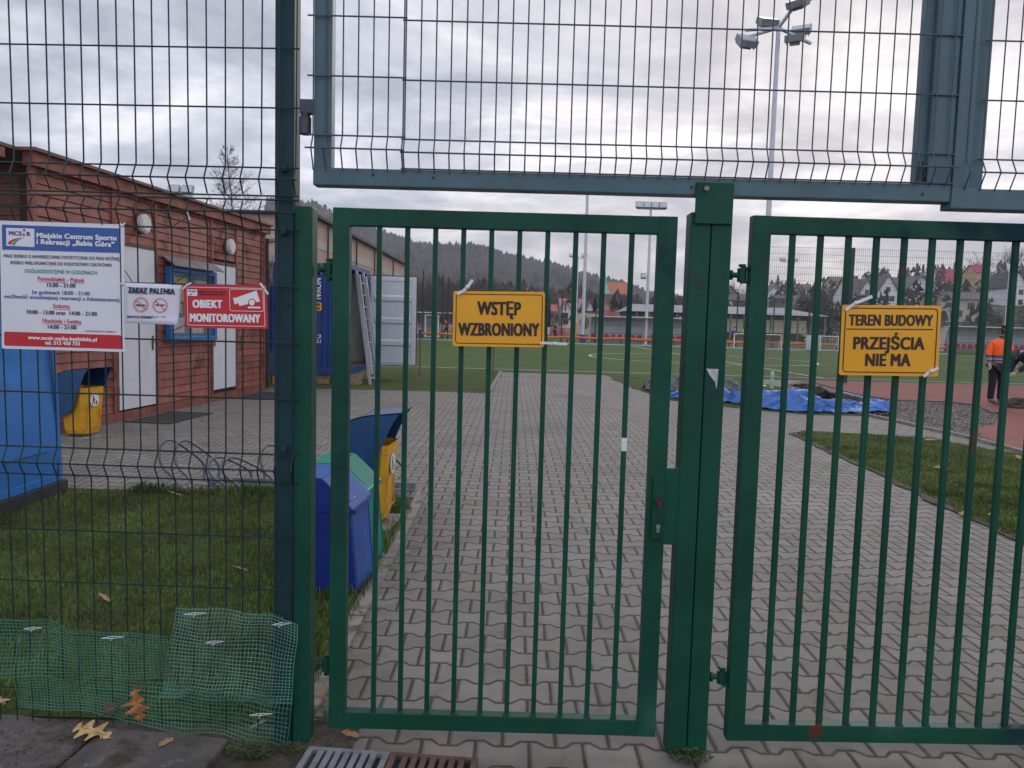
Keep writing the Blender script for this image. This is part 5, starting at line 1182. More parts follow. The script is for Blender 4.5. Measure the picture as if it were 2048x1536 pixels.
# worker one: standing, looking down to his left, hands by the post
g = G(1990, 806); wpos = Vector((g.x, g.y, .012))
w1 = thing('person', 'worker in an orange high-visibility jacket standing by a wooden post', 'person', wpos)
sx = .02
V = [((0, 0, .93), .13), ((0, .0, 1.18), .13), ((.02, .0, 1.40), .10), ((.035, -.02, 1.49), .055), ((.055, -.035, 1.56), .065), ((.065, -.05, 1.64), (.088, .095)), ((.06, -.04, 1.71), .07),
     ((-.10, 0, .88), .085), ((-.11, -.02, .50), .055), ((-.115, 0, .10), .04), ((.10, .02, .88), .085), ((.12, .0, .50), .055), ((.13, .03, .10), .04),
     ((-.17, 0, 1.40), .06), ((-.25, -.02, 1.12), .045), ((-.245, -.09, .89), .033), ((.20, -.02, 1.40), .06), ((.27, -.08, 1.14), .045), ((.19, -.24, .95), .033)]
E = [(0, 1), (1, 2), (2, 3), (3, 4), (4, 5), (5, 6), (0, 7), (7, 8), (8, 9), (0, 10), (10, 11), (11, 12), (2, 13), (13, 14), (14, 15), (2, 16), (16, 17), (17, 18)]
skin_mesh('body', V, E, SKIN, w1)
J = [((0, 0, .86), (.195, .15)), ((0, 0, 1.0), (.20, .155)), ((0, .0, 1.22), (.205, .15)), ((.02, 0, 1.40), (.14, .11)), ((.03, -.015, 1.485), .080),
     ((-.165, 0, 1.365), .088), ((-.255, -.02, 1.13), .072), ((-.25, -.09, .93), .055), ((.20, -.02, 1.365), .088), ((.275, -.08, 1.14), .072), ((.21, -.21, .98), .055)]
skin_mesh('jacket', J, [(0, 1), (1, 2), (2, 3), (3, 4), (3, 5), (5, 6), (6, 7), (3, 8), (8, 9), (9, 10)], jm, w1)
T = [((0, 0, .90), (.17, .14)), ((-.10, 0, .80), .112), ((-.11, -.02, .48), .088), ((-.115, 0, .24), .078), ((-.115, .01, .06), .074), ((.10, .02, .80), .112), ((.12, 0, .48), .088), ((.13, .03, .24), .078), ((.13, .04, .06), .074)]
skin_mesh('trousers', T, [(0, 1), (1, 2), (2, 3), (3, 4), (0, 5), (5, 6), (6, 7), (7, 8)], TROU, w1)
for x, y in ((-.115, 0), (.13, .03)):
    skin_mesh('shoe', [((x, y+.06, .055), .045), ((x, y-.04, .05), .05), ((x+.01, y-.15, .04), .042)], [(0, 1), (1, 2)], SHOE, w1)
hd = Vector((.065, -.05, 1.65))
skin_mesh('hair', [(hd+Vector((0, .03, .035)), (.088, .085)), (hd+Vector((-.005, .04, -.03)), .075), (hd+Vector((0, -.01, .07)), (.075, .07))], [(0, 1), (0, 2)], HAIR, w1)
b = MB(); f0 = hd+Vector((.018, -.088, -.005))
b.sphere(f0+Vector((-.030, .006, .012)), .010, 8, 6); b.sphere(f0+Vector((.030, .002, .012)), .010, 8, 6); b.build('eye', HAIR, w1, world=False)
b = MB(); b.bar(f0+Vector((0, .0, .012)), f0+Vector((.004, -.026, -.026)), .022, .02, (1, 0, 0)); b.build('nose', SKIN, w1, world=False, bevel=.005)
b = MB(); b.bar(f0+Vector((-.022, .004, -.05)), f0+Vector((.022, .002, -.05)), .008, .009); b.build('mouth', M('lip', (.28, .09, .08), .6, .1), w1, world=False)
for s_ in (-1, 1):
    b = MB(); b.sphere(hd+Vector((s_*.088, .012, -.005)), .024, 8, 6, sq=(.45, .8, 1.2)); b.build('ear', SKIN, w1, world=False)
hand(w1, (-.25, -.10, .90), (.02, -.12, -1), (0, -1, 0)); hand(w1, (.20, -.235, .955), (.05, -.5, -.75), (1, .2, 0))
g2 = G(2003, 818); b = MB(); b.bar((g2.x, g2.y, .0), (g2.x+.035, g2.y, 1.02), .085, .075, (0, 1, 0)); o = b.build('wooden_post', M('fresh_timber', (.46, .28, .16), .75, .2, 6, .2, 40), None, bevel=.006); rebase(o, (g2.x, g2.y, 0)); tag(o, 'pale wooden post held upright between the two workers', 'post')
# worker two: stooping in navy workwear, cut by the photo edge
w2 = thing('person', 'stooping worker in navy workwear bending over the wooden post', 'person', (g2.x+.62, g2.y+.02, .012))
V = [((.12, 0, .92), .14), ((-.05, 0, 1.10), .14), ((-.22, 0, 1.20), .12), ((-.34, 0, 1.18), .055), ((-.42, -.01, 1.14), .08), ((-.47, -.01, 1.10), .085),
     ((.14, -.10, .84), .09), ((.02, -.13, .48), .06), ((.10, -.12, .09), .042), ((.14, .10, .84), .09), ((.12, .12, .46), .06), ((.26, .12, .09), .042),
     ((-.20, -.19, 1.17), .06), ((-.30, -.24, .93), .045), ((-.46, -.13, .78), .033), ((-.20, .19, 1.17), .06), ((-.32, .2, .92), .045), ((-.46, .09, .72), .033)]
E = [(0, 1), (1, 2), (2, 3), (3, 4), (4, 5), (0, 6), (6, 7), (7, 8), (0, 9), (9, 10), (10, 11), (2, 12), (12, 13), (13, 14), (2, 15), (15, 16), (16, 17)]
skin_mesh('body', V, E, SKIN, w2)
J = [((.16, 0, .93), (.19, .17)), ((-.02, 0, 1.09), (.20, .18)), ((-.20, 0, 1.18), (.185, .16)), ((-.355, 0, 1.175), .098), ((-.19, -.19, 1.165), .085), ((-.30, -.245, .94), .07), ((-.42, -.15, .81), .052), ((-.19, .19, 1.165), .085), ((-.32, .205, .93), .07), ((-.43, .10, .75), .052)]
skin_mesh('jacket', J, [(0, 1), (1, 2), (2, 3), (2, 4), (4, 5), (5, 6), (2, 7), (7, 8), (8, 9)], NAVY, w2)
T = [((.13, 0, .88), (.18, .17)), ((.14, -.10, .76), .115), ((.02, -.13, .46), .088), ((.07, -.12, .22), .076), ((.09, -.12, .10), .07), ((.14, .10, .76), .115), ((.12, .12, .44), .088), ((.22, .12, .22), .076), ((.25, .12, .10), .07)]
skin_mesh('trousers', T, [(0, 1), (1, 2), (2, 3), (3, 4), (0, 5), (5, 6), (6, 7), (7, 8)], TROU, w2)
for x, y in ((.10, -.12), (.26, .12)): skin_mesh('shoe', [((x+.05, y, .055), .045), ((x-.05, y, .05), .05), ((x-.16, y, .04), .04)], [(0, 1), (1, 2)], M('teal_black_shoe', (.02, .10, .08), .7, .5, 14), w2)
skin_mesh('cap', [((-.455, -.01, 1.165), (.092, .09)), ((-.40, 0, 1.175), .085), ((-.53, -.01, 1.13), .055)], [(0, 1), (0, 2)], M('dark_cap', (.03, .035, .035), .8, .2, 20), w2)
b = MB(); b.sphere((-.545, -.045, 1.075), .010, 8, 6); b.sphere((-.545, .025, 1.075), .010, 8, 6); b.build('eye', HAIR, w2, world=False)
b = MB(); b.bar((-.545, -.01, 1.085), (-.57, -.01, 1.05), .022, .02); b.build('nose', SKIN, w2, world=False, bevel=.005)
hand(w2, (-.455, -.13, .78), (-1, .35, -.4), (0, .3, 1)); hand(w2, (-.455, .09, .72), (-1, -.4, -.3), (0, .3, 1))

# ================================================================== MESH FENCE, MASTS, STAKES, PITCH SIDE
fy = 23.7
fp = G(1690, 766); top = P(1690, 500, fp.y).z; mfx0 = P(1513, 640, fp.y).x
mf = thing('mesh_fence', 'tall green double-wire mesh fence along the edge of the turf pitch', 'fence', (fp.x, fp.y, 0))
b = MB(); xr = fp.x+9
for i in range(int((xr-mfx0)/.062)+1): x = mfx0+i*.062; b.bar((x, fp.y-.06, .05), (x, fp.y-.06, top+.05), .0045, .0045, (0, 1, 0))
for j in range(int(top/.2)+1):
    z = .06+j*.2; b.bar((mfx0, fp.y-.066, z), (xr, fp.y-.066, z), .0055, .0055); b.bar((mfx0, fp.y-.054, z), (xr, fp.y-.054, z), .0055, .0055)
b.build('wire_panel', M('far_green_wire', (.05, .075, .075), .5, .2, 1), mf, fixn=False)
for x in (mfx0+.03, fp.x, fp.x+4.9, fp.x+8.9):
    b = MB(); b.bx(x-.045, x+.045, fp.y-.04, fp.y+.04, -.1, top+.07); b.build('post', M('far_green_post', (.018, .05, .042), .5, .2, 2), mf, bevel=.004)

def mast(label, base_px, base_py, top_px, top_py, r0, r1, Y=None, head=None, name='floodlight_mast', zb=0.0, group='floodlight masts round the pitches'):
    g = G(base_px, base_py) if Y is None else P(base_px, base_py, Y); Y = g.y; zt = P(top_px, top_py, Y).z; x = (g.x+P(top_px, top_py, Y).x)/2 if Y is None else P((base_px+top_px)/2, (base_py+top_py)/2, Y).x
    o = thing(name, label, 'floodlight', (x, Y, zb), group=group); b = MB(); b.tube([(x, Y, zb), (x, Y, zb+(zt-zb)*.5), (x, Y, zt)], [r0, (r0+r1)/2, r1], 12); b.disc((x, Y, zb), r0*2.2, (0, 0, 1), .03, 12); b.build('pole', MAST, o, smooth=False)
    if head: head(o, x, Y, zt)
    return o
def lamp(o, c, yawv, pitch, w=.44, h=.34, d=.14):
    b = MB(); Rm = Matrix.Rotation(yawv, 3, 'Z') @ Matrix.Rotation(pitch, 3, 'X'); c = Vector(c)
    b.bx(c.x-w/2, c.x+w/2, c.y-d/2, c.y+d/2, c.z-h/2, c.z+h/2, rot=Rm, ctr=c); b.bx(c.x-w*.25, c.x+w*.25, c.y+d/2, c.y+d, c.z-h*.3, c.z+h*.3, rot=Rm, ctr=c)
    for i in range(5): xx = c.x-w*.4+i*w*.2; b.bx(xx-.006, xx+.006, c.y+d/2, c.y+d*.85, c.z-h*.45, c.z+h*.45, rot=Rm, ctr=c)
    l_ = b.build('lamp', LAMPG, o, bevel=.01); b = MB(); b.bx(c.x-w*.45, c.x+w*.45, c.y-d/2-.006, c.y-d/2-.001, c.z-h*.43, c.z+h*.43, rot=Rm, ctr=c); b.build('lamp_glass', LAMPGL, l_); return l_
def big_head(o, x, Y, zt):
    b = MB(); arms = [(-.95, -.25, -.18), (1.05, .45, -.22), (.55, -1.5, .95), (-.55, 1.0, .1)]
    for dx, dy, dz in arms: b.bar((x, Y, zt-.05), (x+dx, Y+dy, zt+dz-.05), .075, .06)
    b.build('crossarm', MAST, o)
    for c, yw, pt in (((x-.90, Y-.25, zt-.50), R_(15), R_(-48)), ((x-.27, Y+.1, zt+.14), R_(8), R_(-62)), ((x+.72, Y+.3, zt+.02), R_(-28), R_(-55)), ((x+.42, Y-.1, zt-.35), R_(-25), R_(-75)), ((x+.22, Y-.8, zt+.30), R_(-50), R_(-60)), ((x+.42, Y-1.25, zt+.62), R_(-50), R_(-60))): lamp(o, c, yw, pt, .50, .40, .17)
mast('tall white floodlight mast with six lamps on crossed arms rising above the frames', 1516, 772, 1560, 52, .088, .055, None, big_head)
def quad_head(o, x, Y, zt, n=4, w=.62, h=.55, gap=.66):
    b = MB(); b.bar((x-gap*(n-1)/2-.2, Y, zt-.25), (x+gap*(n-1)/2+.2, Y, zt-.25), .12, .1); b.build('crossarm', MAST, o)
    for i in range(n): lamp(o, (x+(i-(n-1)/2)*gap, Y-.1, zt+.05), 0, R_(-25), w, h, .2)
o = mast('pale floodlight mast with a row of four lamps beside the pitch shelter', 1289, 689, 1304, 412, .14, .10, None, quad_head)
q = P(1290, 548, 62.5); lamp(o, (o.location.x-.42, o.location.y-.1, q.z), 0, R_(-20), .42, .42, .3)
mast('pale grey mast with a blue padded foot left of the pitch shelter', 1163, 688, 1177, 376, .15, .11)
o = [q for q in bpy.data.objects if q.name.startswith('floodlight_mast')][-1]
b = MB(); b.tube([(o.location.x, o.location.y, .02), (o.location.x, o.location.y, .75)], .21, 12); b.build('foot_padding', M('blue_padding', (.02, .06, .25), .6, .1), o)
quad_head(o, o.location.x, o.location.y, P(1177, 373, o.location.y).z)
def t_head(o, x, Y, zt): quad_head(o, x, Y, zt, 2, .7, .35, 1.5)
mast('slim far floodlight mast with two small lamps over the hill', 1150, 660, 1158, 512, .11, .08, 95, t_head)
mast('slim far floodlight mast with a yellow padded foot before the white house', 1570, 668, 1576, 520, .13, .09, 95, t_head)
def twin_head(o, x, Y, zt): quad_head(o, x, Y, zt, 2, .55, .42, .66)
mast('twin floodlight on a slim pole rising behind the timber cabin', 366, 640, 363, 382, .06, .05, 38, twin_head)
def street_head(o, x, Y, zt): b = MB(); b.bar((x, Y, zt), (x+.9, Y-.3, zt+.25), .16, .10); b.build('lamp', LAMPG, o)
mast('slanting street lamp pole above the right pitch shelter', 2008, 668, 2022, 537, .12, .08, 66, street_head, 'street_lamp', group=None)
for lab, px, py, y in (('yellow padded post left of the grey mast', 1150, 664, 80), ('yellow padded post at the foot of the far slim mast', 1569, 672, 93), ('yellow padded post beside the green bibbed player', 1359, 668, 75)):
    q = P(px, py, y); o = thing('padded_post', lab, 'post', (q.x, y, 0)); b = MB(); b.tube([(q.x, y, 0), (q.x, y, 1.75)], .17, 12); b.build('padding', M('yellow_padding', (.62, .33, .02), .5, .1), o); b = MB(); b.tube([(q.x, y, 0), (q.x, y, 2.6)], .05, 8); b.build('pole', MAST, o)
for i, (px, py, y, lab) in enumerate(((839, 751, 21.6, 'thin wooden tree stake with a dark wrap at the container door'), (986, 752, 22.0, 'thin wooden tree stake at the corner of the far lawn'))):
    q = P(px, py, y); zt = P(px, 672 if i == 0 else 695, y).z; o = thing('tree_stake', lab, 'stake', (q.x, y, 0)); b = MB(); b.tube([(q.x, y, -.1), (q.x+.005, y, zt)], .028, 8); b.build('stake', M('stake_wood', (.17, .105, .08), .8, .2, 9), o)
    if i == 0: b = MB(); b.tube([(q.x, y, zt-.02), (q.x+.003, y, zt+.16)], .05, 8); b.build('wrap', CONTB, o)
    else: b = MB(); b.tube([(q.x+.005, y, zt-.02), (q.x+.005, y, zt)], .034, 8); b.build('stake_cap', BLACKP, o)
# orange padded rail along the far side of the turf
b = MB(); ro = thing('barrier_rail', 'long orange padded rail along the far edge of the turf pitch', 'rail', (5, 61, 0))
yr = 61.0; xl, xr = P(760, 665, yr).x, 34
b.tube([(x, yr-.012*x, .50+.03*math.sin(x*1.7)) for x in np.linspace(xl, xr, 90)], .10, 8); b.build('padding', ORANGE, ro)
for x in np.linspace(xl, xr, 22):
    b = MB(); b.bar((x, yr-.012*x, 0), (x, yr-.012*x, .48), .06, .06, (0, 1, 0)); b.build('post', BLACKP, ro)
b = MB(); b.bx(xl, xr, 60.2, 60.28, .0, .10); struct(b.build('pitch_kerb', M('pale_kerb', (.42, .44, .42), .8, .1)))
# tall ball-catch posts
for i, (px, top_) in enumerate(((845, 540), (884, 552), (895, 555), (1122, 578), (1190, 590), (1472, 586), (1545, 597), (1616, 613))):
    y = 63.5; x = P(px, 680, y).x; b = MB(); zt = P(px, top_, y).z; b.tube([(x, y, 0), (x, y, zt)], .055, 8); o = b.build('net_post', M('dark_green_net_post', (.012, .035, .03), .5, .2, 2), None); rebase(o, (x, y, 0))
    tag(o, 'slim dark green ball-catch net post beyond the orange rail', 'post', 'ball-catch net posts beyond the orange rail')
# shelters (dugouts)
def shelter(label, px0, px1, y, ztop):
    x0, x1 = P(px0, 660, y).x, P(px1, 660, y).x; o = thing('team_shelter', label, 'shelter', ((x0+x1)/2, y, 0)); n = max(3, int((x1-x0)/1.3))
    prof = [(1.3, .1), (1.35, .8), (1.25, 1.45), (.95, 1.95), (.45, ztop-.02), (-.35, ztop)]
    b = MB(); a = [Vector((x0, y+q[0], q[1])) for q in prof]; c = [Vector((x1, y+q[0], q[1])) for q in prof]
    b.add(a+c, [(i, i+1, 7+i, 6+i) for i in range(5)]); sh = b.build('canopy', POLY, o); md = sh.modifiers.new('t', 'SOLIDIFY'); md.thickness = .02
    for x in (x0, x1):
        b = MB(); e = [Vector((x, y+q[0], q[1])) for q in prof]+[Vector((x, y+.2, .9)), Vector((x, y+.3, .1))]; b.prism(e, [p+Vector((.02, 0, 0)) for p in e]); b.build('side_panel', POLY, o)
    for i in range(n+1):
        x = x0+(x1-x0)*i/n; b = MB(); b.tube([Vector((x, y+q[0]-.03, q[1]-.03)) for q in prof], .035, 6); b.build('hoop', MAST, o)
    b = MB(); b.tube([(x0, y-.35, ztop), (x1, y-.35, ztop)], .045, 6); b.tube([(x0, y+1.2, .95), (x1, y+1.2, .95)], .05, 6); b.tube([(x0, y+.55, .30), (x1, y+.55, .30)], .04, 6); b.build('rail', MAST, o)
    m_ = int((x1-x0)/.56)
    for i in range(m_):
        x = x0+.35+i*.56; b = MB(); b.bx(x-.20, x+.20, y+.35, y+.75, .36, .41); b.bx(x-.20, x+.20, y+.73, y+.79, .38, .78); b.build('seat', SEATR, o, bevel=.015)
    return o
shelter('white arched team shelter with a row of red seats behind the pitch', 1181, 1400, 65.0, 2.25)
shelter('white arched team shelter with red seats behind the orange-jacketed worker', 1893, 2120, 66.0, 2.25)
# goals and small frames
def goal(label, px0, px1, py, y, h, dep, r, grid=0):
    x0, x1 = P(px0, py, y).x, P(px1, py, y).x; o = thing('goal', label, 'goal', ((x0+x1)/2, y, 0)); b = MB()
    b.tube([(x0, y, 0), (x0, y, h), (x1, y, h), (x1, y, 0)], r, 8); b.tube([(x0, y, h), (x0, y+dep, .05), (x1, y+dep, .05), (x1, y, h)], r*.7, 6); b.build('frame', WHITEP, o)
    b = MB(); m_ = 10
    for i in range(m_+1): x = x0+(x1-x0)*i/m_; b.tube([(x, y, h), (x, y+dep, .05)], .012, 3)
    for j in range(7): t = j/6; b.tube([(x0, y+dep*t, h*(1-t)+.05*t), (x1, y+dep*t, h*(1-t)+.05*t)], .012, 3)
    b.build('net', M('grey_net', (.30, .31, .33), .8, .1), o); return o
goal('white upright small goal beside the container door edge', 850, 876, 665, 70, 2.0, .8, .07)
goal('white wide goal behind the container on the far pitch', 832, 935, 660, 92, 2.44, 1.6, .06)
goal('small white training goal left of the wide gate sign', 1468, 1506, 694, 60.6, 1.15, .7, .05)
goal('small white training goal behind the slim green net post', 1528, 1562, 694, 60.2, 1.15, .7, .05)
goal('small white training goal next to the tall mesh fence post', 1640, 1676, 698, 59.4, 1.15, .7, .05)
b = MB(); x0, x1 = P(1612, 690, 60).x, P(1639, 690, 60).x; b.bx(x0, x1, 60, 60.06, .05, 1.2); o = b.build('white_panel', POLY, None, bevel=.02); rebase(o, ((x0+x1)/2, 60, 0)); tag(o, 'pale upright panel between the small training goals', 'panel')
for i, (px0, px1, y, m_) in enumerate(((880, 906, 98, (.50, .30, .32)), (1076, 1100, 100, (.50, .52, .56)), (1100, 1128, 101, (.42, .12, .13)), (1128, 1150, 100, (.46, .20, .20)), (1215, 1265, 104, (.45, .3, .3)))):
    x0, x1 = P(px0, 655, y).x, P(px1, 655, y).x; o = thing('advertising_board', ('pale red board behind the running player in dark red', 'pale board left of the grey mast', 'dark red board left of the grey mast', 'faded red board next to the yellow padded post', 'pale red board behind the team shelter')[i], 'board', ((x0+x1)/2, y, 0)); b = MB(); b.bx(x0, x1, y, y+.08, .15, 1.05); b.build('panel', M('faded_board_%d' % i, m_, .7, .35, 1.1), o); b = MB()
    for x in np.linspace(x0+.1, x1-.1, 3): b.bx(x-.03, x+.03, y+.09, y+.15, 0, .95)
    b.build('leg', BLACKP, o)
# footballers
def player(label, px, py, y, shirt, legs, pose=0, rz=0.0):
    q = P(px, py, y); o = thing('person', label, 'person', (q.x, y, 0), rz); st = .26 if pose else .10; ln = .12 if pose else 0
    V = [((0, 0, .90), .12), ((ln*.5, 0, 1.2), .12), ((ln, 0, 1.42), .09), ((ln, 0, 1.50), .05), ((ln+.02, -.01, 1.62), .09), ((ln+.02, 0, 1.70), .075),
         ((-.02, -.09, .82), .08), ((-st*.2+.04, -.10, .48), .055), ((-st, -.10, .09), .04), ((.02, .09, .82), .08), ((st*.8, .10, .50), .055), ((st*.9, .10, .09), .04),
         ((ln, -.19, 1.38), .055), ((ln-.1*pose, -.27, 1.12), .042), ((ln+.1*pose, -.28, .90), .03), ((ln, .19, 1.38), .055), ((ln+.1*pose, .26, 1.12), .042), ((ln+.22*pose, .22, .98), .03)]
    E = [(0, 1), (1, 2), (2, 3), (3, 4), (4, 5), (0, 6), (6, 7), (7, 8), (0, 9), (9, 10), (10, 11), (2, 12), (12, 13), (13, 14), (2, 15), (15, 16), (16, 17)]
    skin_mesh('body', V, E, SKIN, o, 1)
    J = [(V[0][0], (.15, .13)), (V[1][0], (.165, .14)), (V[2][0], .12), (V[12][0], .08), (V[13][0], .058), (V[15][0], .08), (V[16][0], .058)]
    skin_mesh('shirt', J, [(0, 1), (1, 2), (2, 3), (3, 4), (2, 5), (5, 6)], shirt, o, 1)
    T = [((0, 0, .90), (.15, .13)), (V[6][0], .10), (V[7][0], .075), (tuple(Vector(V[8][0])*.9+Vector(V[7][0])*.1), .06), (V[9][0], .10), (V[10][0], .075), (tuple(Vector(V[11][0])*.9+Vector(V[10][0])*.1), .06)]
    skin_mesh('trousers', T, [(0, 1), (1, 2), (2, 3), (0, 4), (4, 5), (5, 6)], legs, o, 1)
    b = MB(); h_ = Vector(V[4][0]); b.sphere(h_+Vector((-.01, .01, .05)), .10, 10, 6, sq=(1, 1, .8)); b.build('hair', HAIR, o, world=False, smooth=True)
    return o
BIB = M('green_bib', (.10, .52, .10), .7, .1); DRED = M('dark_red_top', (.22, .02, .04), .8, .1); DKT = M('dark_training_top', (.02, .035, .035), .8, .1); BLT = M('blue_training_top', (.03, .12, .38), .8, .1)
player('running player in a dark red top left of the no entry sign', 893, 666, 76, DRED, TROU, 1, R_(160))
player('striding player in dark training clothes right of the no entry sign', 1109, 669, 77, DKT, TROU, 1, R_(20))
player('person in dark clothes standing left of the pitch shelter', 1166, 668, 80, DKT, TROU, 0)
player('player in a green bib between the gate post and the shelter', 1352, 672, 80, BIB, TROU, 0)
player('player in a blue top behind the hinge side of the wide gate', 1468, 677, 78, BLT, TROU, 0, R_(60))
player('player in a green bib right of the blue-topped player', 1484, 672, 100, BIB, TROU, 1, R_(0))
player('player in a green bib beside the slim green net post', 1545, 677, 84, BIB, TROU, 0, R_(80))
player('player in a green bib in front of the pavilion end', 1607, 681, 82, BIB, TROU, 1, R_(190))
# ================================================================== BACKGROUND
def bg_brick():
    m_ = bpy.data.materials.new('pink_brick'); m_.use_nodes = True; k = NT(m_.node_tree); bs = k.n['Principled BSDF']; tc = k.new('ShaderNodeTexCoord').outputs['Object']
    x, y, z = k.xyz(tc); v = k.vec(k.m('ADD', x, y), z, 0.0); br = k.new('ShaderNodeTexBrick'); k.l.new(v, br.inputs['Vector']); br.inputs['Scale'].default_value = 1.0
    br.inputs['Color1'].default_value = (.40, .205, .165, 1); br.inputs['Color2'].default_value = (.47, .27, .225, 1); br.inputs['Mortar'].default_value = (.42, .36, .33, 1); br.inputs['Mortar Size'].default_value = .012; br.inputs['Brick Width'].default_value = .26; br.inputs['Row Height'].default_value = .08
    c = k.mix(k.step(k.noise(tc, .35, 4, .6), .45, .65, 0, .5), br.outputs[0], (.50, .32, .26)); k.put(bs.inputs['Base Color'], c); bs.inputs['Roughness'].default_value = .85; return m_
BRICK = bg_brick()
X0 = -11.2; Yn, Yf = 42.0, 80.0
sch = thing('brick_building', 'long pink brick building with a flat dark roof edge behind the container', 'building', (X0, Yn, 0))
zt = (P(640, 453, X0/((640-1024)/FPX)).z+P(805, 519, X0/((805-1024)/FPX)).z)/2
b = MB(); b.bx(X0-26, X0, Yn, Yf, -.2, zt-.16); wl = b.build('wall', BRICK, sch)
b = MB(); b.bx(X0-26.3, X0+.35, Yn-.3, Yf+.3, zt-.16, zt); b.build('roof', M('dark_roof_edge', (.035, .033, .036), .7, .2, 1), sch)
PALE = M('pale_concrete_band', (.40, .37, .34), .85, .1, 1)
b = MB(); b.bx(X0-26.02, X0+.03, Yn-.03, Yf+.02, zt-1.75, zt-1.25); b.build('band', PALE, sch)
GL2 = M('pale_reflecting_glass', (.30, .33, .38), .15, .1, 1)
for i, yy in enumerate((44.2, 47.0, 49.8, 52.6, 55.6, 58.8, 62.2, 65.8, 69.6, 73.4)):
    b = MB(); b.bx(X0+.005, X0+.05, yy, yy+1.1, 2.4, 4.35); f_ = b.build('window', PALE, sch); b = MB(); b.bx(X0+.052, X0+.056, yy+.12, yy+.52, 2.5, 4.25); b.bx(X0+.052, X0+.056, yy+.6, yy+1.0, 2.5, 4.25); b.build('pane', GL2 if i % 2 else GLASSD, f_)
for yy in (45.9, 54.2, 61.2, 70.5):
    b = MB(); b.tube([(X0+.12, yy, 0), (X0+.12, yy, zt-.3)], .055, 6); b.build('downpipe', M('dark_pipe', (.03, .028, .03), .5, .2, 8), sch)
b = MB(); b.bx(X0+.1, X0+1.6, 72, 76, 3.9, 4.25); b.build('canopy', M('grey_canopy', (.14, .15, .15), .7, .2, 2), sch)
# hillside that carries the houses
def smooth(t): t = max(0, min(1, t)); return t*t*(3-2*t)
def slope(q): return float(np.interp(q, [-.35, -.1, .02, .10, .17, .26, .336, .40, .44, .505, .57, .65, .9], [.010, .015, .025, .030, .030, .030, .072, .078, .088, .106, .114, .122, .13]))
def T(x, y):
    if y < 130: return 0.0
    s_ = slope(x/y); d = min(y, 430)-130; return s_*d*smooth(d/60)+ (noise.noise(Vector((x*.02, y*.02, 3)))*.8 if y > 150 else 0)
HILLC = M('winter_meadow', (.062, .066, .036), .95, .35, .03, dirt=((.06, .05, .042), .5, .02, .1))
b = MB(); NXh, NYh = 90, 46; q = []
for j in range(NYh+1):
    y = 125+ (520-125)*(j/NYh)
    for i in range(NXh+1):
        x = y*(-.5+1.6*i/NXh); q.append((x, y, T(x, y)-.02))
b.add(q, [(j*(NXh+1)+i, j*(NXh+1)+i+1, (j+1)*(NXh+1)+i+1, (j+1)*(NXh+1)+i) for j in range(NYh) for i in range(NXh)])
struct(b.build('hillside', HILLC, None, smooth=True, fixn=False))
# the wooded ridge
RID = [(-900, 400), (300, 400), (560, 425), (640, 440), (700, 462), (740, 478), (790, 496), (822, 499), (870, 505), (915, 509), (960, 517), (1000, 527), (1040, 535), (1080, 543), (1120, 553), (1160, 566), (1200, 577), (1250, 589), (1300, 603), (1350, 611), (1400, 618), (1460, 626), (1560, 634), (1800, 640), (3000, 650)]
RY = 1050.0
def ridge(x, y):
    px = 1024+FPX*x/y; r = float(np.interp(px, [p[0] for p in RID], [p[1] for p in RID])); hz = 644+.0275*(px-1024)
    zr = (hz-r)/FPX*RY+EYE-9; t = smooth((y-480)/(RY-480)); return max(0, zr*t*(1+.05*noise.noise(Vector((x*.006, y*.006, 2)))))
HM = M('wooded_hill_floor', (.072, .058, .056), .95, .3, .01)
b = MB(); q = []; n1, n2 = 120, 40
for j in range(n2+1):
    y = 470+(1500-470)*j/n2
    for i in range(n1+1):
        x = y*(-.9+1.75*i/n1); q.append((x, y, ridge(x, min(y, RY))-1.0 if y <= RY else ridge(x*RY/y, RY)-1-.02*(y-RY)))
b.add(q, [(j*(n1+1)+i, j*(n1+1)+i+1, (j+1)*(n1+1)+i+1, (j+1)*(n1+1)+i) for j in range(n2) for i in range(n1)])
struct(b.build('wooded_hill', HM, None, smooth=True, fixn=False))
def forest(name, label, spots, mat, bare=True):
    """far trees as loose clumps of small faces; one mass"""
    V = []; F = []
    for x, y, z, h, con in spots:
        m_ = 16 if con else 14
        for i in range(m_):
            t = (i+.5)/m_; a = random.uniform(0, 6.28)
            if con: r = h*.20*(1-t)**.9*random.uniform(.5, 1.1)+.2; zz_ = z+h*(.08+.9*t)
            else: r = h*.30*math.sin(math.pi*min(1, .15+.85*t))**.7*random.random()**.5; zz_ = z+h*(.25+.75*t)
            cx_, cy_ = x+r*math.cos(a)*.7, y+r*math.sin(a)*.7; s_ = h*(.10 if con else .09)*random.uniform(.6, 1.5)
            o_ = len(V); dx, dy = math.cos(a), math.sin(a)
            V += [(cx_-dy*s_-dx*s_*.4, cy_+dx*s_, zz_-s_*random.uniform(.4, 1.1)), (cx_+dy*s_+dx*s_*.5, cy_-dx*s_, zz_-s_*random.uniform(.3, 1.0)), (cx_+random.uniform(-s_, s_)*.5, cy_+random.uniform(-s_, s_)*.5, zz_+s_*1.2)]; F.append((o_, o_+1, o_+2))
        o_ = len(V); w_ = h*.012+.05; V += [(x-w_, y, z-1), (x+w_, y, z-1), (x, y, z+h*.95)]; F.append((o_, o_+1, o_+2))
        o_ = len(V); V += [(x, y-w_, z-1), (x, y+w_, z-1), (x, y, z+h*.95)]; F.append((o_, o_+1, o_+2))
    me = bpy.data.meshes.new(name); me.from_pydata(V, [], F); me.materials.append(mat); me.update(); o = link(name, me); tag(o, label, 'wood', kind='stuff'); return o
sp = []
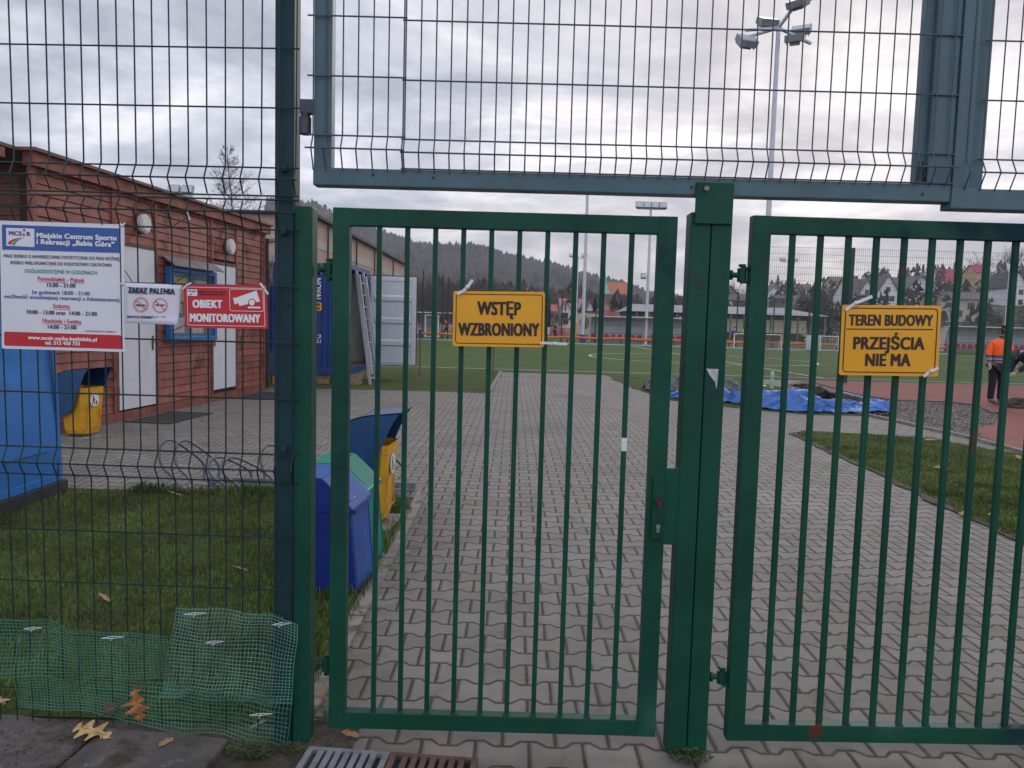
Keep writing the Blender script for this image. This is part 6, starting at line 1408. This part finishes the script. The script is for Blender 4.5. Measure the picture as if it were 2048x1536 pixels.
while len(sp) < 9000:
    y = 520+(RY+20-520)*random.random()**.55; x = y*random.uniform(-.32, .52)
    sp.append((x, y, ridge(x, min(y, RY))-1, random.uniform(11, 19), 0))
forest('wood', 'bare winter wood covering the long hill behind the pitches', sp, TWIGM)
sp = []
while len(sp) < 2300:
    y = RY-random.random()**2*330; x = y*random.uniform(-.32, .40)
    if noise.noise(Vector((x*.012, y*.012, 7))) < (-.15 if y > RY-50 else .22): continue
    sp.append((x, y, ridge(x, min(y, RY))-1, random.uniform(13, 24), 1))
forest('conifer_wood', 'dark conifers along the crest of the long hill', sp, M('far_conifer', (.030, .038, .036), .95, .2, .02, island=.3))
def on_slope(px, py):
    d = ray(px, py); lo = 130.0
    for y in np.arange(131, 520, 1.0):
        p = CAMPOS+d*(y/d.y)
        if p.z <= T(p.x, y): return p
    return CAMPOS+d*(300/d.y)
sp = []
for _ in range(2600):     # bare woods between and behind the houses, and at the foot of the hill
    y = random.uniform(150, 470); q_ = random.uniform(-.30, .75); x = y*q_
    if q_ > .29 and random.random() < .72+.14*(y < 330): continue
    if noise.noise(Vector((x*.02, y*.02, 1))) < -.1: continue
    h = random.uniform(6, 12) if q_ < .29 else random.uniform(5, 9)
    sp.append((x, y, T(x, y)-.5, h*(.75 if .1 < q_ < .3 else 1), 0))
forest('thicket', 'bare winter thicket on the slopes between the houses', sp, M('near_twigs', (.062, .052, .045), .95, .3, .05, island=.45))

# houses -------------------------------------------------------------------
WH = M('house_white_render', (.68, .68, .69), .85, .06, .3); BE = M('house_beige_render', (.44, .38, .33), .85, .1, .3); YE = M('house_yellow_render', (.50, .36, .20), .85, .1, .3); GB = M('house_blue_white_render', (.56, .60, .66), .85, .06, .3)
RG = M('roof_grey_tiles', (.13, .115, .12), .8, .2, 1.2); RD = M('roof_dark_tiles', (.065, .055, .062), .8, .2, 1.2); RBn = M('roof_brown_tiles', (.17, .105, .085), .8, .2, 1.2); RM = M('roof_red_sheet', (.34, .035, .065), .55, .1, 1); RO = M('roof_orange_tiles', (.38, .12, .065), .8, .15, 1.2); RR = M('roof_dark_red_tiles', (.20, .035, .045), .7, .15, 1.2)
def house(label, x0, x1, yb, ye, yr, gable, wall, roof, depth=9.0, Y=None, wins=(), over=.5, chim=None, name='house', cat='house', rz=0.0, sink=3.0):
    p = on_slope((x0+x1)/2, yb) if Y is None else P((x0+x1)/2, yb, Y)
    y = p.y; xl, xr_ = P(x0, yb, y).x, P(x1, yb, y).x; ze = P((x0+x1)/2, ye, y).z; zr = P((x0+x1)/2, yr, y).z; zb = p.z; W = xr_-xl; c = (xl+xr_)/2
    o = thing(name, label, cat, (c, y, zb), rz); b = MB(); h = ze-zb; r = zr-zb; w_ = W/2
    if gable:
        out = [(-w_, -sink), (w_, -sink), (w_, h), (0, r), (-w_, h)]; b.prism([Vector((q[0], 0, q[1])) for q in out], [Vector((q[0], depth, q[1])) for q in out])
    else:
        b.bx(-w_, w_, 0, depth, -sink, h); b.prism([Vector((-w_, 0, h)), Vector((-w_, depth, h)), Vector((-w_, depth/2, r))], [Vector((w_, 0, h)), Vector((w_, depth, h)), Vector((w_, depth/2, r))])
    b.build('wall', wall, o, world=False); b = MB(); t = .22
    if gable:
        for s_ in (-1, 1):
            k_ = (r-h)/w_; a = [(0, r+.02), (s_*(w_+over), h-over*k_+.02), (s_*(w_+over), h-over*k_+.02+t), (0, r+t+.02)]
            b.prism([Vector((q[0], -over, q[1])) for q in a], [Vector((q[0], depth+over, q[1])) for q in a])
    else:
        k_ = (r-h)/(depth/2)
        for s_ in (0, 1):
            f_ = (lambda yy: yy) if s_ == 0 else (lambda yy: depth-yy)
            a = [(f_(-over), h-over*k_+.02), (f_(depth/2), r+.02), (f_(depth/2), r+t+.02), (f_(-over), h-over*k_+t+.02)]
            b.prism([Vector((-w_-over, q[0], q[1])) for q in a], [Vector((w_+over, q[0], q[1])) for q in a])
    rf = b.build('roof', roof, o, world=False)
    if chim is not None:
        b = MB(); cxx = chim*w_; b.bx(cxx-.35, cxx+.35, depth*.45, depth*.45+.7, r-1.2, r+.9); b.build('chimney', BE, rf, world=False)
    for (u, v, ww, hh) in wins:
        cx_ = -w_+u*W; cz = v*h; b = MB(); b.bx(cx_-ww/2-.08, cx_+ww/2+.08, -.05, -.002, cz-hh/2-.08, cz+hh/2+.08); f_ = b.build('window', M('window_frame_pale', (.35, .35, .36), .6, .1), o, world=False); b = MB(); b.bx(cx_-ww/2, cx_+ww/2, -.062, -.052, cz-hh/2, cz+hh/2); b.build('pane', GLASSD, f_, world=False)
    return o
W2 = ((.28, .32, 1.2, 1.3), (.7, .32, 1.2, 1.3), (.5, 1.12, 1.1, 1.2)); W4 = ((.25, .7, 1.2, 1.3), (.7, .7, 1.2, 1.3), (.25, .2, 1.2, 1.3), (.7, .2, 1.2, 1.3))
house('white gabled house with a dark roof left of the tall mesh fence post', 1537, 1580, 597, 583, 564, 1, WH, RG, wins=W2, chim=.5)
house('low brown building below the white gabled house', 1550, 1582, 612, 597, 592, 0, M('brown_boards', (.14, .10, .085), .9, .2, .5), RD, 6, wins=((.5, .5, 2.2, 1.0),))
house('small white house with a brown roof right of the slim far mast', 1592, 1624, 588, 578, 568, 0, WH, RBn, 8, wins=((.3, .5, 1.4, 1.3), (.75, .5, 1.4, 1.3)), chim=-.3)
house('beige house with a low brown roof half behind the mesh fence post', 1666, 1712, 600, 563, 553, 0, BE, RBn, 9, wins=W4)
house('large white house with a steep grey roof left of the building site sign top', 1700, 1752, 618, 590, 557, 0, WH, RG, 12, wins=((.3, .62, 2.6, 1.5), (.75, .62, 1.4, 1.4)), chim=.6)
o = house('white gabled front with a grey roof joining the large white house', 1704, 1740, 617, 594, 560, 1, WH, RG, 5, wins=((.5, .66, 2.4, 1.5), (.5, 1.35, 1.1, 1.4))); o.location.y -= 3
house('tall white gabled house above the building site sign', 1752, 1796, 614, 586, 550, 1, WH, RG, 11, wins=((.3, .6, 1.3, 1.4), (.7, .6, 1.3, 1.4), (.5, 1.25, 1.2, 1.3)))
house('long white house with a broad grey roof right of the tall white gable', 1780, 1850, 606, 586, 554, 0, WH, RG, 12, wins=((.3, .55, 1.5, 1.4), (.55, .55, 1.5, 1.4)), chim=.7)
house('bluish white gabled house right of the broad grey roof', 1814, 1866, 611, 577, 553, 1, GB, RG, 10, wins=((.30, .62, 1.4, 1.5), (.55, .62, 1.4, 1.5), (.45, .2, 1.2, 1.3), (.75, .2, 1.0, 1.9)))
o = house('white house with a wide dark gable roof above the beige house', 1848, 1936, 612, 593, 560, 1, WH, RD, 12, wins=((.38, .65, 1.5, 1.4), (.62, .65, 1.0, 1.6), (.55, 1.2, 1.0, 1.3)), over=1.2); o.location.y += 6
o = house('beige house with a low grey roof and dark windows above the right shelter', 1880, 1968, 644, 598, 583, 0, BE, RG, 10, wins=((.16, .72, 1.1, 1.0), (.30, .72, 1.5, 1.5), (.28, .36, 1.3, 1.5), (.43, .36, 1.3, 1.5), (.68, .70, 1.7, 1.6), (.87, .76, 1.2, 1.2)), chim=-.5)
house('house with a large raspberry red roof high on the slope', 1880, 1950, 567, 562, 537, 0, WH, RM, 12, wins=((.3, .5, 1.2, 1.2), (.7, .5, 1.2, 1.2)))
house('yellow house with a red roof right of the raspberry red roof', 1951, 1978, 574, 545, 529, 0, YE, RM, 9, wins=((.5, .75, 1.6, 1.4), (.5, .35, 1.6, 1.4)))
house('white gabled house half hidden by the bars at the right edge', 2012, 2052, 612, 572, 543, 1, WH, RD, 10, wins=W4)
house('beige house with an orange verge seen between the gate posts', 1440, 1478, 612, 592, 572, 1, BE, RO, 10, Y=215, wins=W2)
house('low white house behind the long pavilion', 1452, 1500, 616, 601, 589, 0, WH, RD, 9, Y=180, wins=((.55, .5, 3.2, 1.3),))
house('white house with dormer gable beside the slim far mast', 1116, 1146, 650, 628, 602, 1, WH, RBn, 10, Y=165, wins=((.45, .85, 1.2, 1.2), (.5, .3, 1.0, 1.0)))
house('pinkish house with a red roof behind the white house', 1122, 1162, 640, 617, 598, 0, M('pink_render', (.48, .36, .30), .85, .1, .3), M('roof_faded_red', (.34, .18, .14), .8, .15, 1), 9, Y=190, wins=((.8, .7, 1.4, 1.6),))
house('low house with a salmon red roof right of the no entry sign', 1090, 1112, 640, 622, 610, 0, BE, M('roof_salmon', (.42, .13, .10), .8, .1, 1), 8, Y=190, wins=((.5, .5, 1.2, 1.2),))
house('yellow gabled house below the church', 1204, 1220, 636, 616, 600, 1, YE, RBn, 8, Y=200, wins=((.5, .6, 1.0, 1.0),))
house('low house with a dark red hipped roof behind the pitch shelter', 1196, 1236, 650, 636, 620, 0, BE, RR, 9, Y=150, wins=((.5, .5, 1.2, 1.2),))
house('small white house among trees right of the grey mast', 1172, 1186, 642, 620, 602, 1, WH, RD, 8, Y=185, wins=((.5, .6, 1.0, 1.2),))
# church on the slope
o = house('church with a large orange tiled roof and a green spire', 1212, 1262, 604, 589, 563, 0, M('church_wall', (.16, .13, .12), .9, .2, .2), RO, 22, Y=330, name='church', cat='church', sink=12, wins=((.3, .5, 1.4, 2.6), (.7, .5, 1.4, 2.6)))
CU = M('copper_green', (.20, .42, .34), .6, .15, .3)
yv = 330; q0 = P(1210, 588, yv)-org(o); q1 = P(1206, 541, yv)-org(o); hw = 2.0; zt_ = q0.z+5.0
b = MB(); b.bx(q0.x-hw, q0.x+hw, -.5, 3.5, q0.z-16, q0.z); b.build('tower', M('church_wall', (.16, .13, .12), .9, .2, .2), o, world=False)
b = MB(); s4 = [Vector((q0.x+s_*hw*1.05, 1.5+u_*2.1, q0.z)) for s_, u_ in ((-1, -1), (1, -1), (1, 1), (-1, 1))]; m4 = [Vector((q0.x+s_*.75, 1.5+u_*.75, q0.z+4.2)) for s_, u_ in ((-1, -1), (1, -1), (1, 1), (-1, 1))]; t4 = [Vector((q0.x+s_*.05, 1.5+u_*.05, q1.z)) for s_, u_ in ((-1, -1), (1, -1), (1, 1), (-1, 1))]
b.prism(s4, m4); b.prism(m4, t4); b.build('spire', CU, o, world=False)
# long pavilion behind the pitch
pv = 112.0; xl, xr_ = P(1256, 650, pv).x, P(1642, 668, pv).x; zr = P(1450, 611.5, pv).z; ze = P(1450, 627, pv).z
pav = thing('pavilion', 'long low pavilion with a grey roof and pale walls behind the second pitch', 'pavilion', ((xl+xr_)/2, pv, 0))
b = MB(); b.bx(xl, xr_-2.2, pv, pv+9, -.3, ze-.75); b.build('wall', M('pavilion_cream_wall', (.50, .45, .34), .85, .08, .3), pav)
b = MB(); b.bx(xl+.1, xr_-2.4, pv+.15, pv+8.8, ze-.75, ze-.05); b.build('window_band', M('dark_window_band', (.05, .048, .05), .4, .3, .6), pav)
b = MB(); e = [Vector((xl-.6, pv-1.6, ze-.05)), Vector((xr_+.6, pv-1.6, ze-.05)), Vector((xr_+.6, pv+10, ze-.05)), Vector((xl-.6, pv+10, ze-.05))]; t = [Vector((xl+1, pv+3.5, zr)), Vector((xr_-4.5, pv+3.5, zr)), Vector((xr_-4.5, pv+4.5, zr)), Vector((xl+1, pv+4.5, zr))]
b.prism(e, t); b.build('roof', M('pavilion_grey_roof', (.24, .24, .275), .7, .1, .4), pav)
for i, x in enumerate(np.linspace(xl+1, xr_, 15)):
    b = MB(); b.bx(x-.12, x+.12, pv-1.3, pv-1.06, 0, ze-.08); b.build('post', M('pavilion_post', (.16, .13, .12), .8, .2, 1), pav)
b = MB(); b.bx(xl+.3, xr_-2.5, pv-.12, pv-.02, 0, 1.05); b.build('plinth', M('dark_plinth', (.06, .05, .045), .9, .3, .6), pav)
# cream wall left of the pavilion
cw = 120.0; a, c = P(1154, 650, cw).x, P(1200, 650, cw).x; zt_ = P(1175, 625, cw).z
b = MB(); b.bx(a, c, cw, cw+6, -.2, zt_); o = thing('store_building', 'cream flat-roofed store left of the pitch shelter', 'building', ((a+c)/2, cw, 0)); b.build('wall', M('pavilion_cream_wall', (.50, .45, .34), .85, .08, .3), o); b = MB(); b.bx(a-.2, c+.2, cw-.2, cw+6.2, zt_, zt_+.25); b.build('roof', RD, o); b = MB(); b.bx(a+2, a+3.2, cw-.04, cw-.005, 0, 2.1); b.build('door', GLASSD, o)

# trees ----------------------------------------------------------------------
def bare_tree(label, base, h, spread, seed, shape='round', r0=None, group=None, name='bare_tree', lv=4, fan=5):
    o = thing(name, label, 'tree', base, 0, group); rnd = random.Random(seed); r0 = r0 or h*.014; tr = MB(); cr = MB()
    pts = []; p = Vector((0, 0, -.3)); n = 12
    for i in range(n+1): pts.append(Vector((.008*h*math.sin(i*1.1+seed), .012*h*math.cos(i*.9+seed), h*(.97 if shape == 'spire' else .62)*i/n-.02*h)))
    tr.tube(pts, [r0*(1-.88*i/n) for i in range(n+1)], 7); tr.build('trunk', BARK, o, world=False)
    def grow(p, d, L, r, k):
        m_ = 3; q = [p]; dd = d.copy()
        for i in range(m_):
            dd = (dd+Vector((rnd.gauss(0, .16), rnd.gauss(0, .16), rnd.gauss(.06, .12)))).normalized(); q.append(q[-1]+dd*L/m_)
        cr.tube(q, [r*(1-.5*i/m_) for i in range(m_+1)], 3 if k < lv-1 else 4)
        if k <= 0: return
        for i in range(fan):
            t = rnd.uniform(.25, 1); j = min(m_-1, int(t*m_)); pp = q[j].lerp(q[j+1], t*m_-j)
            a = (dd+Vector((rnd.gauss(0, .7), rnd.gauss(0, .7), rnd.gauss(.12, .45)))).normalized(); grow(pp, a, L*rnd.uniform(.42, .66), max(r*.5, h*.0008), k-1)
    if shape == 'spire':
        for i in range(95):
            t = .10+.88*(i+.5)/95; j = int(t*n) if t < 1 else n-1; pp = pts[min(j, n-1)].lerp(pts[min(j, n-1)+1], min(1, t*n-j)); a = i*2.4+rnd.random(); L = spread*(1-t)**.75*rnd.uniform(.55, 1.1)+.25
            grow(pp, Vector((math.cos(a), math.sin(a), .45)).normalized(), L, r0*.16*(1-t)+h*.0008, 2)
    else:
        for i in range(15):
            t = .35+.65*(i+.5)/15; j = min(n-1, int(t*n)); pp = pts[j].lerp(pts[j+1], t*n-j); a = i*2.4+rnd.random()
            grow(pp, Vector((math.cos(a)*.8, math.sin(a)*.8, .35+.9*t)).normalized(), spread*rnd.uniform(.7, 1.1)*(1.15-.3*t), r0*.42, 3)
    cr.build('crown', TWIGM, o, world=False, fixn=False); return o
def dense_tree(label, base, h, wdt, seed, mat=None, con=True, group=None):
    o = thing('conifer' if con else 'evergreen_bush', label, 'tree' if con else 'bush', base, 0, group); rnd = random.Random(seed); b = MB(); b.tube([(0, 0, -1), (0, 0, h*.5), (0, 0, h*.97)], [h*.02, h*.012, .02], 6); b.build('trunk', BARK, o, world=False); b = MB()
    for i in range(1500 if con else 2200):
        t = rnd.random(); a = rnd.uniform(0, 6.283)
        if con:
            lay = .5+.5*math.cos(t*46); rr = wdt/2*(1-t)**.85*(.55+.45*lay)*rnd.random()**.4+.03; p = Vector((rr*math.cos(a), rr*math.sin(a), h*(.06+.94*t)-rr*.25)); s_ = h*.034*rnd.uniform(.5, 1.2)
        else:
            u = rnd.uniform(-1, 1); rr = rnd.random()**.33; kx = 1+.25*math.sin(3*a+seed); p = Vector((wdt/2*kx*rr*math.sqrt(1-u*u)*math.cos(a), wdt/2*kx*rr*math.sqrt(1-u*u)*math.sin(a), h*.52+h*.48*u*rr)); s_ = h*.036*rnd.uniform(.5, 1.3)
        d = Vector((math.cos(a), math.sin(a), rnd.uniform(-.7, .2))).normalized(); sd = d.cross(Vector((rnd.gauss(0, .3), rnd.gauss(0, .3), 1))).normalized()
        b.add([p-sd*s_*.5, p+d*s_*1.3, p+sd*s_*.5, p-d*s_*.3+Vector((0, 0, s_*.3))], [(0, 1, 2, 3)])
    b.build('crown', mat or (NEEDLE if con else HEDGE), o, world=False, fixn=False); return o
q = P(460, 640, 52); zt_ = P(447, 272, 52).z
bare_tree('tall bare pointed tree rising behind the timber cabin roof', (q.x, 52, 0), zt_, 3.0, 5, 'spire', .11)
for i, (px, top_, y, sp_) in enumerate(((846, 560, 96, 3.0), (872, 548, 104, 3.2), (906, 566, 92, 3.0), (936, 560, 110, 3.4), (962, 568, 100, 3.0), (822, 556, 108, 3.0), (990, 575, 125, 3.2), (1062, 590, 130, 3.0))):
    q = P(px, 650, y); bare_tree('bare winter tree in the row beyond the far goal', (q.x, y, 0), P(px, top_, y).z, sp_, 20+i, 'round', group='bare trees beyond the far goal')
for lab, px, top_, base_, y, sp_, sd in (('wide bare tree on the skyline above the raspberry red roof', 1962, 502, 575, 330, 9, 3), ('large bare tree at the right end of the skyline', 2022, 490, 575, 300, 11, 7), ('bare brownish tree in front of the yellow house', 1990, 545, 620, 240, 5.5, 9), ('bare tree seen through the gap between the gate posts', 1470, 566, 615, 200, 6, 13), ('bare tree left of the double gate post', 1352, 602, 640, 170, 4.5, 15), ('small bare tree right of the first white house', 1630, 575, 620, 200, 5, 17)):
    p = P(px, base_, y); bare_tree(lab, (p.x, y, p.z-2), P(px, top_, y).z-p.z+2, sp_*.62, sd, 'round', None)
for i, (px, top_, wpx) in enumerate(((1795, 539, 26), (1812, 534, 22), (1830, 526, 20), (1842, 529, 20), (1853, 522, 18), (1866, 530, 20), (1880, 527, 20), (1905, 524, 18), (1915, 529, 16), (1938, 531, 16), (1948, 528, 14), (2004, 522, 22), (2040, 530, 24))):
    y = 440.0; p = P(px, 600, y); zt_ = P(px, top_, y).z; zb = T(p.x, y)-2; zb = min(zb, zt_-14); dense_tree('dark conifer in the row on the skyline of the house slope', (p.x, y, zb), zt_-zb, (zt_-zb)*.5, 40+i, None, True, 'conifers on the skyline')
for lab, px, top_, base_, y, wpx, sd in (('dark conifer in front of the tall white gable', 1772, 578, 618, 180, 22, 61), ('small dark conifer behind the first white house', 1555, 549, 575, 330, 16, 62), ('dark conifer right of the first white house', 1570, 561, 590, 300, 16, 63), ('dark conifer beside the church', 1226, 608, 650, 160, 16, 64), ('dark narrow conifer beside the grey mast', 1188, 598, 655, 150, 14, 65), ('dark conifer between church and pavilion', 1240, 600, 650, 165, 22, 66), ('dark narrow conifer right of the no entry sign top', 1098, 595, 648, 170, 8, 67), ('small pointed conifer on the roofs skyline', 1730, 545, 575, 330, 10, 68)):
    p = P(px, base_, y); dense_tree(lab, (p.x, y, p.z-1), P(px, top_, y).z-p.z+1, wpx/FPX*y, sd)
for lab, px, top_, base_, y, wpx, sd in (('large dark evergreen bush right of the pavilion', 1655, 596, 676, 116, 66, 71), ('dark evergreen bush behind the pavilion end', 1610, 588, 660, 128, 60, 72), ('dark bush under the beige house behind the right shelter', 1985, 618, 670, 110, 80, 73), ('dark bush left of the beige house', 1840, 612, 668, 120, 70, 74), ('dark bush behind the building site sign', 1760, 610, 672, 118, 90, 75), ('dark bush at the right photo edge', 2060, 600, 672, 112, 80, 76), ('brown bush below the white house by the mast', 1118, 622, 656, 140, 40, 77), ('brown bush in front of the cream store', 1170, 630, 656, 108, 26, 78), ('dark bush left of the pavilion', 1222, 630, 656, 140, 30, 79), ('dark bush right of the far goal', 960, 612, 652, 120, 50, 80)):
    p = P(px, base_, y); dense_tree(lab, (p.x, y, max(0, p.z)-.3), P(px, top_, y).z-max(0, p.z)+.3, wpx/FPX*y, sd, M('brown_bush', (.075, .062, .045), .9, .3, .3, island=.45) if 'brown' in lab else HEDGE, False)
# transmission mast on the hill
yv = 700; q = P(931, 550, yv); o = thing('lattice_mast', 'tiny pale lattice mast on the wooded hill', 'mast', (q.x, yv, q.z-14)); b = MB(); zt_ = P(931, 530, yv).z
b.tube([(q.x, yv-20, q.z-14), (q.x, yv-20, zt_)], .35, 5); 
for z in (q.z-2, q.z+2): b.bar((q.x-3.2, yv-20, z), (q.x+3.2, yv-20, z), .5, .4)
b.build('lattice', M('pale_mast', (.35, .36, .4), .7, .1), o)

# ================================================================== AIR
hb = MB(); hb.bx(-1500, 1500, -100, 1720, -21, 190)
hm = bpy.data.materials.new('thin_haze'); hm.use_nodes = True; k = NT(hm.node_tree); k.n.clear(); pv_ = k.new('ShaderNodeVolumePrincipled'); pv_.inputs['Color'].default_value = (.86, .88, .95, 1); pv_.inputs['Density'].default_value = .00036; pv_.inputs['Anisotropy'].default_value = .2
k.l.new(pv_.outputs[0], k.new('ShaderNodeOutputMaterial').inputs['Volume'])
hz_ = hb.build('haze', hm, None); hz_['kind'] = 'stuff'; hz_['label'] = 'thin pale haze over the valley'; hz_['category'] = 'haze'
